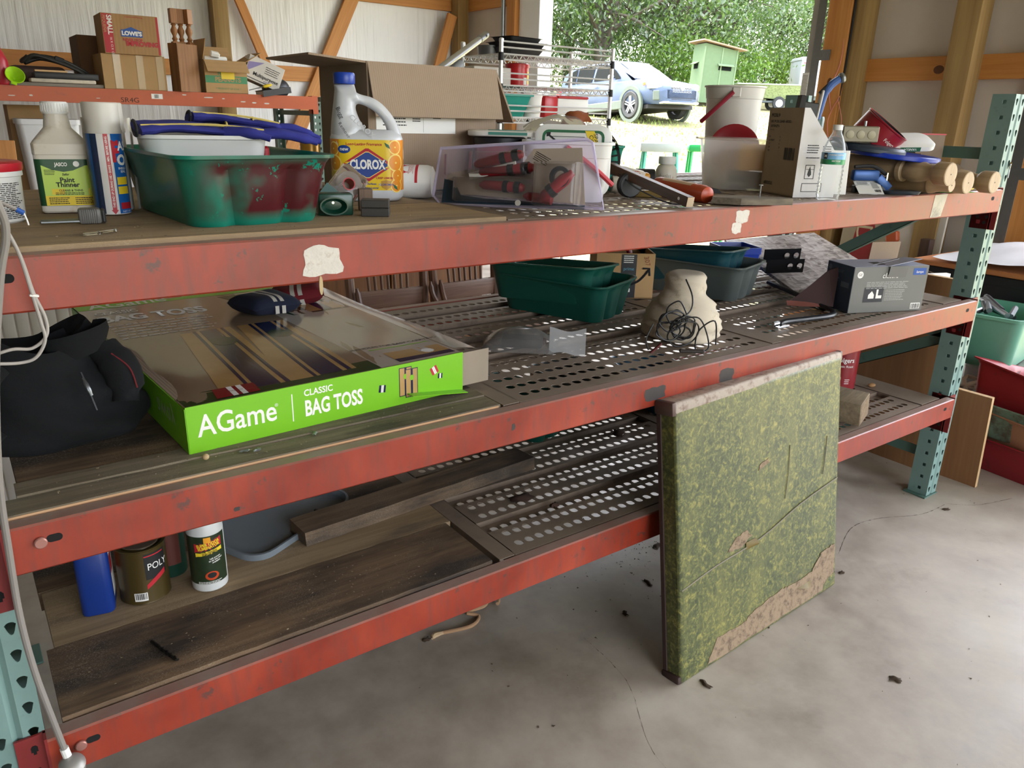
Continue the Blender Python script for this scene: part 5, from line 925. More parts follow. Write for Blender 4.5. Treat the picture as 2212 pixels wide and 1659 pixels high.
# lidded stack behind: red coffee can + flat lid
t = thing('coffee_can', 'red coffee can with a black rim under a flat white lid', 'can', (47.3, 17.3, TM), -30); obj('can', B().lathe([(2.4, 0), (2.45, .1), (2.45, 5.2)], 30), mat('can_red', '#8d1420', .35), t); obj('rim', B().lathe([(2.6, 5.0), (2.62, 5.65), (2.4, 5.75)], 30), BT, t)
t = thing('flat_lid', 'flat white tub lid with a green edge lying on the red coffee can', 'lid', (47.8, 16.9, TM+5.8), -34); obj('lid', B().loft([rrect(7.4, 5.6, 1.4, 5, 0), rrect(7.6, 5.8, 1.5, 5, .1), rrect(7.6, 5.8, 1.5, 5, .45), rrect(7.2, 5.4, 1.3, 5, .55)]), WP, t); obj('green_print', B().box(-1.8, 2.0, -2.93, -2.9, .15, .42).box(-1.8, 2, -2.6, 2, .55, .57), mat('print_teal', '#3c7d70', .5), t)
# ice cream pail with red handle and a lid standing in it
t = thing('ice_cream_pail', 'white square ice cream pail with a red strap handle', 'pail', (51.2, 11.2, TM), -38)
obj('pail', B().loft([rrect(7.0, 5.4, 1.1, 5, 0), rrect(7.2, 5.6, 1.2, 5, .15), rrect(7.9, 6.2, 1.2, 5, 4.1), rrect(8.2, 6.5, 1.2, 5, 4.15), rrect(8.4, 6.7, 1.2, 5, 5.3), rrect(8.9, 7.2, 1.4, 5, 5.35), rrect(8.9, 7.2, 1.4, 5, 5.6), rrect(8.1, 6.4, 1.1, 5, 5.6), rrect(6.9, 5.3, 1.1, 5, .2)]), WP2, t, 40)
obj('handle', B().tube([(-.2, -3.5, 5.1), (1.6, -3.62, 3.9), (3.2, -3.6, 2.7), (4.3, -3.5, 1.75)], .3, 8, 4, flat=.8), mat('strap_red', '#bf3540', .4), t)
t = thing('tub_lid', 'white lid with a green border and yellow corner standing in the ice cream pail', 'lid', (51.2, 10.4, TM+.4), rot=(0, 0, -38)); pl = lambda w_, h_, r_, z: [(x, z, y+h_/2) for x, y, _ in rrect(w_, h_, r_, 6)]
obj('lid', B().loft([pl(7.3, 6.5, 1.1, -.2), pl(7.5, 6.7, 1.2, -.1), pl(7.5, 6.7, 1.2, .25), pl(7.2, 6.5, 1.1, .35)]), WP2, t, 40); fm = plane((0, -.21, 0), (1, 0, 0), (0, 0, 1))
def frame(u0, u1, v0, v1, th, m, r_=.6): 
    b = B(); o_ = [(x+(u0+u1)/2, y+(v0+v1)/2) for x, y, _ in rrect(u1-u0, v1-v0, r_, 4)]; i_ = [(x+(u0+u1)/2, y+(v0+v1)/2) for x, y, _ in rrect(u1-u0-2*th, v1-v0-2*th, r_*.7, 4)]; n = len(o_)
    b.add([fm(u, v, .012) for u, v in o_+i_], [(i, (i+1) % n, n+(i+1) % n, n+i) for i in range(n)]); return obj('border_print', b, m, t, 0)
frame(-3.0, 3.0, .4, 6.2, .25, PGRN); patch(t, PYEL, fm, 0, 0, 0, 0, 'corner_print', h=.02, poly=[(1.1, 6.15), (2.0, 6.15), (2.4, 5.2), (2.4, 3), (1.8, 3), (1.5, 5.2)]); txt(t, 'SPAI\nCO', .55, INK, rot_(fm, 1.95, 5.4, -84), h=.03, line=.8); patch(t, INK, fm, -2.2, 1.1, 5.55, 5.6, h=.02); patch(t, INK, fm, 0, 0, 0, 0, 'arrow_print', h=.02, poly=[(-2.6, 5.95), (-2.2, 5.95), (-2.35, 5.8), (-1.7, 5.3), (-1.85, 5.2), (-2.5, 5.7), (-2.6, 5.55)])
# clutter behind the pail -------------------------------------------------------------
t = thing('grill_cover', 'black slotted plastic fan guard standing behind the ice cream pail', 'fan guard', (59.6, 17.6, TM+3.2), rot=(78, 0, -44)); b = B()
b.lathe([(3.3, -.2), (3.6, -.1), (3.6, .3), (3.3, .3), (3.3, -.2)], 36, c0=False, c1=False); b.lathe([(1.5, 0), (1.5, .25)], 20)
for k in range(28): b.at(0, 0, 0, 0, 0, k*360/28).box(1.4, 3.4, -.09, .09, 0, .2)
obj('guard', b, mat('black_plastic', '#1a1a1b', .4), t, 30); b.m = None; obj('hood', B().at(0, 0, 0).loft([[(3.6*math.cos(a), 3.6*math.sin(a), z) for a in [R(20+i*7) for i in range(20)]] for z in (.3, 1.6)], False, False, False), mat('black_plastic', '#1a1a1b', .4), t)
rr = random.Random(5)
def crumple(nx, ny, w_, d_, h_, seed, arch=1):
    r2 = random.Random(seed); ph = [(r2.uniform(1, 5), r2.uniform(1, 5), r2.uniform(0, 6)) for _ in range(6)]
    return B().grid(nx, ny, lambda u, v: ((u-.5)*w_+.1*math.sin(v*9), (v-.5)*d_+.1*math.sin(u*8), h_*(arch*math.sin(math.pi*u)*math.sin(math.pi*v)+.35*sum(math.sin(a*u*3+c*v*3+p) for a, c, p in ph)/6+.2)))
solo('dry_leaf', 'curled brown dry leaf on the clutter behind the pail', 'leaf', crumple(10, 8, 3.2, 2.0, 1.5, 3), mat('dry_leaf_brown', '#7d3f15', .6, var=.35, vs=18, bump=.4), (56.6, 16.5, TM+7.0), rot=(30, -22, -40), smooth=60)
solo('clear_wrap', 'crumpled clear plastic wrap on the clutter behind the pail', 'plastic wrap', crumple(14, 8, 7, 4, 1.6, 8), clear('film', (.95, .95, .95), .15, .3, .25, (.8, .8, .78)), (54.2, 16.6, TM+6.2), rot=(10, 0, -38), smooth=60)
tote('small_green_tote', 'small teal green tote behind the pill bottle on the top shelf', (62.6, 21.5, TM), -30, 6.4, 8, 4.9, mat('teal_tote', '#147a66', .4), flare=.5)
solo('cardboard_scrap', 'grey cardboard scrap lying in the small green tote clutter', 'cardboard', B().rbox(-3, 3, -2, 2, 0, .15, .03, 1), CBG, (57.5, 18.5, TM+6.6), rot=(12, 8, -30))
t = thing('caulk_trigger', 'yellow plastic tool housing lying behind the wooden stick', 'tool', (66.3, 17.8, TM+.6), -40); obj('housing', B().rbox(-2.2, 2.4, -1, 1, 0, 1.3, .35, 3), mat('tool_yellow', '#c78a1e', .4), t); obj('wrap', B().at(.6, 0, .9, 0, 12).rbox(-1.8, 1.2, -1.05, 1.05, -.1, .75, .3, 2), mat('wrap_white', '#cfc2ad', .5), t); lines(t, PRED, plane((.2, -1.08, 1.3), (1, 0, 0), (0, 0, 1)), -1.2, 1.2, .2, 3, .2, .08, 2, .02)
solo('paper_roll', 'white paper cylinder lying behind the wooden stick', 'roll', B().lathe([(.85, -1.5), (.9, -1.4), (.9, 1.4), (.85, 1.5)], 22), mat('roll_white', '#c4bbab', .6), (62.6, 14.6, TM+.9), rot=(0, 90, -30))
solo('black_jar', 'black jar lying on its side behind the pill bottle', 'jar', B().lathe([(1.0, -1.2), (1.1, -1.1), (1.1, 1.1), (.9, 1.2)], 24), BT, (69.3, 18.2, TM+1.12), rot=(0, 90, -42))
solo('caster_wheel', 'black caster wheel under the wooden stick', 'wheel', B().lathe([(.5, -.5), (1.15, -.5), (1.3, -.3), (1.3, .3), (1.15, .5), (.5, .5)], 24), mat('wheel_black', '#1d1f22', .4), (58.6, 9.8, TM+1.3), rot=(90, 0, -20))
solo('brass_bar', 'dull brass bar lying under the wooden stick', 'bar', B().rbox(-1.6, 1.6, -.4, .4, 0, .7, .06, 1), mat('dull_brass', '#7a6332', .45, .5), (61, 9.6, TM), -42)
t = thing('pill_bottle', 'small white pill bottle with a fine print label', 'bottle', (72.4, 17.7, TM), -47); obj('bottle', B().lathe([(1.2, 0), (1.28, .1), (1.28, 2.0), (1.05, 2.5), (.8, 2.7), (.8, 2.8)], 26), mat('pill_white', '#c9c2b4', .45), t); obj('cap', B().lathe([(1.0, 2.75), (1.03, 2.85), (1.03, 3.55), (.95, 3.62)], 26), WP2, t)
mp = cyl(1.29, 0, -90)
for k in range(8): lines(t, INK, lambda u, v, h: mp(-.9+k*.2-v, u+.2, h), .05, 1.5, 0, 1, .1, .05, k+20, .01)
lines(t, PRED, lambda u, v, h: mp(.85-v, u+.2, h), .3, 1.2, 0, 1, .1, .06, 3, .012)
t = thing('wood_stick', 'dark varnished flat wooden stick with a hole lying toward the front edge', 'stick', (57.5, .5, TM+.05), rot=(10.5, 0, -6)); obj('stick', B().rbox(-.42, .42, 0, 13, 0, .95, .06, 1), wood('dark_varnish', '#3d281c', '#5c4232', 1, 1.2, .4), t); obj('end_grain', B().box(-.41, .41, -.02, .0, .02, .93), wood('end_grain_pale', '#b09a80', '#cdb89c', 2), t); obj('hole', B().at(-.43, 1.2, .5, 0, 90).lathe([(.16, 0), (.16, .02)], 12), WHT, t)
t = thing('black_wire', 'thin black wire curling over the wooden stick', 'wire', (58, 6, TM)); obj('wire', B().tube([(1.2, 8, 2.6), (.2, 5, 2.3), (-.6, 1.5, 1.2), (-.2, -2.5, .15), (1.2, -3.8, .1)], .07, 6, 6), BT, t)
t = thing('orange_tube', 'orange plastic bottle lying on its side with a worn label', 'bottle', (63.6, 7.2, TM+.88), rot=(92, 0, -9)); OP = mat('orange_plastic', '#b5441f', .38); obj('body', B().lathe([(.5, -4.4), (.85, -4.0), (.92, -3.6), (.92, 3.6), (.8, 4.2), (.45, 4.4)], 24), OP, t); patch(t, mat('worn_label', '#c9a98c', .6), cyl(.93, 0, 100), -.9, .5, -2.6, 2.2, nu=8)
# translucent tub with contents
t = thing('clear_tub', 'milky translucent plastic tub holding a yellow box and tools', 'tub', (81.0, 13.3, TM), -47)
CT = clear('milky_translucent', (.96, .94, .9), .2, .1, .46, (.8, .77, .72))
obj('tub', B().loft([rrect(8.6, 5.8, 2.2, 8, 0), rrect(9, 6.2, 2.4, 8, .2), rrect(10.6, 7.4, 2.8, 8, 5.7), rrect(11.8, 8.6, 3.2, 8, 5.75), rrect(11.8, 8.6, 3.2, 8, 5.95), rrect(10.4, 7.2, 2.7, 8, 5.95)], True, False), CT, t, 50)
solo('yellow_box', 'yellow cardboard box inside the translucent tub', 'box', B().rbox(-3.4, 3.4, -1.2, 1.2, 0, 3.0, .1, 1), mat('yellow_card', '#d19a2a', .6), (81.7, 10.2, TM+2.3), -47)
solo('black_tool', 'black tool lying in the bottom of the translucent tub', 'tool', B().rbox(-2.4, 2.4, -.9, .9, 0, 1.1, .3, 2).box(-2.6, -1.4, -1.0, -.9, .4, 1.2), BT, (81.2, 12.5, TM+1.0), -42)
solo('grey_charger', 'grey charger block in the bottom of the translucent tub', 'charger', B().rbox(-3, 3, -2.2, 2.2, 0, .75, .2, 2), mat('grey_plastic', '#77746e', .5), (81.3, 13.3, TM+.2), -47)
t = thing('red_lid_disc', 'deep red round lid standing inside the translucent tub', 'lid', (84.4, 17.6, TM+4.4), rot=(76, 0, -48)); obj('lid', B().lathe([(3.0, -.15), (3.2, -.1), (3.2, .2), (2.9, .25), (2.5, .1), (.05, .1)], 34), mat('deep_red', '#8f1522', .3), t)
t = thing('white_bucket', 'tall white bucket with a red bail handle behind the translucent tub', 'bucket', (88.6, 21.8, TM), -48); obj('bucket', B().lathe([(2.9, 0), (3.0, .1), (3.62, 10.6), (3.7, 10.65), (3.85, 12.0), (4.0, 12.05), (4.0, 12.25), (3.7, 12.25), (2.85, .2)], 36), WP, t); obj('bail', B().tube([(-.4, -3.9, 11.4), (-1.6, -4.1, 10.2), (-2.9, -4.0, 8.9), (-4.1, -3.3, 7.7)], .28, 8, 4), mat('bail_red', '#8f1f33', .4), t); obj('ear', B().rbox(-.55, .55, -3.95, -3.7, 10.8, 12.0, .1, 1), WP, t)
solo('torn_rubber', 'torn scrap of black rubber in front of the translucent tub', 'scrap', B().loft([[(-1.4, 0, 0), (1.5, -.1, 0), (1.4, .3, 0), (-1.3, .4, 0)], [(-1.2, .1, .9), (1.0, 0, .45), (1.0, .2, .45), (-1.1, .3, .9)]]), mat('rubber', '#232323', .7), (71.9, 10.4, TM), -40)
t = thing('nail_board', 'dark offcut of board with an upright nail at the front edge of the top shelf', 'board', (65.2, .3, TM+.1), -12); obj('board', B().prism([(-3.4, .6), (-2.2, 2.0), (1.2, 2.4), (4.4, -1.4), (4.2, -2.3), (-1.4, -1.3)], 0, .62), wood('dark_offcut', '#4b4238', '#7d715f', 0, 1.5), t, 20); obj('nail', B().lathe([(.06, .6), (.06, 1.75), (.2, 1.77), (.2, 1.83)], 10, (1.6, -.4, 0)), GALV, t)
# coil cleaner carton
t = thing('coil_cleaner_box', 'brown and white coil cleaner carton with one corner cut away', 'box', (80.6, 4.8, TM), -20)
b = B().box(-2.6, -2.45, -2.8, 3.6, 0, 9.4).box(-2.6, 2.6, 3.45, 3.6, 0, 5.5).box(-2.6, 2.6, -2.8, 3.6, 0, .15); obj('body', b, cardboard('kraft_dark', '#a39078', 1, 900, .1), t, 20)
obj('white_side', B().prism([(-2.6, 0), (2.7, 0), (2.7, 4.2), (-1.9, 9.4), (-2.6, 9.4)], -2.86, -2.74, 'y').box(2.6, 2.74, -2.8, 2.8, 0, 4.2), mat('white_card', '#cdc9c6', .55, bump=.1), t, 20)
fm = plane((-2.62, 3.4, 0), (0, -1, 0), (0, 0, 1))
txt(t, 'PFCOIL19', .5, INK, lambda u, v, h: fm(u+.35, v+8.6, h), 'LEFT', bold=.03, sx=.75); txt(t, 'DESC: PF COIL CLEANER - AEROSOL', .36, INK, lambda u, v, h: fm(u+.35, v+7.95, h), 'LEFT', bold=.02, sx=.66); txt(t, 'CARTON QTY 6', .36, INK, lambda u, v, h: fm(u+.35, v+7.45, h), 'LEFT', bold=.02, sx=.66); txt(t, 'Made in USA', .22, INK, lambda u, v, h: fm(u+.35, v+7.05, h), 'LEFT', sx=.7)
for k, (a, c) in enumerate((('EA', '6'), ('LB. WEIGHT', '12'), ('CU', '4'), ('CM', '10'), ('PCS', ''))): txt(t, a, .28, INK, lambda u, v, h: fm(u+.4, v+6.3-k*.38, h), 'LEFT', bold=.03, sx=.7); txt(t, c or '1', .28, INK, lambda u, v, h: fm(u+2.4, v+6.3-k*.38, h), 'LEFT', bold=.03, sx=.7)
barcode(t, fm, 3.6, 5.6, 3.9, 5.2, 7); txt(t, 'AEROSOLS', .5, INK, lambda u, v, h: fm(u+.4, v+1.2, h), 'LEFT', bold=.02, sx=.7)
fm = plane((-2.6, -2.87, 0), (1, 0, 0), (0, 0, 1))
lines(t, INK, fm, 1.0, 2.6, 5.6, 4, .25, .1, 6); lines(t, INK, fm, 3.0, 4.2, 5.5, 4, .25, .1, 9); patch(t, INK, fm, 1.2, 2.3, 3.0, 3.05); lines(t, INK, fm, 1.0, 3.0, 4.3, 1, .2, .1, 2)
for u0, v0, w_, h_ in ((1.1, 2.0, 1.2, 1.5), (.9, .6, 2.6, .95)):
    b = B(); o_ = [(u0, v0), (u0+w_, v0), (u0+w_, v0+h_), (u0, v0+h_)]; i_ = [(u0+.07, v0+.07), (u0+w_-.07, v0+.07), (u0+w_-.07, v0+h_-.07), (u0+.07, v0+h_-.07)]; b.add([fm(u, v, .01) for u, v in o_+i_], [(i, (i+1) % 4, 4+(i+1) % 4, 4+i) for i in range(4)]); obj('icon_frame', b, INK, t, 0)
patch(t, INK, fm, 0, 0, 0, 0, 'drop_icon', poly=[(1.7, 3.35), (1.92, 2.7), (1.95, 2.45), (1.7, 2.2), (1.45, 2.45), (1.48, 2.7)])
t = thing('caulk_gun', 'caulking gun with a blue handle standing in the coil cleaner carton', 'caulking gun', (80.4, 4.9, TM+.4), rot=(0, 6, -35)); obj('barrel', B().rbox(-1.6, .1, -.5, .5, 0, 9.6, .1, 1), mat('gun_black', '#1c1b1a', .5), t); obj('plate', B().rbox(.1, .35, -.45, .45, 4, 11, .08, 1), WT_, t); obj('handle', B().tube([(.5, 0, 8.0), (.6, 0, 10.4), (1.0, 0, 11.6), (1.8, 0, 12.4)], [.28, .32, .42, .4], 10, 4), mat('handle_blue', '#3f5f9c', .4), t); obj('end_knob', B().at(2.0, 0, 12.5, 0, 60).lathe([(.5, -.2), (.58, 0), (.5, .25)], 16), GALV, t); obj('trigger', B().tube([(.0, 0, 10.6), (.9, 0, 11.8), (1.7, 0, 12.5)], .22, 8, 3), BT, t); obj('side_box', B().box(-2.1, -1.5, -.6, .6, 6, 10.2), mat('box_black', '#23201d', .7), t)
solo('green_aerosol', 'dark green aerosol can standing behind the coil cleaner carton', 'spray can', B().lathe([(.95, 0), (1, .1), (1, 8.3), (.9, 8.6)], 22), mat('aerosol_green', '#123f2c', .3), (84.8, 6.6, TM))
# water bottle
t = thing('water_bottle', 'clear plastic water bottle with a blue and green label', 'bottle', (78.7, -.25, ZT), -58); WB = clear('bottle_clear', (.97, .98, .98), .08, .16, .1, (.85, .88, .9))
pr = [(.9, 0), (1.15, .12)]+[(1.18+(.06 if k % 2 else -.03), .4+k*.21) for k in range(15)]+[(1.2, 3.75), (1.2, 5.0), (1.15, 5.2), (1.0, 5.8), (.72, 6.5), (.46, 7.0), (.44, 7.3)]
obj('bottle', B().lathe(pr, 28, c1=False), WB, t, 50); obj('cap', B().lathe([(.5, 7.25), (.5, 7.75), (.45, 7.8)], 22), WP2, t); mp = cyl(1.23, 0, -90)
patch(t, mat('water_label_blue', '#7fb4dd', .3), mp, -1.9, 1.9, 3.9, 5.0, 'label', nu=20, h=.0); patch(t, mat('water_label_green', '#2f8f5c', .3), mp, -1.9, 1.9, 3.78, 4.3, 'label', nu=20, h=.008); patch(t, INK, mp, -1.05, -.6, 4.35, 4.92, 'logo', nu=3, h=.01); txt(t, 'PURIFIED WATER', .2, WHT, lambda u, v, h: mp(u+.35, v+4.75, h), h=.014, bold=.02); txt(t, 'RECYCLE', .22, WHT, lambda u, v, h: mp(u+.35, v+4.14, h), h=.016, bold=.02); txt(t, 'M', .4, WHT, lambda u, v, h: mp(u-.82, v+4.62, h), h=.016, bold=.03)
# right end clutter ------------------------------------------------------------------
t = thing('instruction_leaflet', 'folded white instruction leaflet leaning beside the water bottle', 'leaflet', (91.6, 2.0, TM), rot=(-58, 0, -34)); obj('sheet', B().rbox(-1.6, 1.5, -.04, .0, 0, 3.1, .01, 1).at(0, .1, 0, 4).rbox(-1.5, 1.6, 0, .05, 0, 3.1, .01, 1), WHT, t); lines(t, INK, plane((0, -.05, 0), (1, 0, 0), (0, 0, 1)), -1.3, .2, 2.7, 7, .16, .06, 4); lines(t, INK, plane((0, -.05, 0), (1, 0, 0), (0, 0, 1)), .4, 1.3, 2.2, 9, .14, .06, 5); barcode(t, plane((0, -.05, 0), (1, 0, 0), (0, 0, 1)), .5, 1.3, .3, .8, 2)
solo('white_booklet', 'white booklet standing behind the water bottle', 'booklet', B().rbox(-1.4, 1.4, -.15, .15, 0, 5.0, .05, 1), WHT, (85.6, 3.4, TM), rot=(-8, 0, -40))
t = thing('staple_gun', 'blue metal staple gun lying under the blue lids', 'staple gun', (93.0, 3.2, TM), -30); SB = mat('staple_blue', '#234a86', .35, .3)
obj('body', B().rbox(-2.6, .8, -.5, .5, 1.4, 2.7, .3, 2), SB, t); obj('nose', B().at(.7, 0, 1.9, 0, 40).rbox(0, 2.2, -.42, .42, -.5, .5, .15, 2), SB, t); obj('lever', B().tube([(-2.4, 0, 3.0), (0, 0, 3.1), (1.8, 0, 2.2)], .22, 8, 4), BT, t); obj('magazine', B().rbox(-2.2, 2.4, -.4, .4, 0, .9, .1, 1), BT, t); obj('spring_plate', B().box(1.7, 1.85, -.4, .4, .3, 2.4), CHR, t)
solo('phone_cradle', 'flat dark plastic tray lying under the turned legs', 'tray', B().loft([rrect(4.2, 1.8, .5, 4, 0), rrect(4.6, 2.2, .6, 4, .4), rrect(4.3, 1.9, .5, 4, .4)]), mat('tray_slate', '#2a3238', .45), (95.4, .6, TM), -30)
TL = wood('turned_leg_wood', '#8f7757', '#b59c78', 1, 1.0, .5, contrast=.2)
def tleg(label, end, rz, rx, small=False):
    t = thing('turned_table_leg', label, 'table leg', end, 0, 'turned wooden table legs on the top shelf', (-rx, 0, rz))
    if small: pr = [(.05, 0), (.78, .02), (.82, .15), (.85, 1.2), (.95, 1.8), (1.1, 2.2), (1.16, 2.6), (1.05, 2.7), (1.15, 3.4), (1.2, 14), (1.1, 18), (1.15, 24)]
    else: pr = [(.05, 0), (1.32, .02), (1.36, .15), (1.36, 1.5), (1.22, 1.75), (.92, 2.1), (.92, 2.6), (1.2, 3.5), (1.3, 4.6), (1.0, 5.6), (1.36, 5.8), (1.4, 6.3), (1.1, 6.5), (1.35, 7.4), (1.4, 14), (1.25, 24)]
    obj('turning', B().at(0, 0, 0, -90).lathe(pr, 26), TL, t, 40); obj('end_face', B().at(0, 0, 0, -90).lathe([(.03, -.012), (.9*pr[2][0], -.012), (.9*pr[2][0], .03)], 24), wood('leg_end_grain', '#b39a7c', '#cdb697', 2, 2), t); obj('dowel_hole', B().at(0, 0, 0, -90).lathe([(.09, -.02), (.09, .0)], 10), INK, t); return t
tleg('upper turned wooden leg resting on the others with its foot toward the front', (97.0, -4.2, TM+2.6), -4, -1); tleg('slim ended turned wooden leg lying lowest at the front', (99.5, -3.4, TM+1.22), -2, 0, True); tleg('middle turned wooden leg of the three lying on the shelf', (103.6, -3.4, TM+1.42), -3, 0); tleg('turned wooden leg poking furthest out at the right end of the shelf', (108.4, -4.4, TM+1.42), -5, 0)
t = thing('blue_disc', 'large bright blue round lid lying on the turned legs', 'lid', (99.0, 4.6, TM+4.1), rot=(5, 2, 0)); obj('disc', B().lathe([(5.6, 0), (5.7, .1), (5.7, .5), (5.5, .6), (5.0, .35), (.05, .35)], 44), mat('lid_blue', '#1336a8', .3), t)
solo('navy_lid', 'dark slate round lid lying on the bright blue lid', 'lid', B().lathe([(4.4, 0), (4.5, .1), (4.5, .45), (4.2, .75), (.05, .95)], 40), mat('lid_slate', '#24303f', .45), (96.4, 6.4, TM+4.8), rot=(6, 2, 0))
t = thing('vanilla_lid', 'white and green vanilla ice cream lid leaning on the dark lid', 'lid', (101.2, 4.4, TM+5.6), rot=(22, -2, -36)); obj('lid', B().loft([rrect(6.6, 4.2, 1.2, 5, 0), rrect(6.8, 4.4, 1.3, 5, .1), rrect(6.8, 4.4, 1.3, 5, .6), rrect(6.4, 4.0, 1.1, 5, .7)]), WP2, t, 40)
fm = plane((0, -2.22, 0), (1, 0, 0), (0, 0, 1)); patch(t, PGRN, fm, -1.4, 1.2, .08, .62); txt(t, 'VANILLA', .4, WHT, rot_(fm, -.1, .35, 180), h=.02, bold=.02); patch(t, PGRN, plane((0, 0, -.01), (1, 0, 0), (0, 1, 0)), -2.4, 2.4, -1.7, -1.4, h=-.01)
t = thing('coffee_tin', 'opened red coffee tin lying tilted on top of the clutter', 'can', (98.0, 7.0, TM+5.9), rot=(34, 18, 0)); obj('tin', B().lathe([(2.9, 0), (3.0, .1), (3.0, 2.5), (3.08, 2.6), (3.08, 2.75), (2.9, 2.75), (2.85, .15)], 36), mat('tin_red', '#8f1a28', .3), t); obj('black_lining', B().lathe([(2.82, .3), (2.84, 2.7)], 36, c1=False), BT, t); patch(t, WHT, cyl(3.02, 0, -70), .9, 1.7, .4, 1.2, nu=5); lines(t, PYEL, cyl(3.02, 0, -70), -.4, .8, 1.6, 4, .25, .1, 3); txt(t, 'Folgers', .6, WHT, lambda u, v, h: cyl(3.02, 0, -110)(u, v+1.3, h), h=.02)
t = thing('junction_box', 'beige metal electrical junction box behind the vanilla lid', 'junction box', (93.4, 6.2, TM+5.8), -38); JB = mat('junction_beige', '#77705f', .5, .4); obj('box', B().rbox(-2.2, 2.2, -1, 1, 0, 1.9, .12, 1), JB, t); 
for x in (-1.3, 0, 1.3): obj('knockout', B().at(x, -1.02, .9, 90).lathe([(.5, -.02), (.5, .03), (.42, .05)], 18), mat('knockout_ring', '#8b846f', .5, .4), t)
obj('clamp_screw', B().lathe([(.14, 1.9), (.14, 2.5)], 10, (.6, -.4, 0)), GALV, t)
t = thing('cord_bundle', 'reddish brown cord bundle behind the water bottle', 'cord', (89.4, 7.0, TM+.2), -40); rr = random.Random(8)
for k in range(5): obj('cord_loop', B().tube([(2.0*math.cos(a)+rr.uniform(-.3, .3), rr.uniform(-.5, .5), 3.4+2.6*math.sin(a)+rr.uniform(-.3, .3)) for a in [R(36*i) for i in range(10)]], .16, 6, 4, False, True), mat('cord_brown', '#6b3a30', .5) if k % 2 else BT, t)
t = carton('small_open_box', 'small red and brown carton standing open at the right end of the top shelf', (117.0, 7.6, TM), -30, 4.4, 4, 3.0, cardboard('cardboard_taupe', '#8a7766', 0, 150, .1), [('b', 92, 3.9), ('f', 205, 2.4), ('l', 140, 2.0)], open_top=True, mat_in=cardboard('cardboard_taupe', '#8a7766', 0, 150, .1)); obj('red_lip', B().box(-2.2, 2.2, 2.1, 2.5, 6.75, 6.95), mat('lip_red', '#c04a50', .5), t)
solo('green_card', 'bright green card sticking out under the turned legs', 'card', B().rbox(-2.6, 2.6, -1.3, 1.3, 0, .06, .02, 1), mat('green_card', '#4fb52a', .5), (106.0, -.3, ZT+.06), -24)
t = thing('marker_pen', 'black marker pen with a yellow tip on the green card', 'pen', (109.6, .2, ZT+.3), rot=(0, 90, -20)); obj('barrel', B().tube([(0, 0, -2.2), (0, 0, 1.4)], .2, 10), BT, t); obj('tip', B().tube([(0, 0, 1.4), (0, 0, 1.9), (0, 0, 2.3)], [.2, .18, .05], 10), PYEL, t)
# ------------------------------------------------------------------ middle shelf
MW_ = ZM+.3; MD = ZM+.03
LIMEP = mat('lime_carton', '#74b81c', .35, var=.05); GLS = mat('glossy_print_taupe', '#8d7a63', .12, var=.1, vs=4, spec=.7, bump=.04, bs=30); GLW = mat('glossy_print_pale', '#b5aca0', .12, var=.08, spec=.7)
t = thing('bag_toss_box', 'large flat lime green bag toss game carton on the middle shelf', 'game box', (11.6, 3.6, MW_), 3.4); W_, D_, H_ = 23.6, 35.6, 3.5
def crush(u, v): return -.28*math.exp(-((u)/.9)**2)*(math.exp(-((v-6)/4)**2)+.8*math.exp(-((v-15)/5)**2))
obj('body', B().box(.05, W_-.4, .04, D_, 0, H_-.1), CBG, t, 20)
obj('front_panel', B().box(0, W_, -.06, .04, 0, H_), LIMEP, t, 20); obj('left_panel', B().box(-.06, .05, -.02, D_, 0, H_-.12), LIMEP, t, 20); obj('rear_panel', B().box(0, W_, D_, D_+.1, 0, H_), LIMEP, t, 20)
tm = lambda u, v, h=0: Vector((u, v, H_+crush(u, v)+.05*math.sin(u*.5)*math.sin(v*.3)+h)); top = B(); top.grid(32, 24, lambda a, c: tm(a*W_, c*D_)); obj('top_panel', top, GLS, t, 60)
obj('torn_flap', B().grid(4, 20, lambda a, c: (W_+a*2.6, 1.5+c*34, H_-.15*a+.1*math.sin(c*8)*a-.3*a*a)), GLW, t, 60); obj('end_flap', B().box(W_, W_+2.9, .0, .08, .35, H_-.1), cardboard('flap_grey', '#8f8272', 0, 100, .05), t, 20); obj('bottom_flap', B().at(W_-.3, 0, .05, 0, 8).box(-5.5, .2, -1.0, .1, 0, .06), LIMEP, t)
NAVY = mat('print_navy', '#141c3e', .15, spec=.7); TAN = mat('print_wood_tan', '#b08d5a', .15, var=.15, vs=20, spec=.7); GRS = mat('print_grass', '#163a14', .18, var=.4, vs=60, spec=.7); CRM = mat('print_maroon', '#84121f', .2, spec=.7)
def tp(poly, m, h, n=0):
    b = B(); c = (sum(p[0] for p in poly)/len(poly), sum(p[1] for p in poly)/len(poly)); pts = []
    for i in range(len(poly)):
        a, d_ = poly[i], poly[(i+1) % len(poly)]
        for k in range(8): pts.append((a[0]+(d_[0]-a[0])*k/8, a[1]+(d_[1]-a[1])*k/8))
    rings = [[tm(c[0]+(x-c[0])*f, c[1]+(y-c[1])*f, h) for x, y in pts] for f in (.02, .35, .7, 1)]; b.loft(rings, True, False); return obj('print', b, m, t, 60)
q = lambda u0, u1, v0, v1: [(u0, v0), (u1, v0), (u1, v1), (u0, v1)]
tp(q(0.05, 23.5, 32.8, 35.5), LIMEP, .012); tp(q(15.6, 23.5, .1, 32.7), GLW, .010); tp(q(.1, 15.6, .1, 2.4), GRS, .012); tp([(13.5, 32), (23.4, 32), (23.4, 20), (17, 20)], GRS, .014)
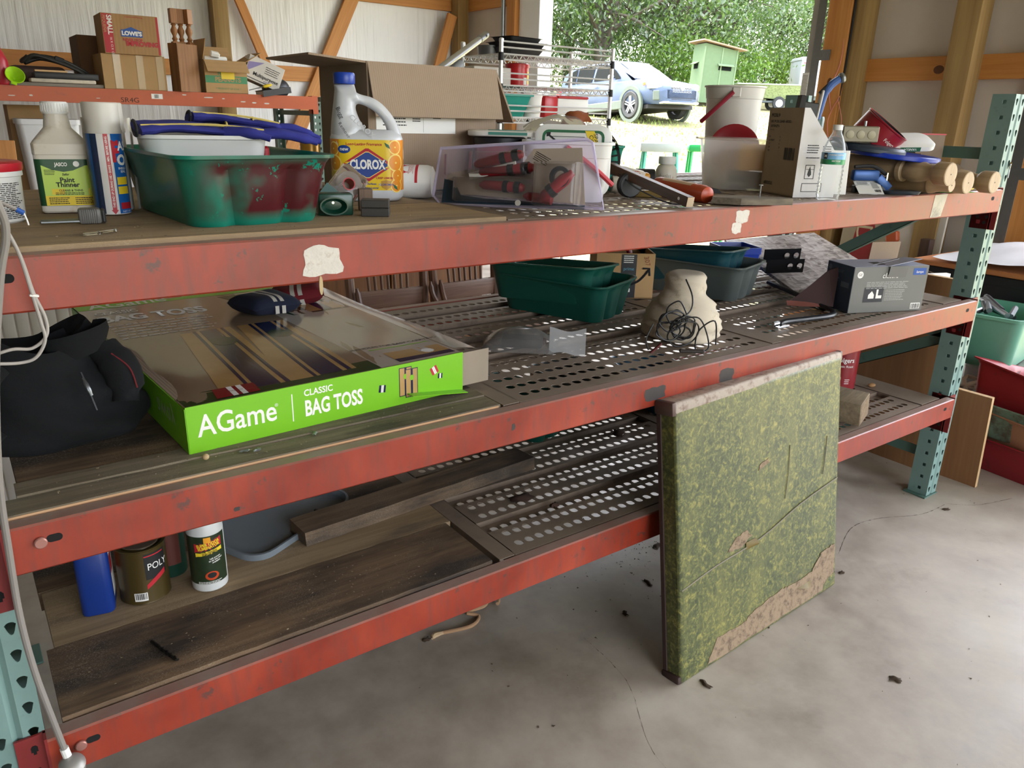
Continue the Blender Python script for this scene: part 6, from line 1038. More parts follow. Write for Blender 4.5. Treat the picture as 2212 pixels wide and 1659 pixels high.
for bx in (0, 5.2):
    tp([(3.0+bx, 1.2), (8.6+bx*1.02, 1.2), (10.2+bx, 19), (5.6+bx, 19)], TAN, .018); tp([(5.6+bx, 1.2), (7.5+bx, 1.2), (8.9+bx, 19), (7.3+bx, 19)], NAVY, .024); tp([(5.0+bx, 1.2), (5.3+bx, 1.2), (7.0+bx, 19), (6.7+bx, 19)], NAVY, .024); tp([(7.9+bx, 1.2), (8.3+bx, 1.2), (9.5+bx, 19), (9.2+bx, 19)], NAVY, .024)
    tp([(8.0+bx+1.1*math.cos(a), 14.5+1.4*math.sin(a)) for a in [k*math.pi/6 for k in range(12)]], GRS, .03)
tp([(2.4, .4), (5.6, .4), (5.8, 2.4), (2.7, 2.4)], CRM, .03)
for u in (3.6, 4.3): tp([(u, .4), (u+.4, .4), (u+.5, 2.4), (u+.1, 2.4)], WHT, .036)
tp(q(17.6, 23.2, .5, 3.4), TAN, .02); tp(q(17.6, 23.2, .5, 1.4), NAVY, .026); tp([(21.4+.6*math.cos(a), 2.2+.6*math.sin(a)) for a in [k*.63 for k in range(10)]], WHT, .03); tp(q(19, 23, 20.5, 24), TAN, .02); tp(q(20.4, 21.6, 20.5, 24), NAVY, .026); tp(q(17, 23, 4.6, 4.8), LIMEP, .02)
txt(t, 'AGame', 3.4, WHT, lambda u, v, h: tm(u+4.9, v+34.0, h), h=.03, bold=.01, sx=.72); txt(t, 'CLASSIC', 1.7, WHT, lambda u, v, h: tm(u+1.0, v+30.4, h), 'LEFT', h=.03, bold=.02, sx=.62); txt(t, 'BAG TOSS', 3.3, WHT, lambda u, v, h: tm(u+.8, v+27.6, h), 'LEFT', h=.03, bold=.035, sx=.66); lines(t, WHT, tm, 1.0, 10.5, 25.0, 6, .95, .22, 4, .03); txt(t, 'HANDLES FOR EASY CARRYING', .62, INK, lambda u, v, h: tm(u+20, v+5.4, h), h=.03); lines(t, INK, tm, 18.6, 23, 24.9, 1, .4, .2, 4, .03)
txt(t, 'AGame', .35, mat('print_maroon'), lambda u, v, h: tm(u+4.1, v+1.4, h), h=.045)
fm = plane((0, -.062, 0), (1, 0, 0), (0, 0, 1)); txt(t, 'AGame', 2.3, WHT, lambda u, v, h: fm(u+3.6, v+1.85, h), bold=.012, sx=.82); txt(t, '®', .35, WHT, lambda u, v, h: fm(u+6.5, v+2.3, h)); patch(t, WHT, fm, 7.7, 7.78, .7, 2.9, 'rule_line'); txt(t, 'CLASSIC', .72, WHT, lambda u, v, h: fm(u+8.7, v+2.75, h), 'LEFT', bold=.02, sx=.9); txt(t, 'BAG TOSS', 1.75, WHT, lambda u, v, h: fm(u+8.7, v+1.45, h), 'LEFT', bold=.03, sx=.62)
for u, v, w_, a, m in ((15.5, 1.75, .62, -8, NAVY), (20.6, 2.4, .7, 25, PRED), (21.2, 1.8, .45, -4, NAVY)):
    f2 = rot_(fm, u, v, a); patch(t, m, f2, -w_/2, w_/2, -w_/2, w_/2, 'bag_print', h=.012); [patch(t, WHT, f2, k-.04*w_*2, k+.04*w_*2, -w_/2, w_/2, 'stripe_print', h=.018) for k in (-.1*w_, .1*w_)]
for u, v in ((17.7, 1.95), (18.3, 1.75)):
    patch(t, NAVY, fm, u-.6, u+.62, v-1.25, v+1.25, 'board_outline', h=.012+.01*(u > 18)); patch(t, TAN, fm, u-.54, u+.56, v-1.19, v+1.19, 'board_print', h=.016+.01*(u > 18)); patch(t, NAVY, fm, u-.08, u+.12, v-1.19, v+1.19, 'stripe_print', h=.02+.01*(u > 18)); patch(t, LIMEP, fm, 0, 0, 0, 0, 'hole_print', h=.024+.01*(u > 18), poly=[(u+.02+.2*math.cos(k*.5), v+.45+.24*math.sin(k*.5)) for k in range(13)])
txt(t, 'away', 1.9, mat('print_dull_white', '#9fae8a', .5), plane((-.063, 8, 1.7), (0, -1, 0), (0, 0, 1)), h=.01) if False else txt(t, 'away', 2.2, mat('print_dull_white', '#9fae8a', .5), lambda u, v, h: Vector((-.066, 4.6-u, 1.7-v)), h=.01)
def beanbag(label, loc, rz, m, st, rot=None):
    t = thing('bean_bag', label, 'bean bag', loc, 0, 'bean bags on the game carton', rot or (0, 0, rz)); b = B()
    def pt(u, v, s_): 
        x, y = (u-.5)*5.6, (v-.5)*5.2; e = max(0, 1-(2*u-1)**4)*max(0, 1-(2*v-1)**4); return (x, y, .9+s_*1.05*e**.55+.12*math.sin(5*u+3*v))
    b.grid(16, 16, lambda u, v: pt(u, v, 1)); b.grid(16, 16, lambda u, v: pt(u, v, -1)); obj('body', b, m, t, 70)
    for u0 in (.40, .54): s_ = B().grid(2, 20, lambda a, c: Vector(pt(u0+a*.08, .03+c*.94, 1))+Vector((0, 0, .02))); s_.grid(2, 3, lambda a, c: Vector(pt(u0+a*.08, .0, 1))+Vector((0, -.03-.0*c, .05-.8*c))); obj('stripe', s_, st, t, 70)
    return t
CLN = mat('navy_canvas', '#131b33', .9, bump=.3, bs=200); CLR_ = mat('red_canvas', '#6b101c', .85, bump=.3, bs=200); STW = mat('stripe_white', '#b9b4ac', .85)
beanbag('navy bean bag with two white stripes lying on the game carton', (25.4, 27.2, MW_+H_+.1), 16, CLN, STW); beanbag('dark red bean bag with white stripes behind the navy one', (30.6, 31.0, MW_+H_+.1), -24, CLR_, STW, (12, -14, -24))
# black bag at the left
t = thing('black_jacket', 'crumpled black fleece jacket with a zip heaped at the left of the middle shelf', 'jacket', (4.4, 13.2, MW_), -6); BF = mat('black_fleece', '#08090c', .95, var=.2, vs=30, bump=.5, bs=120)
rr = random.Random(21); ph = [(rr.uniform(2, 6), rr.uniform(1, 4), rr.uniform(0, 6.3)) for _ in range(7)]
ph3 = [(rr.uniform(6, 14), rr.uniform(3, 9), rr.uniform(0, 6.3)) for _ in range(5)]
def fold(a, z): return sum(math.sin(p*a+q_*z*5+o_) for p, q_, o_ in ph)/7*1.5+.28*sum(abs(math.sin(p*a*.5+q_*z+o_)) for p, q_, o_ in ph3)/5
rings = []
for k in range(15):
    z = k/14; r_ = [5.6, 6.2, 6.3, 6.1, 5.9, 5.6, 5.3, 5.0, 4.6, 4.3, 4.0, 3.9, 3.8, 3.6, 3.3][k]; rings.append([(math.cos(a)*r_*(1+.17*fold(a, z))-.4*z, math.sin(a)*r_*.75*(1+.17*fold(a, z)), z*7.6*(1+.12*math.sin(2*a+1)*z)) for a in [2*math.pi*i/48 for i in range(48)]])
c_ = [(x*.3, y*.3, 5.2) for x, y, z in rings[-1]]; obj('body', B().loft(rings+[[(x*.82, y*.82, z-.5) for x, y, z in rings[-1]], c_]), BF, t, 80)
obj('collar', B().loft([[(2.4+1.9*math.cos(a)*s_, -1.2+1.3*math.sin(a)*s_, 6.4+h_+.5*math.cos(a)) for a in [R(-250+i*16) for i in range(20)]] for s_, h_ in ((.9, -.4), (1.15, .9), (1.1, 1.5), (.95, 1.2), (.85, 0))], False, False, False), BF, t, 70)
obj('sleeve', B().tube([(-3, -2.5, 6.6), (-4.6, -3.4, 4.8), (-4.8, -3.6, 2.6), (-3.4, -4.4, 1.0)], [1.5, 1.7, 1.5, 1.1], 14, 5), BF, t, 80); obj('sleeve', B().tube([(4.0, -1, 6.2), (5.0, -2.2, 4.6), (4.9, -3.0, 2.6)], [1.1, 1.3, .9], 14, 5), BF, t, 80)
z_ = obj('zip', B().tube([(2.3, -4.4, 5.6), (2.6, -4.9, 4.4), (2.9, -5.3, 3.0)], .1, 6, 5), mat('zip_tape', '#191a1e', .5), t); obj('zip_pull', B().tube([(2.4, -4.75, 5.3), (2.6, -5.1, 4.7), (2.75, -5.2, 4.1)], [.1, .16, .12], 8, 3, flat=.6), mat('zip_metal', '#6e7072', .3, .8), z_)
RP = mat('red_piping', '#6a1218', .8); obj('piping', B().tube([(-4.8, -4.6, 5.4), (-4.2, -5.1, 3.6), (-5.2, -5.2, 2.6)], .06, 6, 5), RP, t); obj('piping', B().tube([(4.4, -2.6, 6.2), (5.4, -3.3, 5.2), (5.7, -3.9, 3.8)], .06, 6, 5), RP, t)
solo('acorn_nut', 'small round pale nut in front of the game carton', 'nut', B().ell((0, 0, .2), .24, .24, .22, 14, 8), mat('nut_shell', '#b59a72', .6, bump=.4), (12.3, 2.2, ZM+.28))
rr = random.Random(3)
for k, (x, y) in enumerate(((15.0, 2.2), (15.8, 1.9), (20.4, 2.6))): solo('foil_scrap', ['curl of silver scrap in front of the game carton', 'second curl of silver scrap in front of the game carton', 'grey shaving on the narrow board in front of the game carton'][k], 'scrap', crumple(6, 4, .7, .3, .12, k), mat('scrap_silver', '#8f9192', .4, .6), (x, y, ZM+.26), k*40, smooth=60)
# totes on the middle shelf
tote('dark_green_tote', 'dark green plastic tote, the lower of the two by the cardboard box', (63.2, 24.6, MD), 20, 7.9, 13.6, 4.7, GT); tote('nested_green_tote', 'dark green plastic tote nested askew in the lower green tote', (61.8, 25.6, MD+1.5), 0, 7.2, 12.8, 4.6, GT, rot=(-3, 4, 22))
GRT = mat('grey_tote_plastic', '#4e5654', .45, var=.08); TLT = mat('dark_teal_tote', '#12404a', .42, var=.1)
tote('grey_tote', 'grey plastic tote with fluted end under a dark teal tote', (88.0, 23.8, MD), 17, 7.9, 13.6, 4.9, GRT); tote('dark_teal_tote', 'dark teal plastic tote nested in the grey tote', (87.0, 25.1, MD+1.7), 0, 7.2, 12.8, 4.5, TLT, rot=(-4, 3, 19))
t = thing('blue_bin', 'bright blue plastic bin behind the grey tote', 'bin', (98.2, 26.2, MD), -25); obj('bin', B().loft([rrect(4.6, 5, .4, 3, 0), rrect(5.6, 6, .4, 3, 4.6), rrect(5.9, 6.3, .4, 3, 4.65), rrect(5.9, 6.3, .4, 3, 5.6), rrect(5.5, 5.9, .4, 3, 5.6), rrect(4.4, 4.8, .4, 3, .2)]), mat('bin_blue', '#1b3aa0', .35), t)
t = carton('parcel_box', 'brown online order carton with black printed tape beside the green totes', (76.6, 28.6, MD), -34, 8, 7, 6.2, CBL, [('b', 100, 3)], open_top=True); BTP = mat('tape_print_black', '#1d2126', .4)
fm = plane((0, -3.53, 0), (1, 0, 0), (0, 0, 1)); patch(t, BTP, fm, -.6, 1.5, .1, 6.1, 'printed_tape', h=.01); txt(t, 'prime', .62, mat('print_skyblue', '#4f93a8', .5), lambda u, v, h: fm(u+.45, v+4.1, h), h=.03); obj('smile_arrow', B().tube([fm(-2.6, 2.2, .03), fm(-.5, 1.7, .03), fm(1.8, 2.4, .03), fm(3.2, 4.0, .03)], .16, 6, 6), BTP, t); obj('arrow_tip', B().tube([fm(2.4, 4.2, .03), fm(3.3, 4.2, .03), fm(3.4, 3.2, .03)], .14, 6), BTP, t); txt(t, '307', .9, mat('pencil_brown', '#8a4f38', .8), rot_(fm, 2.9, 5.2, -75), h=.02, name='pencil_writing'); lines(t, WHT, fm, -.3, 1.2, 5.9, 4, .28, .12, 5, .02); patch(t, WHT, fm, .1, .8, .9, 1.4, h=.02); txt(t, 'Free delivery', .26, WHT, rot_(fm, .45, 2.1, 180), h=.03)
solo('red_toolbox', 'dark red toolbox handle poking out of the brown parcel carton', 'toolbox', B().rbox(-2.6, 2.6, -1.2, 1.2, -5.2, -.2, .3, 2).tube([(-2, 0, -.4), (-1.6, 0, 1.0), (1.6, 0, 1.2), (2.2, 0, .2)], .4, 10, 4), mat('handle_red', '#6e1824', .4), (74.8, 28.3, MD+5.4), -34)
# plastic bag with a tool
t = thing('zip_bag', 'clear plastic bag with a dark tool inside lying on the perforated deck', 'plastic bag', (48.6, 13.6, MD), -40); obj('tool', B().rbox(-2.6, 1.9, -1.1, 1.1, .05, 1.2, .4, 2), mat('tool_charcoal', '#2b2726', .5), t); obj('tool_button', B().at(2.0, -.4, .8, 0, 90).lathe([(.4, -.1), (.4, .2), (.25, .28)], 16), mat('button_red', '#6b1a1d', .4), t)
FILM = clear('bag_film', (.93, .93, .92), .14, .4, .26, (.75, .74, .72)); obj('bag_film', B().grid(18, 12, lambda u, v: ((u-.5)*9.2, (v-.5)*5.4, .1+2.1*(math.sin(math.pi*min(1, u*1.15))**.6)*(math.sin(math.pi*v)**.55)+.12*math.sin(13*u+4*v)*math.sin(9*v)) if u < .87 else (3.1+(u-.87)*4, (v-.5)*4.6, .15)), FILM, t, 70)
obj('bag_flap', B().grid(10, 10, lambda u, v: (2.6+u*3.8, -2.4+v*.9+u*.2, .05+v*2.5+.25*math.sin(5*u+2*v))), clear('bag_film_bright', (.9, .9, .92), .14, .35, .55, (.82, .84, .88)), t, 70)
# plaster bell and cord
t = thing('plaster_bell', 'pale plaster bell shaped lump with a narrow flat top', 'plaster form', (67.2, 8.4, MD), 0); rr = random.Random(6); ph2 = [(rr.randint(1, 6), rr.uniform(2, 8), rr.uniform(0, 6)) for _ in range(8)]
pr = [(3.9, 0), (4.35, .25), (4.45, .9), (4.3, 2.0), (3.9, 3.1), (3.3, 4.0), (2.65, 4.7), (2.35, 5.3), (2.3, 6.0), (2.3, 6.7), (2.1, 7.1), (1.7, 7.3), (.6, 7.35)]
pts_ = crom([Vector((a, 0, c)) for a, c in pr], 3); b = B().loft([[((v.x*(1+.035*sum(math.sin(k*a+z_*v.z+o_) for k, z_, o_ in ph2)/2))*math.cos(a), v.x*(1+.035*sum(math.sin(k*a+z_*v.z+o_) for k, z_, o_ in ph2)/2)*math.sin(a), v.z) for a in [2*math.pi*i/48 for i in range(48)]] for v in pts_])
obj('form', b, mat('plaster', '#c4b8a4', .85, var=.12, vs=8, dirt='#8f7d66', damt=.56, ds=24, bump=.6, bs=26), t, 70)
t = thing('cord_tangle', 'tangled thin black cord with clips draped over the plaster bell', 'cord', (63.2, 4.6, MD), -20); rr = random.Random(17); BC = mat('cord_black', '#121214', .45)
def loop(c, rx, rz_, tilt, n=10, j=.15): return [(c[0]+rx*math.cos(a)+rr.uniform(-j, j), c[1]+tilt*math.sin(a)+rr.uniform(-j, j), c[2]+rz_*math.sin(a)+rr.uniform(-j, j)) for a in [2*math.pi*i/n for i in range(n)]]
for k in range(9): obj('cord_loop', B().tube(loop((rr.uniform(-2.2, .6), rr.uniform(-.6, .5), 2.4+rr.uniform(-.9, 1.2)), rr.uniform(.8, 1.9), rr.uniform(.6, 1.7), rr.uniform(-.6, .6)), .085, 6, 4, False, True), BC, t)
obj('cord_tail', B().tube([(.6, 1.6, 7.2), (.9, .4, 5.6), (.4, -.4, 4.2), (-1, -.4, 3.2)], .085, 6, 5), BC, t); obj('cord_tail', B().tube([(-.6, -.6, 3.4), (1.2, -.9, 3.5), (2.2, -1.2, 1.8), (2.3, -1.6, .2), (.8, -1.7, .15), (1.0, -1.5, 2.2), (2.9, -1.4, 3.2), (3.2, -1.6, .6)], .085, 6, 6), BC, t); obj('cord_tail', B().tube([(-3.8, -.4, 3), (-4.6, -.6, 1.4), (-4.3, -.7, .2)], .085, 6, 5), BC, t)
obj('clip', B().at(.2, -2.2, .25, 0, 0, -14).rbox(-1.5, 1.2, -.2, .2, -.18, .2, .1, 1), mat('clip_dark', '#2f2622', .5), t); obj('clip', B().at(-3.6, -1.0, .4, 0, -40, 0).rbox(-.8, .8, -.15, .15, -.12, .12, .06, 1), mat('clip_red', '#5d1c1c', .5), t)
# osb sheet, steel angles, carton, cap, saw
def osb():
    t = NT('osb_flakes'); v = t.co(); wv = t.mix(.06, v.outputs[0], t.noise(9, v, 3).outputs[1]); m1 = t.n('Mapping', Vector=wv, Scale=(1, 3.6, 1), Rotation=(0, 0, .7)); m2 = t.n('Mapping', Vector=wv, Scale=(3.2, 1, 1), Rotation=(0, 0, -.35)); w = t.n('TexVoronoi', {'feature': 'F1'}, Scale=26, Vector=m1.outputs[0]); w2 = t.n('TexVoronoi', {'feature': 'F1'}, Scale=21, Vector=m2.outputs[0]); f = t.mix(.5, w.outputs[1], w2.outputs[1]); sp = t.n('SeparateColor', Color=f)
    t.P(Base_Color=t.ramp(sp.outputs[0], [(.15, '#7d7068'), (.45, '#b3a69c'), (.8, '#d0c6be')]).outputs[0], Roughness=.5); t.bump(t.mix(.5, w.outputs[0], w2.outputs[0]), .5, .004); return t.m
t = thing('osb_sheet', 'sheet of grey flaked strand board lying tilted at the rear of the middle shelf', 'board', (99.5, 14.6, MD+.3), rot=(13.5, -3, -18)); obj('sheet', B().rbox(-1.5, 16, 0, 19, 0, .5, .06, 1), osb(), t)
BST = mat('black_steel', '#0e0f14', .35, .2)
def angle_iron(label, loc, rz):
    t = thing('steel_angle', label, 'steel angle', loc, 0, 'black steel angles on the strand board', (10, -3, rz)); b = B()
    for k in range(4):
        if k in (2, 3): cell(b, lambda u, v, h: (u, h, v), k*1.4, 0, 1.4, 2.1, lambda a: (.45*math.cos(a), .45*math.sin(a)), .2)
        else: b.add([(k*1.4, 0, 0), (k*1.4+1.4, 0, 0), (k*1.4+1.4, 0, 2.1), (k*1.4, 0, 2.1)], [(0, 1, 2, 3)])
    b.box(-.0, 5.6, .2, 1.8, 0, .2); obj('angle', b, BST, t, 20); return t
angle_iron('black steel angle with two round holes nearest the blue bin', (97.4, 19.6, MD+2.4), -34); angle_iron('black steel angle with two round holes behind the nearer one', (99.8, 22.0, MD+3.4), -34)
t = thing('light_box', 'blue and grey light set carton with a torn open top on the middle shelf', 'box', (94.6, 4.2, MD), -21); W_, D_, H_ = 11.6, 5.4, 6.1; LB1 = mat('carton_grey', '#6d6d69', .4, var=.06); LB2 = mat('carton_slate_blue', '#3d4d63', .4, var=.06); LB3 = mat('carton_pale_top', '#a9adbb', .45)
obj('body', B().rbox(0, W_, 0, D_, 0, H_, .05, 1), LB1, t, 20); obj('left_face', B().box(-.02, .0, .03, D_-.03, .03, H_-.03), LB2, t); obj('top_face', B().box(.03, W_-.03, .03, D_-.03, H_, H_+.02), LB3, t)
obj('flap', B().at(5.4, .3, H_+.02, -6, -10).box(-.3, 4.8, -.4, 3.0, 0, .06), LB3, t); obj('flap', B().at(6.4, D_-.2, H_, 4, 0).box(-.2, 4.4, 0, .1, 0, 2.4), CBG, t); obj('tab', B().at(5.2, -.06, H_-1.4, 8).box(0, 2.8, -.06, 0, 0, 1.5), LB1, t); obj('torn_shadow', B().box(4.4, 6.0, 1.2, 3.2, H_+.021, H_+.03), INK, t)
obj('lid_sliver', B().at(3.2, .6, H_+.1, 0, -18, -22).box(0, 3.2, 0, .5, 0, .05), LB3, t)
fm = plane((0, -.012, 0), (1, 0, 0), (0, 0, 1)); txt(t, 'classic', 1.0, WHT, lambda u, v, h: fm(u+5.6, v+4.9, h), h=.07, shear=.15); patch(t, WHT, fm, 0, 0, 0, 0, 'round_emblem', poly=[(1.0+.46*math.cos(k*.4), 5.1+.46*math.sin(k*.4)) for k in range(16)]); txt(t, 'GE', .5, LB1, lambda u, v, h: fm(u+1.0, v+5.1, h), h=.02); patch(t, PBLU, fm, 9.2, 11.2, 4.9, 5.8, 'blue_badge'); txt(t, 'lamps', .5, WHT, lambda u, v, h: fm(u+10.2, v+5.3, h), h=.02, shear=.15); NGT = mat('photo_night', '#23262f', .4, var=.5, vs=60)
patch(t, NGT, fm, 2.0, 5.0, 1.4, 3.4, 'photo_print'); patch(t, WHT, fm, 0, 0, 0, 0, 'house_print', h=.02, poly=[(2.7, 1.9), (3.6, 1.9), (3.6, 2.4), (3.2, 2.9), (2.7, 2.4)]); patch(t, WHT, fm, 3.9, 4.2, 1.9, 3.1, 'house_print', h=.02); patch(t, WHT, fm, 4.2, 4.8, 1.9, 2.3, 'house_print', h=.02); LGT = mat('print_light_grey', '#a9a9a4', .5); lines(t, LGT, fm, 2.2, 9.0, 4.1, 5, .2, .07, 3); lines(t, LGT, fm, 5.3, 8.4, 3.0, 7, .22, .07, 4); patch(t, WHT, fm, 9.7, 11.2, .3, 1.1, 'barcode_label'); barcode(t, fm, 9.8, 11.1, .35, 1.0, 5, .02)
f3 = plane((-.03, D_, 0), (0, -1, 0), (0, 0, 1)); DIM = mat('print_dim_blue', '#6b7786', .5); txt(t, 'classic', .8, DIM, lambda u, v, h: f3(u+2.4, v+5.2, h), shear=.15); patch(t, DIM, f3, 0, 0, 0, 0, 'round_emblem', poly=[(.6+.35*math.cos(k*.4), 5.4+.35*math.sin(k*.4)) for k in range(16)]); lines(t, DIM, f3, .8, 2.8, 4.3, 2, .4, .2, 3); patch(t, DIM, f3, 3.2, 4.8, 3.2, 3.9, 'print'); patch(t, DIM, f3, .7, 1.9, 1.2, 2.6, 'print')
t = thing('baseball_hat', 'folded maroon hat with a faded pink brim leaning left of the light set carton', 'hat', (93.2, 8.6, MD), -38); MR = mat('maroon_cloth', '#44302f', .9); obj('crown', B().loft([[(-3.0, .6, .5), (2.6, -.6, .4), (3.0, .4, 5.6), (1.8, .8, 5.0)], [(-2.6, 1.1, .5), (2.8, .6, .4), (3.2, 1.0, 5.6), (2.0, 1.4, 5.0)]]), MR, t, 20); obj('brim', B().grid(12, 5, lambda u, v: (-3.3+u*6.0, .6-1.6*v*math.sin(math.pi*(.12+.8*u)), .75-.5*v+.15*math.sin(3*u))), mat('brim_pink', '#9a5f54', .7), t, 60)
t = thing('pry_bar', 'black curved flat bar with a hooked metal end in front of the light set carton', 'pry bar', (0, 0, MD+.35)); obj('bar', B().tube([(98.5, 19.6, .6), (96.4, 13, .2), (94.2, 8.4, 0), (92.6, 5.2, 0), (90.2, 3.9, 0), (86, 4.4, 0), (82.2, 5.0, 0), (80.4, 4.6, 0)], .4, 10, 6, flat=.9), mat('bar_black', '#191b1f', .4), t); obj('hook', B().rbox(79.0, 81.4, 3.7, 4.2, -.3, 0, .08, 1).rbox(79.2, 80.4, 4.4, 4.8, -.3, .4, .08, 1), CHR, t)
solo('steel_rod', 'bright thin steel rod lying behind the pry bar', 'rod', B().tube([(-1.8, 0, 0), (1.8, 0, 0)], .13, 8), CHR, (97.6, 19.2, MD+.2), rot=(0, -4, -22))
# ------------------------------------------------------------------ bottom shelf
BWD = ZB+.28; BD = ZB+.03
t = thing('blue_jug', 'slim royal blue plastic jug standing on the bottom shelf', 'jug', (5.3, 12.6, BWD), -12); obj('body', B().loft([rrect(2.3, 3.0, .5, 4, 0), rrect(2.4, 3.1, .55, 4, .15), rrect(2.4, 3.1, .55, 4, 6.2), rrect(1.8, 2.2, .6, 4, 7.2), rrect(1.1, 1.1, .5, 4, 7.8)]), mat('royal_blue_plastic', '#0f2f78', .35), t, 40); obj('cap', B().lathe([(.65, 7.8), (.65, 8.6)], 16), PYEL, t)
mp = rmap(3.1, 2.4, .5); patch(t, WHT, lambda u, v, h: Vector((-1.21-h, .2-u, v)), -1.0, 1.0, .5, 5.6, 'label'); patch(t, PYEL, lambda u, v, h: Vector((-1.22-h, .2-u, v)), .8, .98, .5, 5.6, 'label_edge'); patch(t, WHT, lambda u, v, h: Vector((1.21+h, u+.2, v)), -.9, .9, .9, 5.6, 'label'); patch(t, PRED, lambda u, v, h: Vector((1.22+h, u+.2, v)), -.9, .3, 3, 4.6, 'label_print')
t = thing('poly_can', 'olive brown quart can of polyurethane with a barcode on the bottom shelf', 'can', (8.75, 12.4, BWD), -20); obj('can', B().lathe([(1.9, 0), (1.95, .06), (1.92, .15), (1.92, 4.75), (1.98, 4.82), (1.98, 4.9), (1.75, 4.9), (1.72, 4.72), (1.5, 4.72), (1.45, 4.85), (.05, 4.85)], 36), mat('can_olive', '#4b3d1c', .35, .3), t, 40); obj('lid_crust', B().lathe([(1.45, 4.86), (1.4, 4.9), (.05, 4.9)], 24), mat('lid_varnish', '#57473a', .6), t)
mp = cyl(1.93, 0, -90); patch(t, INK, mp, .55, 2.4, 2.2, 4.5, 'label', nu=10); patch(t, PRED, mp, 0, 0, 0, 0, 'label_band', h=.012, poly=[(.55, 1.75), (1.0, 2.1), (1.5, 2.4), (2.2, 2.7), (2.2, 2.25), (1.4, 1.9), (.55, 1.35)]); patch(t, PRED, mp, .55, 2.2, 4.25, 4.35, 'label_band', nu=8, h=.012); txt(t, 'POLY', .85, WHT, lambda u, v, h: mp(u+.72, v+3.3, h), 'LEFT', h=.02, sx=.85); patch(t, WHT, mp, -.5, .5, .35, 1.1, 'barcode_label', nu=5); barcode(t, mp, -.42, .42, .5, 1.05, 3, .015)
t = thing('green_can', 'dark green can half hidden behind the poly can', 'can', (11.3, 14.6, BWD)); obj('can', B().lathe([(1.25, 0), (1.3, .1), (1.3, 7), (1.0, 7.4), (.5, 7.6)], 28), mat('can_dark_green', '#12372a', .4), t); patch(t, mat('label_rust', '#5b2c24', .5), cyl(1.31, 0, -100), -.9, .9, 1.2, 5.5, nu=8)
t = thing('spray_bottle', 'white odor eliminator spray bottle with a camouflage label on the bottom shelf', 'spray bottle', (13.5, 10.7, BWD), -18); obj('bottle', B().lathe([(1.25, 0), (1.42, .15), (1.45, .5), (1.45, 5.6), (1.2, 6.4), (.7, 7.0), (.55, 7.3)], 32), mat('bottle_white', '#c9cac8', .4), t); obj('trigger_head', B().rbox(-.5, .6, -1.1, .6, 7.3, 8.6, .25, 2), WP2, t)
mp = cyl(1.46, 0, -90); patch(t, mat('label_camo', '#22301c', .4, var=.5, vs=55), mp, -1.9, 1.9, .85, 5.3, 'label', nu=22); patch(t, PRED, mp, 0, 0, 0, 0, 'banner', h=.012, poly=[(-.85, 3.85), (1.4, 4.2), (1.4, 5.0), (-.85, 4.65)]); f2 = rot_(mp, .3, 4.42, 9); txt(t, 'SUPER ODOR\nELIMINATOR', .36, PYEL, f2, h=.03, bold=.04, line=.8, sx=.86); patch(t, PYEL, mp, 0, 0, 0, 0, 'banner', h=.014, poly=[(-.8, 3.45), (1.4, 3.75), (1.4, 4.1), (-.8, 3.8)]); txt(t, '12 hr. HUNTING\nPUMP-UP SPRAY', .17, INK, rot_(mp, .35, 3.75, 9), h=.03, bold=.03, line=.8); txt(t, 'Lab proven\nto be the best\navailable', .2, WHT, rot_(mp, .75, 3.05, 9), h=.03, shear=.2, bold=.02); patch(t, mat('price_orange', '#e39a1e', .5), mp, -.05, .5, 4.7, 5.2, 'price_sticker', nu=3, h=.035)
patch(t, mat('label_orange_seal', '#b8431f', .4), mp, 0, 0, 0, 0, 'seal', h=.02, poly=[(.35+.55*math.cos(k*.35), 1.6+.42*math.sin(k*.35)) for k in range(18)]); patch(t, INK, mp, 0, 0, 0, 0, 'seal', h=.026, poly=[(.35+.36*math.cos(k*.35), 1.65+.26*math.sin(k*.35)) for k in range(18)]); lines(t, WHT, mp, -.8, 1.2, 1.08, 2, .12, .05, 3, .03)
t = thing('grey_tray', 'grey plastic lid with a raised rim leaning behind the spray bottle', 'lid', (22.0, 18.2, BWD+.12), rot=(2, -1.5, 26)); obj('tray', B().loft([rrect(13.4, 8.4, 2, 6, 0), rrect(13.8, 8.8, 2.1, 6, .1), rrect(13.8, 8.8, 2.1, 6, .7), rrect(13.4, 8.4, 2, 6, .7), rrect(13.0, 8.0, 1.9, 6, .15)]), mat('slate_plastic', '#737b82', .4), t); obj('latch', B().box(2, 2.2, -4.1, -3.0, .15, 1.0), mat('latch_dark', '#25282a', .5), t)
t = thing('loose_plank', 'rough brown two by four lying across the boards and steel deck of the bottom shelf', 'plank', (22.3, 13.5, BWD), 3.8); b = B(); rr = random.Random(2); b.loft([[(28.2*i/16+rr.uniform(-.1, .1)*(1 if i in (0, 16) else 0), -1.7+rr.uniform(-.06, .06), 0), (28.2*i/16, 1.7+rr.uniform(-.06, .06), 0), (28.2*i/16, 1.7+rr.uniform(-.06, .06), 1.45), (28.2*i/16, -1.7+rr.uniform(-.06, .06), 1.45)] for i in range(17)]); obj('board', b, PLD, t, 25)
t = thing('drill_bit', 'dark twist drill bit lying on the front board of the bottom shelf', 'drill bit', (8.15, 3.6, BWD+.12), -72); b = B(); tw = []
b.loft([[( -1.7+3.4*i/40, .13*math.cos(a)*(1-.35*math.cos(2*(a-i*.5)) if i > 12 else 1), .13*math.sin(a)*(1-.35*math.cos(2*(a-i*.5)) if i > 12 else 1)) for a in [2*math.pi*k/10 for k in range(10)]] for i in range(41)]); obj('bit', b, mat('bit_steel', '#26231f', .4, .6), t, 50)
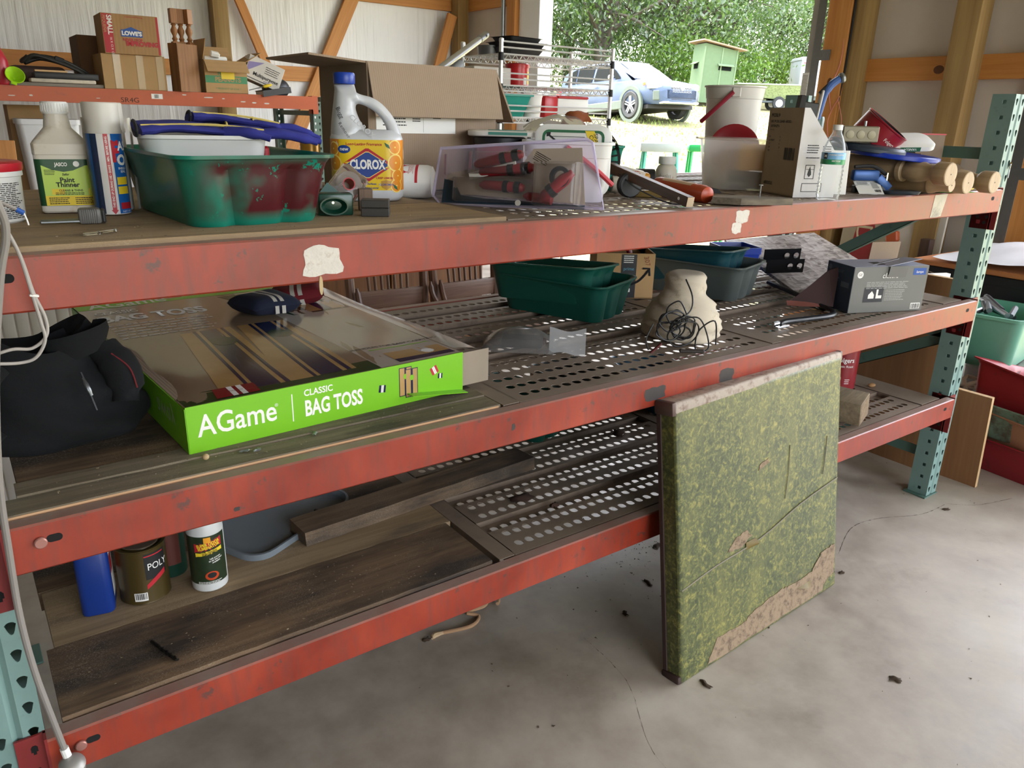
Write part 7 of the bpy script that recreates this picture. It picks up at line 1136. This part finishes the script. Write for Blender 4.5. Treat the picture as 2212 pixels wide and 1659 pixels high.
t = thing('coffee_tub', 'red plastic coffee tub standing on the bottom shelf at the right', 'tub', (109.2, 12.2, BD), -52); obj('tub', B().lathe([(2.3, 0), (2.5, .2), (2.5, 6.4), (2.3, 6.6), (2.35, 7.2), (.05, 7.3)], 32), mat('tub_crimson', '#7d121d', .35), t); mp = cyl(2.51, 0, -90); txt(t, 'Folgers', 1.05, WHT, lambda u, v, h: mp(u+.3, v+4.9, h), h=.02, bold=.01, sx=.9); txt(t, 'Classic Roast', .5, WHT, lambda u, v, h: mp(u+.3, v+3.95, h), h=.02); patch(t, WHT, mp, -.9, .0, 1.0, 2.2, 'barcode_label', nu=4); barcode(t, mp, -.8, -.1, 1.1, 2.1, 8, .014); lines(t, WHT, mp, .6, 1.4, 1.9, 3, .3, .1, 3)
t = thing('timber_block', 'weathered square timber offcut lying behind the leaning table', 'timber', (97.6, .9, BD+.4), rot=(0, 0, 0)); obj('block', B().at(0, 0, 0, 16, 0, -76).rbox(-15, 0, -1.75, 1.75, .15, 3.65, .15, 2), wood('timber_grey', '#6a5c48', '#8d7d64', 0, 1.2, .8, dark='#4b4134', darkamt=.55), t); obj('end_grain', B().at(0, 0, 0, 16, 0, -76).rbox(-.02, .03, -1.6, 1.6, .3, 3.5, .02, 1), wood('timber_end', '#5f4d39', '#857056', 1, 1.5, .85), t)
tote('low_green_tote', 'dark green tote standing at the rear of the bottom shelf', (57.4, 26.4, BD), 14, 7.2, 12.6, 4.6, GT); tote('low_teal_tote', 'blue teal tote on the bottom shelf behind the leaning table', (80.4, 23.4, BD), -16, 7.2, 12.6, 4.6, mat('blue_teal', '#0f5673', .4)); tote('low_grey_tote', 'dark grey tote on the bottom shelf left of the blue teal tote', (70.4, 29.5, BD), 8, 7.2, 10, 4.4, GRT)  # third tote uses the same grey plastic as the middle shelf one
for k, (x, y, w_) in enumerate(((45.2, 8.9, 2.6), (47.2, 5.7, 1.2), (66.5, 16.5, 2.2))): solo('dry_bark', ['curl of brown bark on the perforated bottom deck', 'small twisted bark shred on the perforated bottom deck', 'flat bark shred further back on the bottom deck'][k], 'bark', crumple(8, 6, w_, w_*.6, .35, 30+k), mat('bark_shred', '#3b261c', .9, bump=.5), (x, y, BD+.05), 20*k, smooth=60)
solo('corn_chip', 'small tan chip on the bottom deck behind the red coffee tub', 'chip', B().ell((0, 0, .3), .8, .5, .3, 12, 6), mat('chip_tan', '#9a7347', .7), (113.6, 9, BD))
# ------------------------------------------------------------------ folded card table leaning on the rack
def marble():
    t = NT('green_marbled_vinyl'); v = t.co(); n1 = t.noise(52, v, 9, .74, .9); n2 = t.noise(6, t.co((1.6, 1, .5)), 6, .6, .4); n3 = t.noise(120, v, 4)
    c = t.ramp(t.mix(.25, n1.outputs[0], n3.outputs[0]), [(.38, '#353b25'), (.5, '#4f5533'), (.57, '#77753f'), (.66, '#9d9352')]).outputs[0]; c = t.mix(t.ramp(n2.outputs[0], [(.45, 0.0), (.72, .35)]).outputs[0], c, lin('#8a8549')); c = t.mix(t.ramp(t.noise(3, v, 7).outputs[0], [(.62, 0.0), (.8, .6)]).outputs[0], c, lin('#4d4a35'))
    t.P(Base_Color=c, Roughness=.38); t.bump(t.noise(8, v, 4).outputs[0], .15, .004); return t.m
MARB = marble(); WORN = mat('worn_edge', '#ab9d90', .7, var=.25, vs=30, dirt='#6b5448', damt=.48, ds=30, bump=.5, bs=50); BRN = mat('brown_binding', '#3f2d28', .7, var=.2, bump=.3); PULP = mat('exposed_pulp', '#8d7860', .9, var=.25, vs=40, dirt='#574636', damt=.46, ds=40, bump=.8, bs=60)
ct = thing('card_table', 'folded card table with worn green marbled top leaning on the rack', 'card table', (54.3, -7.7, 0.02), rot=(-8.4, 0, 3.0)); W_, H_, T_ = 30.6, 29.9, 2.3
b = B(); rr = random.Random(9)
def face(u, v):                                    # padded vinyl face, slightly dished and rounded over at the rim
    e = min(u, 1-u)*W_; f = min(v, 1-v)*H_; r_ = .34
    y = (r_-math.sqrt(max(0, r_*r_-(r_-min(e, r_))**2)))+(r_-math.sqrt(max(0, r_*r_-(r_-min(f, r_))**2))); return (u*W_, y-.05*math.sin(3*u+2)*math.sin(4*v), v*H_)
us = [0, .0015, .004, .008, .02]+[.03]*0+[.03+.94*i/20 for i in range(1, 20)]+[.98, .992, .996, .9985, 1]; n_ = len(us); b.add([face(u, v) for v in us for u in us], [(j*n_+i, j*n_+i+1, (j+1)*n_+i+1, (j+1)*n_+i) for j in range(n_-1) for i in range(n_-1)])
obj('top_face', b, MARB, ct, 60); obj('edge_band', B().box(.0, .12, .34, T_, 0, H_).box(W_-.12, W_, .34, T_, 0, H_).box(0, W_, .34, T_, 0, .12).box(0, W_, .34, T_, H_-.12, H_), MARB, ct, 20); obj('back_board', B().box(.12, W_-.12, T_-.3, T_, .12, H_-.12), wood('table_back', '#4b3a2c', '#6d5744', 0), ct)
def torn(b, y, poly, jit=.1, sub=8, seed=1):
    r2 = random.Random(seed); pts = []
    for i in range(len(poly)):
        a, c = poly[i], poly[(i+1) % len(poly)]
        for k in range(sub): f = k/sub; pts.append((a[0]+(c[0]-a[0])*f+r2.uniform(-jit, jit), a[1]+(c[1]-a[1])*f+r2.uniform(-jit, jit)))
    b.prism(pts, y-.05, y, 'y')
b = B(); torn(b, -.0, [(4.2, .4), (30.0, .5), (30.1, 6.0), (26.8, 5.6), (24.8, 3.9), (20.6, 3.8), (18, 4.1), (12.8, 3.4), (11, 2.8), (6.0, 2.9)], .12, 7, 2); obj('torn_patch', b, PULP, ct, 20); b = B(); torn(b, -.0, [(8.0, 12.2), (10.4, 12.0), (12.3, 12.8), (11.4, 13.6), (9.4, 13.5)], .12, 5, 3); obj('torn_patch', b, PULP, ct, 20); b = B(); torn(b, -.0, [(13.6, 20.0), (15.6, 20.4), (15.4, 20.9), (13.8, 20.6)], .06, 4, 4); obj('torn_patch', b, PULP, ct, 20)
obj('curled_vinyl', B().grid(6, 3, lambda u, v: (11.2+u*1.8, -.1-.5*math.sin(math.pi*v)*u, 11.4+v*.9)), mat('vinyl_underside', '#6b5a28', .6), ct, 60); obj('curled_vinyl', B().grid(6, 3, lambda u, v: (21.5+u*3, -.06-.45*v*math.sin(math.pi*u), 2.9-v*.8*u)), mat('vinyl_underside', '#6b5a28', .6), ct, 60); obj('corner_remnant', B().prism([(27.4, .5), (30.2, .5), (30.2, 2.0), (28.6, 1.7), (27.6, 1.1)], -.07, .0, 'y'), MARB, ct, 20)
obj('crease', B().tube([(0.3, -.03, 10.6), (6, -.05, 11.4), (14, -.05, 11.9), (22, -.05, 13.6), (30.2, -.02, 14.6)], .1, 6, 4, flat=1), mat('crease_grey', '#77715f', .8), ct)
obj('scratch', B().tube([(18.8, -.05, 15.2), (19.4, -.06, 18), (19.7, -.05, 21.4)], .05, 5, 4), mat('scratch_grey', '#8a8268', .8), ct); obj('scratch', B().tube([(26.8, -.05, 16), (27.3, -.06, 18.6), (27.6, -.05, 20.6)], .05, 5, 4), mat('scratch_dark', '#6b6350', .8), ct)
obj('binding', B().rbox(-.1, W_+.1, .0, T_+.1, H_-.75, H_+.5, .3, 3), WORN, ct); obj('binding', B().rbox(-.12, .1, T_-.5, T_+.1, 0, H_+.3, .08, 1), BRN, ct); obj('binding', B().rbox(-.1, W_+.1, .4, T_+.1, -.0, .3, .1, 1), BRN, ct)
for x in (0, W_): obj('corner_wrap', B().rbox(x-.4, x+.4, .05, T_+.15, H_-.9, H_+.55, .25, 2), mat('corner_metal', '#5c4a44', .5, .3), ct)
obj('corner_wrap', B().rbox(-.35, .9, .1, T_+.15, -.0, .9, .2, 2), BRN, ct)
# ------------------------------------------------------------------ right end and floor
PW = wood('birch_ply', '#7a5335', '#986d46', 2, .6, .55, contrast=.25, bump=.1); PE = wood('ply_edge', '#b08d62', '#cfae82', 2, 1.5)
def sheet_(label, loc, rot, w_, h_, th=.7):
    t = thing('plywood_sheet', label, 'plywood', loc, 0, 'plywood sheets at the rack end', rot); obj('face', B().box(0, th, 0, w_, 0, h_), PW, t); obj('edge', B().box(-.01, th+.01, -.03, .01, 0, h_).box(-.01, th+.01, 0, w_, h_-.02, h_+.02).box(-.01, th+.01, w_-.01, w_+.02, 0, h_), PE, t); return t
sheet_('tall brown plywood sheet leaning against the right end of the rack', (128.6, 3.6, 0), (0, -4.0, 0), 24, 33.5); sheet_('short brown plywood offcut leaning at the front corner of the rack', (129.9, -2.8, 0), (0, -6, 0), 12, 16)
tl = thing('teal_storage_tote', 'mint green storage tote stacked at the right edge', 'tote', (154.4, 8.9, 15.1), 8); MINT = mat('mint_plastic', '#5f9c86', .4, var=.06, dirt='#8a8a5a', damt=.66, ds=8); obj('tub', B().loft([rrect(13.6, 9, 1.6, 6, 0), rrect(14, 9.4, 1.7, 6, .3), rrect(16.4, 11.4, 1.8, 6, 9), rrect(17.4, 12.4, 2, 6, 9.05), rrect(17.4, 12.4, 2, 6, 9.6), rrect(16.2, 11.2, 1.8, 6, 9.6), rrect(13.6, 9, 1.6, 6, .5)]), MINT, tl, 40)
t = thing('clear_storage_box', 'clear plastic box of rope and cords under the mint tote', 'storage box', (154.6, 9.0, 0), 8); obj('box', B().loft([rrect(14, 10, 1.5, 5, 0), rrect(15.4, 11.4, 1.6, 5, 13.8), rrect(16.2, 12.2, 1.8, 5, 13.9), rrect(16.2, 12.2, 1.8, 5, 14.9)]), clear('box_clear', (.8, .78, .76), .15, .3, .3, (.55, .52, .5)), t, 40)
rr = random.Random(12)
for k in range(7): obj('rope', B().tube([(rr.uniform(-6, 6), rr.uniform(-4.4, 4.4), 2+k*1.2) for _ in range(8)], .4, 7, 4), mat('rope_tan', '#a3805f', .9), t)
t = thing('tool_pile', 'jumble of tools lying in the mint tote', 'tools', (153.4, 8.8, 23.5), 10)
for k in range(7): a = k*50; obj('tool', B().tube([(rr.uniform(-6, 0), rr.uniform(-4, 4), .2+.2*k), (rr.uniform(1, 6), rr.uniform(-4, 4), .9+.25*k)], .5, 8), (BT, GALV, mat('tool_grey', '#5a5e60', .5))[k % 3], t)
t = thing('dark_desk', 'black cabinet with an orange brown top and white plastic sheeting at the right edge', 'cabinet', (173, 17, 0), 0); obj('body', B().rbox(-7, 24, -13, 14, 0, 28.6, .3, 1), mat('cabinet_black', '#15171b', .4), t); obj('top', B().rbox(-8, 25, -14, 15, 28.6, 29.6, .2, 1), wood('top_orange', '#9c5f35', '#b57442', 1, 1), t); obj('groove', B().box(-7.1, -7, -13, 14, 26.4, 26.6), INK, t)
solo('plastic_sheet', 'crumpled white plastic sheeting lying on the black cabinet', 'plastic sheet', crumple(30, 26, 32, 26, 3.6, 44, .8), mat('white_sheeting', '#cfcfd2', .35, bump=.4, bs=30), (181, 16, 29.9), 5, smooth=70)
RTB = mat('red_tub_worn', '#8f2029', .45, var=.15, dirt='#2b2522', damt=.56, ds=9)
for k, (z, a, m, lb) in enumerate(((0, 6, RTB, 'black stained red tub at the bottom of the stack at the right edge'), (4.6, -4, mat('tan_tub', '#b08468', .5), 'tan tub nested in the middle of the tub stack'), (6.2, 3, mat('sage_tub', '#7d9a86', .5, dirt='#5b4f42'), 'sage green tub nested in the tub stack'))): tote('stacked_tub', lb, (144.6-k*.4, -4.6, z), a-12, 13, 15, 6.2, m, 'stacked tubs on the floor at the right', flare=1.4)
tote('top_red_tub', 'red tub with peeling black paint tilted on top of the tub stack', (143.8, -3.8, 9.8), 0, 12.5, 15, 6.6, RTB, rot=(4, 14, -14), flare=1.5)
t = thing('white_lid_jar', 'white lidded jar lying in the tilted red tub', 'jar', (142.6, -5.6, 12.9), -20); obj('jar', B().lathe([(1.6, 0), (1.7, .1), (1.7, 1.4)], 24), PRED, t); obj('lid', B().lathe([(1.85, 1.4), (1.85, 1.9), (1.6, 2.0)], 24), WHT, t)
tote('floor_green_bin', 'dark green bin on the floor behind the stacked tubs', (159.8, -2.4, 0), 0, 8, 8, 6, mat('bin_green', '#1c5a44', .4))
# boards leaning on the door wall seen between the shelves
t = thing('sign_board', 'pale board with a red oval sign and cream letter leaning on the door wall', 'sign', (198.2, 60, 0), rot=(0, 4, 0)); obj('board', B().rbox(0, .7, -3, 10, 0, 40, .05, 1), mat('sign_tan', '#a49a84', .8, bump=.2), t); obj('red_oval', B().prism([(3.4+3.1*math.cos(a), 24+10.5*math.sin(a)) for a in [k*math.pi/16 for k in range(32)]], -.06, 0, 'x'), mat('sign_red', '#8f2326', .6), t); txt(t, 'D', 6.5, mat('sign_cream', '#c9bd9c', .7), lambda u, v, h: Vector((-.08, 3.4-v*-1, 28.5-u)), h=.02)
solo('white_board', 'white painted board with a tan stain leaning on the door wall', 'board', B().rbox(0, .8, -7, 7, 0, 36, .05, 1), mat('painted_board', '#c2bcb2', .6, var=.08, dirt='#b39a63', damt=.74, ds=7), (198.4, 50, 0), rot=(0, 3, 0))
solo('dark_post', 'dark brown square post standing by the door wall', 'post', B().rbox(-1.2, 1.2, -1.2, 1.2, 0, 30, .1, 1), wood('post_dark', '#3d2c24', '#553f33', 2), (194, 43.6, 0))
t = thing('bar_clamp', 'steel bar clamp with an orange jaw standing by the white board', 'clamp', (191, 45.6, 0), rot=(-14, 6, 0)); obj('bar', B().box(-.2, .2, -.5, .5, 0, 38), GALV, t); obj('jaw', B().rbox(-.8, .8, -2, 1, 29, 31.6, .3, 1), mat('jaw_orange', '#b3522a', .5), t); obj('second_bar', B().box(-.2, .2, .8, 1.1, 4, 36), BT, t)
t = thing('scrap_boards', 'grey curved trim strip and offcuts beyond the light set carton', 'offcut', (134, 16, 30.8), -20); obj('strip', B().grid(12, 2, lambda u, v: (u*9-3, v*1.4, 2.4-2.0*u*u)), mat('trim_grey', '#8d8f92', .4), t, 60); obj('offcut', B().box(2, 7, -1, 0, 0, 1), WHT, t)
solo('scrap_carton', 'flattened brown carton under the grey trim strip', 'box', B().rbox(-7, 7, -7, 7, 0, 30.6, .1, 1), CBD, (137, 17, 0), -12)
# ------------------------------------------------------------------ cables at the left edge
CG = mat('cable_grey', '#857f79', .5, var=.1); CGL = mat('cable_light_grey', '#a39d97', .5)
t = thing('grey_cable', 'thick grey cable hanging in front of the left upright down to the floor', 'cable', (0, 0, 0)); obj('cable', B().tube([(2.0, -3.4, 53), (2.75, -3.2, 50.6), (2.8, -3.0, 49.2), (2.2, -2.8, 47), (1.2, -2.6, 42), (.4, -2.3, 36), (.15, -2.2, 31.6), (.0, -2.1, 27), (.15, -2.1, 23), (.5, -2.1, 19.5), (.85, -2.1, 16.4)], .2, 10, 6), CG, t); obj('weight', B().at(.95, -2.2, 14.9, 20, 6).lathe([(.7, 0), (.78, .1), (.78, 1.0), (.6, 1.2), (.3, 1.35)], 20), mat('weight_zinc', '#9b9894', .45, .5), t); obj('tape_wrap', B().tube([(.8, -2.1, 16.9), (.9, -2.12, 16.1)], .26, 10), WHT, t)
t = thing('looped_wire', 'pair of light grey wires looped and tied in front of the top beam', 'wire', (0, 0, 0)); obj('wire', B().tube([(2.85, -3.0, 49.6), (3.25, -2.6, 48.2), (3.5, -2.2, 46.2), (3.7, -2.0, 44.4), (3.75, -2.0, 43.4), (3.2, -2.0, 42.5), (2.4, -2.0, 42.3), (1.2, -2.2, 42.5)], .09, 8, 6), CGL, t); obj('wire', B().tube([(2.9, -2.9, 49.4), (3.3, -2.5, 48.0), (3.6, -2.1, 46.0), (3.95, -1.9, 44.6), (3.85, -1.9, 43.6), (3.1, -1.9, 43.0), (2.2, -2.0, 43.7-.6), (1.2, -2.0, 42.9)], .09, 8, 6), CGL, t); obj('cable_tie', B().at(3.6, -2.1, 45.9, 0, 12).rbox(-.22, .22, -.16, .16, -.06, .06, .03, 1), WHT, t)
t = thing('wire_end', 'grey wire ending in a blue connector over the plaster tub', 'wire', (0, 0, 0)); obj('wire', B().tube([(2.2, -2.6, 51.2), (2.9, -2.4, 50.8), (3.55, -2.2, 50.4)], .1, 8, 4), CG, t); obj('connector', B().tube([(3.5, -2.2, 50.42), (3.8, -2.2, 50.22)], .13, 8), PBLU, t); obj('bare_wire', B().tube([(3.8, -2.2, 50.2), (3.88, -2.2, 49.9), (3.92, -2.2, 49.6)], .04, 6, 3), WHT, t)
# ------------------------------------------------------------------ floor debris
t = thing('rope_scrap', 'loops of frayed tan rope on the floor under the bottom beam', 'rope', (42, 14, .25), 10); obj('rope', B().tube([(-4, 0, 0), (-1, -1.4, .1), (1, -.6, 0), (.2, .6, .3), (2.6, .2, .2), (4.2, 1, 0), (5.0, .2, .1), (4.1, -.6, .2)], .22, 8, 6), mat('rope_tan', '#a3805f', .9), t); obj('frayed_end', B().tube([(-4, 0, 0), (-5, .3, .0), (-5.6, 0, 0)], [.22, .3, .1], 7, 3), mat('rope_fray', '#b59a78', .9), t)
DL = mat('dead_leaf', '#3f2f20', .9, var=.4); rr = random.Random(31); k_ = 0
LN = ['under the bottom beam by the rope', 'near the middle of the floor shadow', 'left of the card table', 'beside the foot of the card table', 'in front of the card table', 'on the floor right of the card table', 'near the right upright foot', 'on the open floor at lower right', 'far under the rack', 'under the rack behind the card table']
for (x, y), n in zip(((36, 13.5), (58, 4.6), (64.9, 7.6), (56.5, -9), (70.6, -6.4), (88, -5), (118, -4), (74, -20), (70, 18), (72.5, 13.3)), LN):
    t = thing('dead_leaf', 'curled dead leaf '+n, 'leaf', (x, y, .04), rr.uniform(0, 360), 'dead leaves on the floor'); obj('blade', crumple(7, 5, rr.uniform(.8, 1.8), rr.uniform(.5, .9), .22, k_), DL, t, 60); k_ += 1
b = B()
for _ in range(420):
    if rr.random() < .6: x, y = rr.gauss(70, 6), rr.gauss(13, 5)
    else: x, y = rr.uniform(20, 150), rr.uniform(-30, 30)
    s_ = rr.uniform(.05, .22); b.add([(x+rr.uniform(-s_, s_), y+rr.uniform(-s_, s_), rr.uniform(0, .08)) for _ in range(4)], [(0, 1, 2), (0, 2, 3)])
tag(obj('floor_litter', b, mat('litter', '#46392c', .9), None, 0), 'scattered dirt crumbs and plant litter on the concrete floor', None, None, 'stuff')
b = B()
for _ in range(900):
    z0, (x0, x1, y0, y1) = rr.choice(((BWD, (1.6, 35, .8, 24)), (BWD, (10, 30, 1, 8)), (BWD, (22, 36, 14, 24)), (ZM+.3, (2, 35, .8, 4.6)), (TW, (2, 35, .8, 9)))); x, y = rr.uniform(x0, x1), rr.uniform(y0, y1); s_ = rr.uniform(.03, .13); b.add([(x+rr.uniform(-s_, s_), y+rr.uniform(-s_, s_), z0+rr.uniform(0, .06)) for _ in range(4)], [(0, 1, 2), (0, 2, 3), (0, 3, 1)])
tag(obj('shelf_crumbs', b, mat('crumbs', '#8f7d63', .9, var=.5, vs=90), None, 0), 'wood crumbs and dust scattered over the shelf boards', None, None, 'stuff')
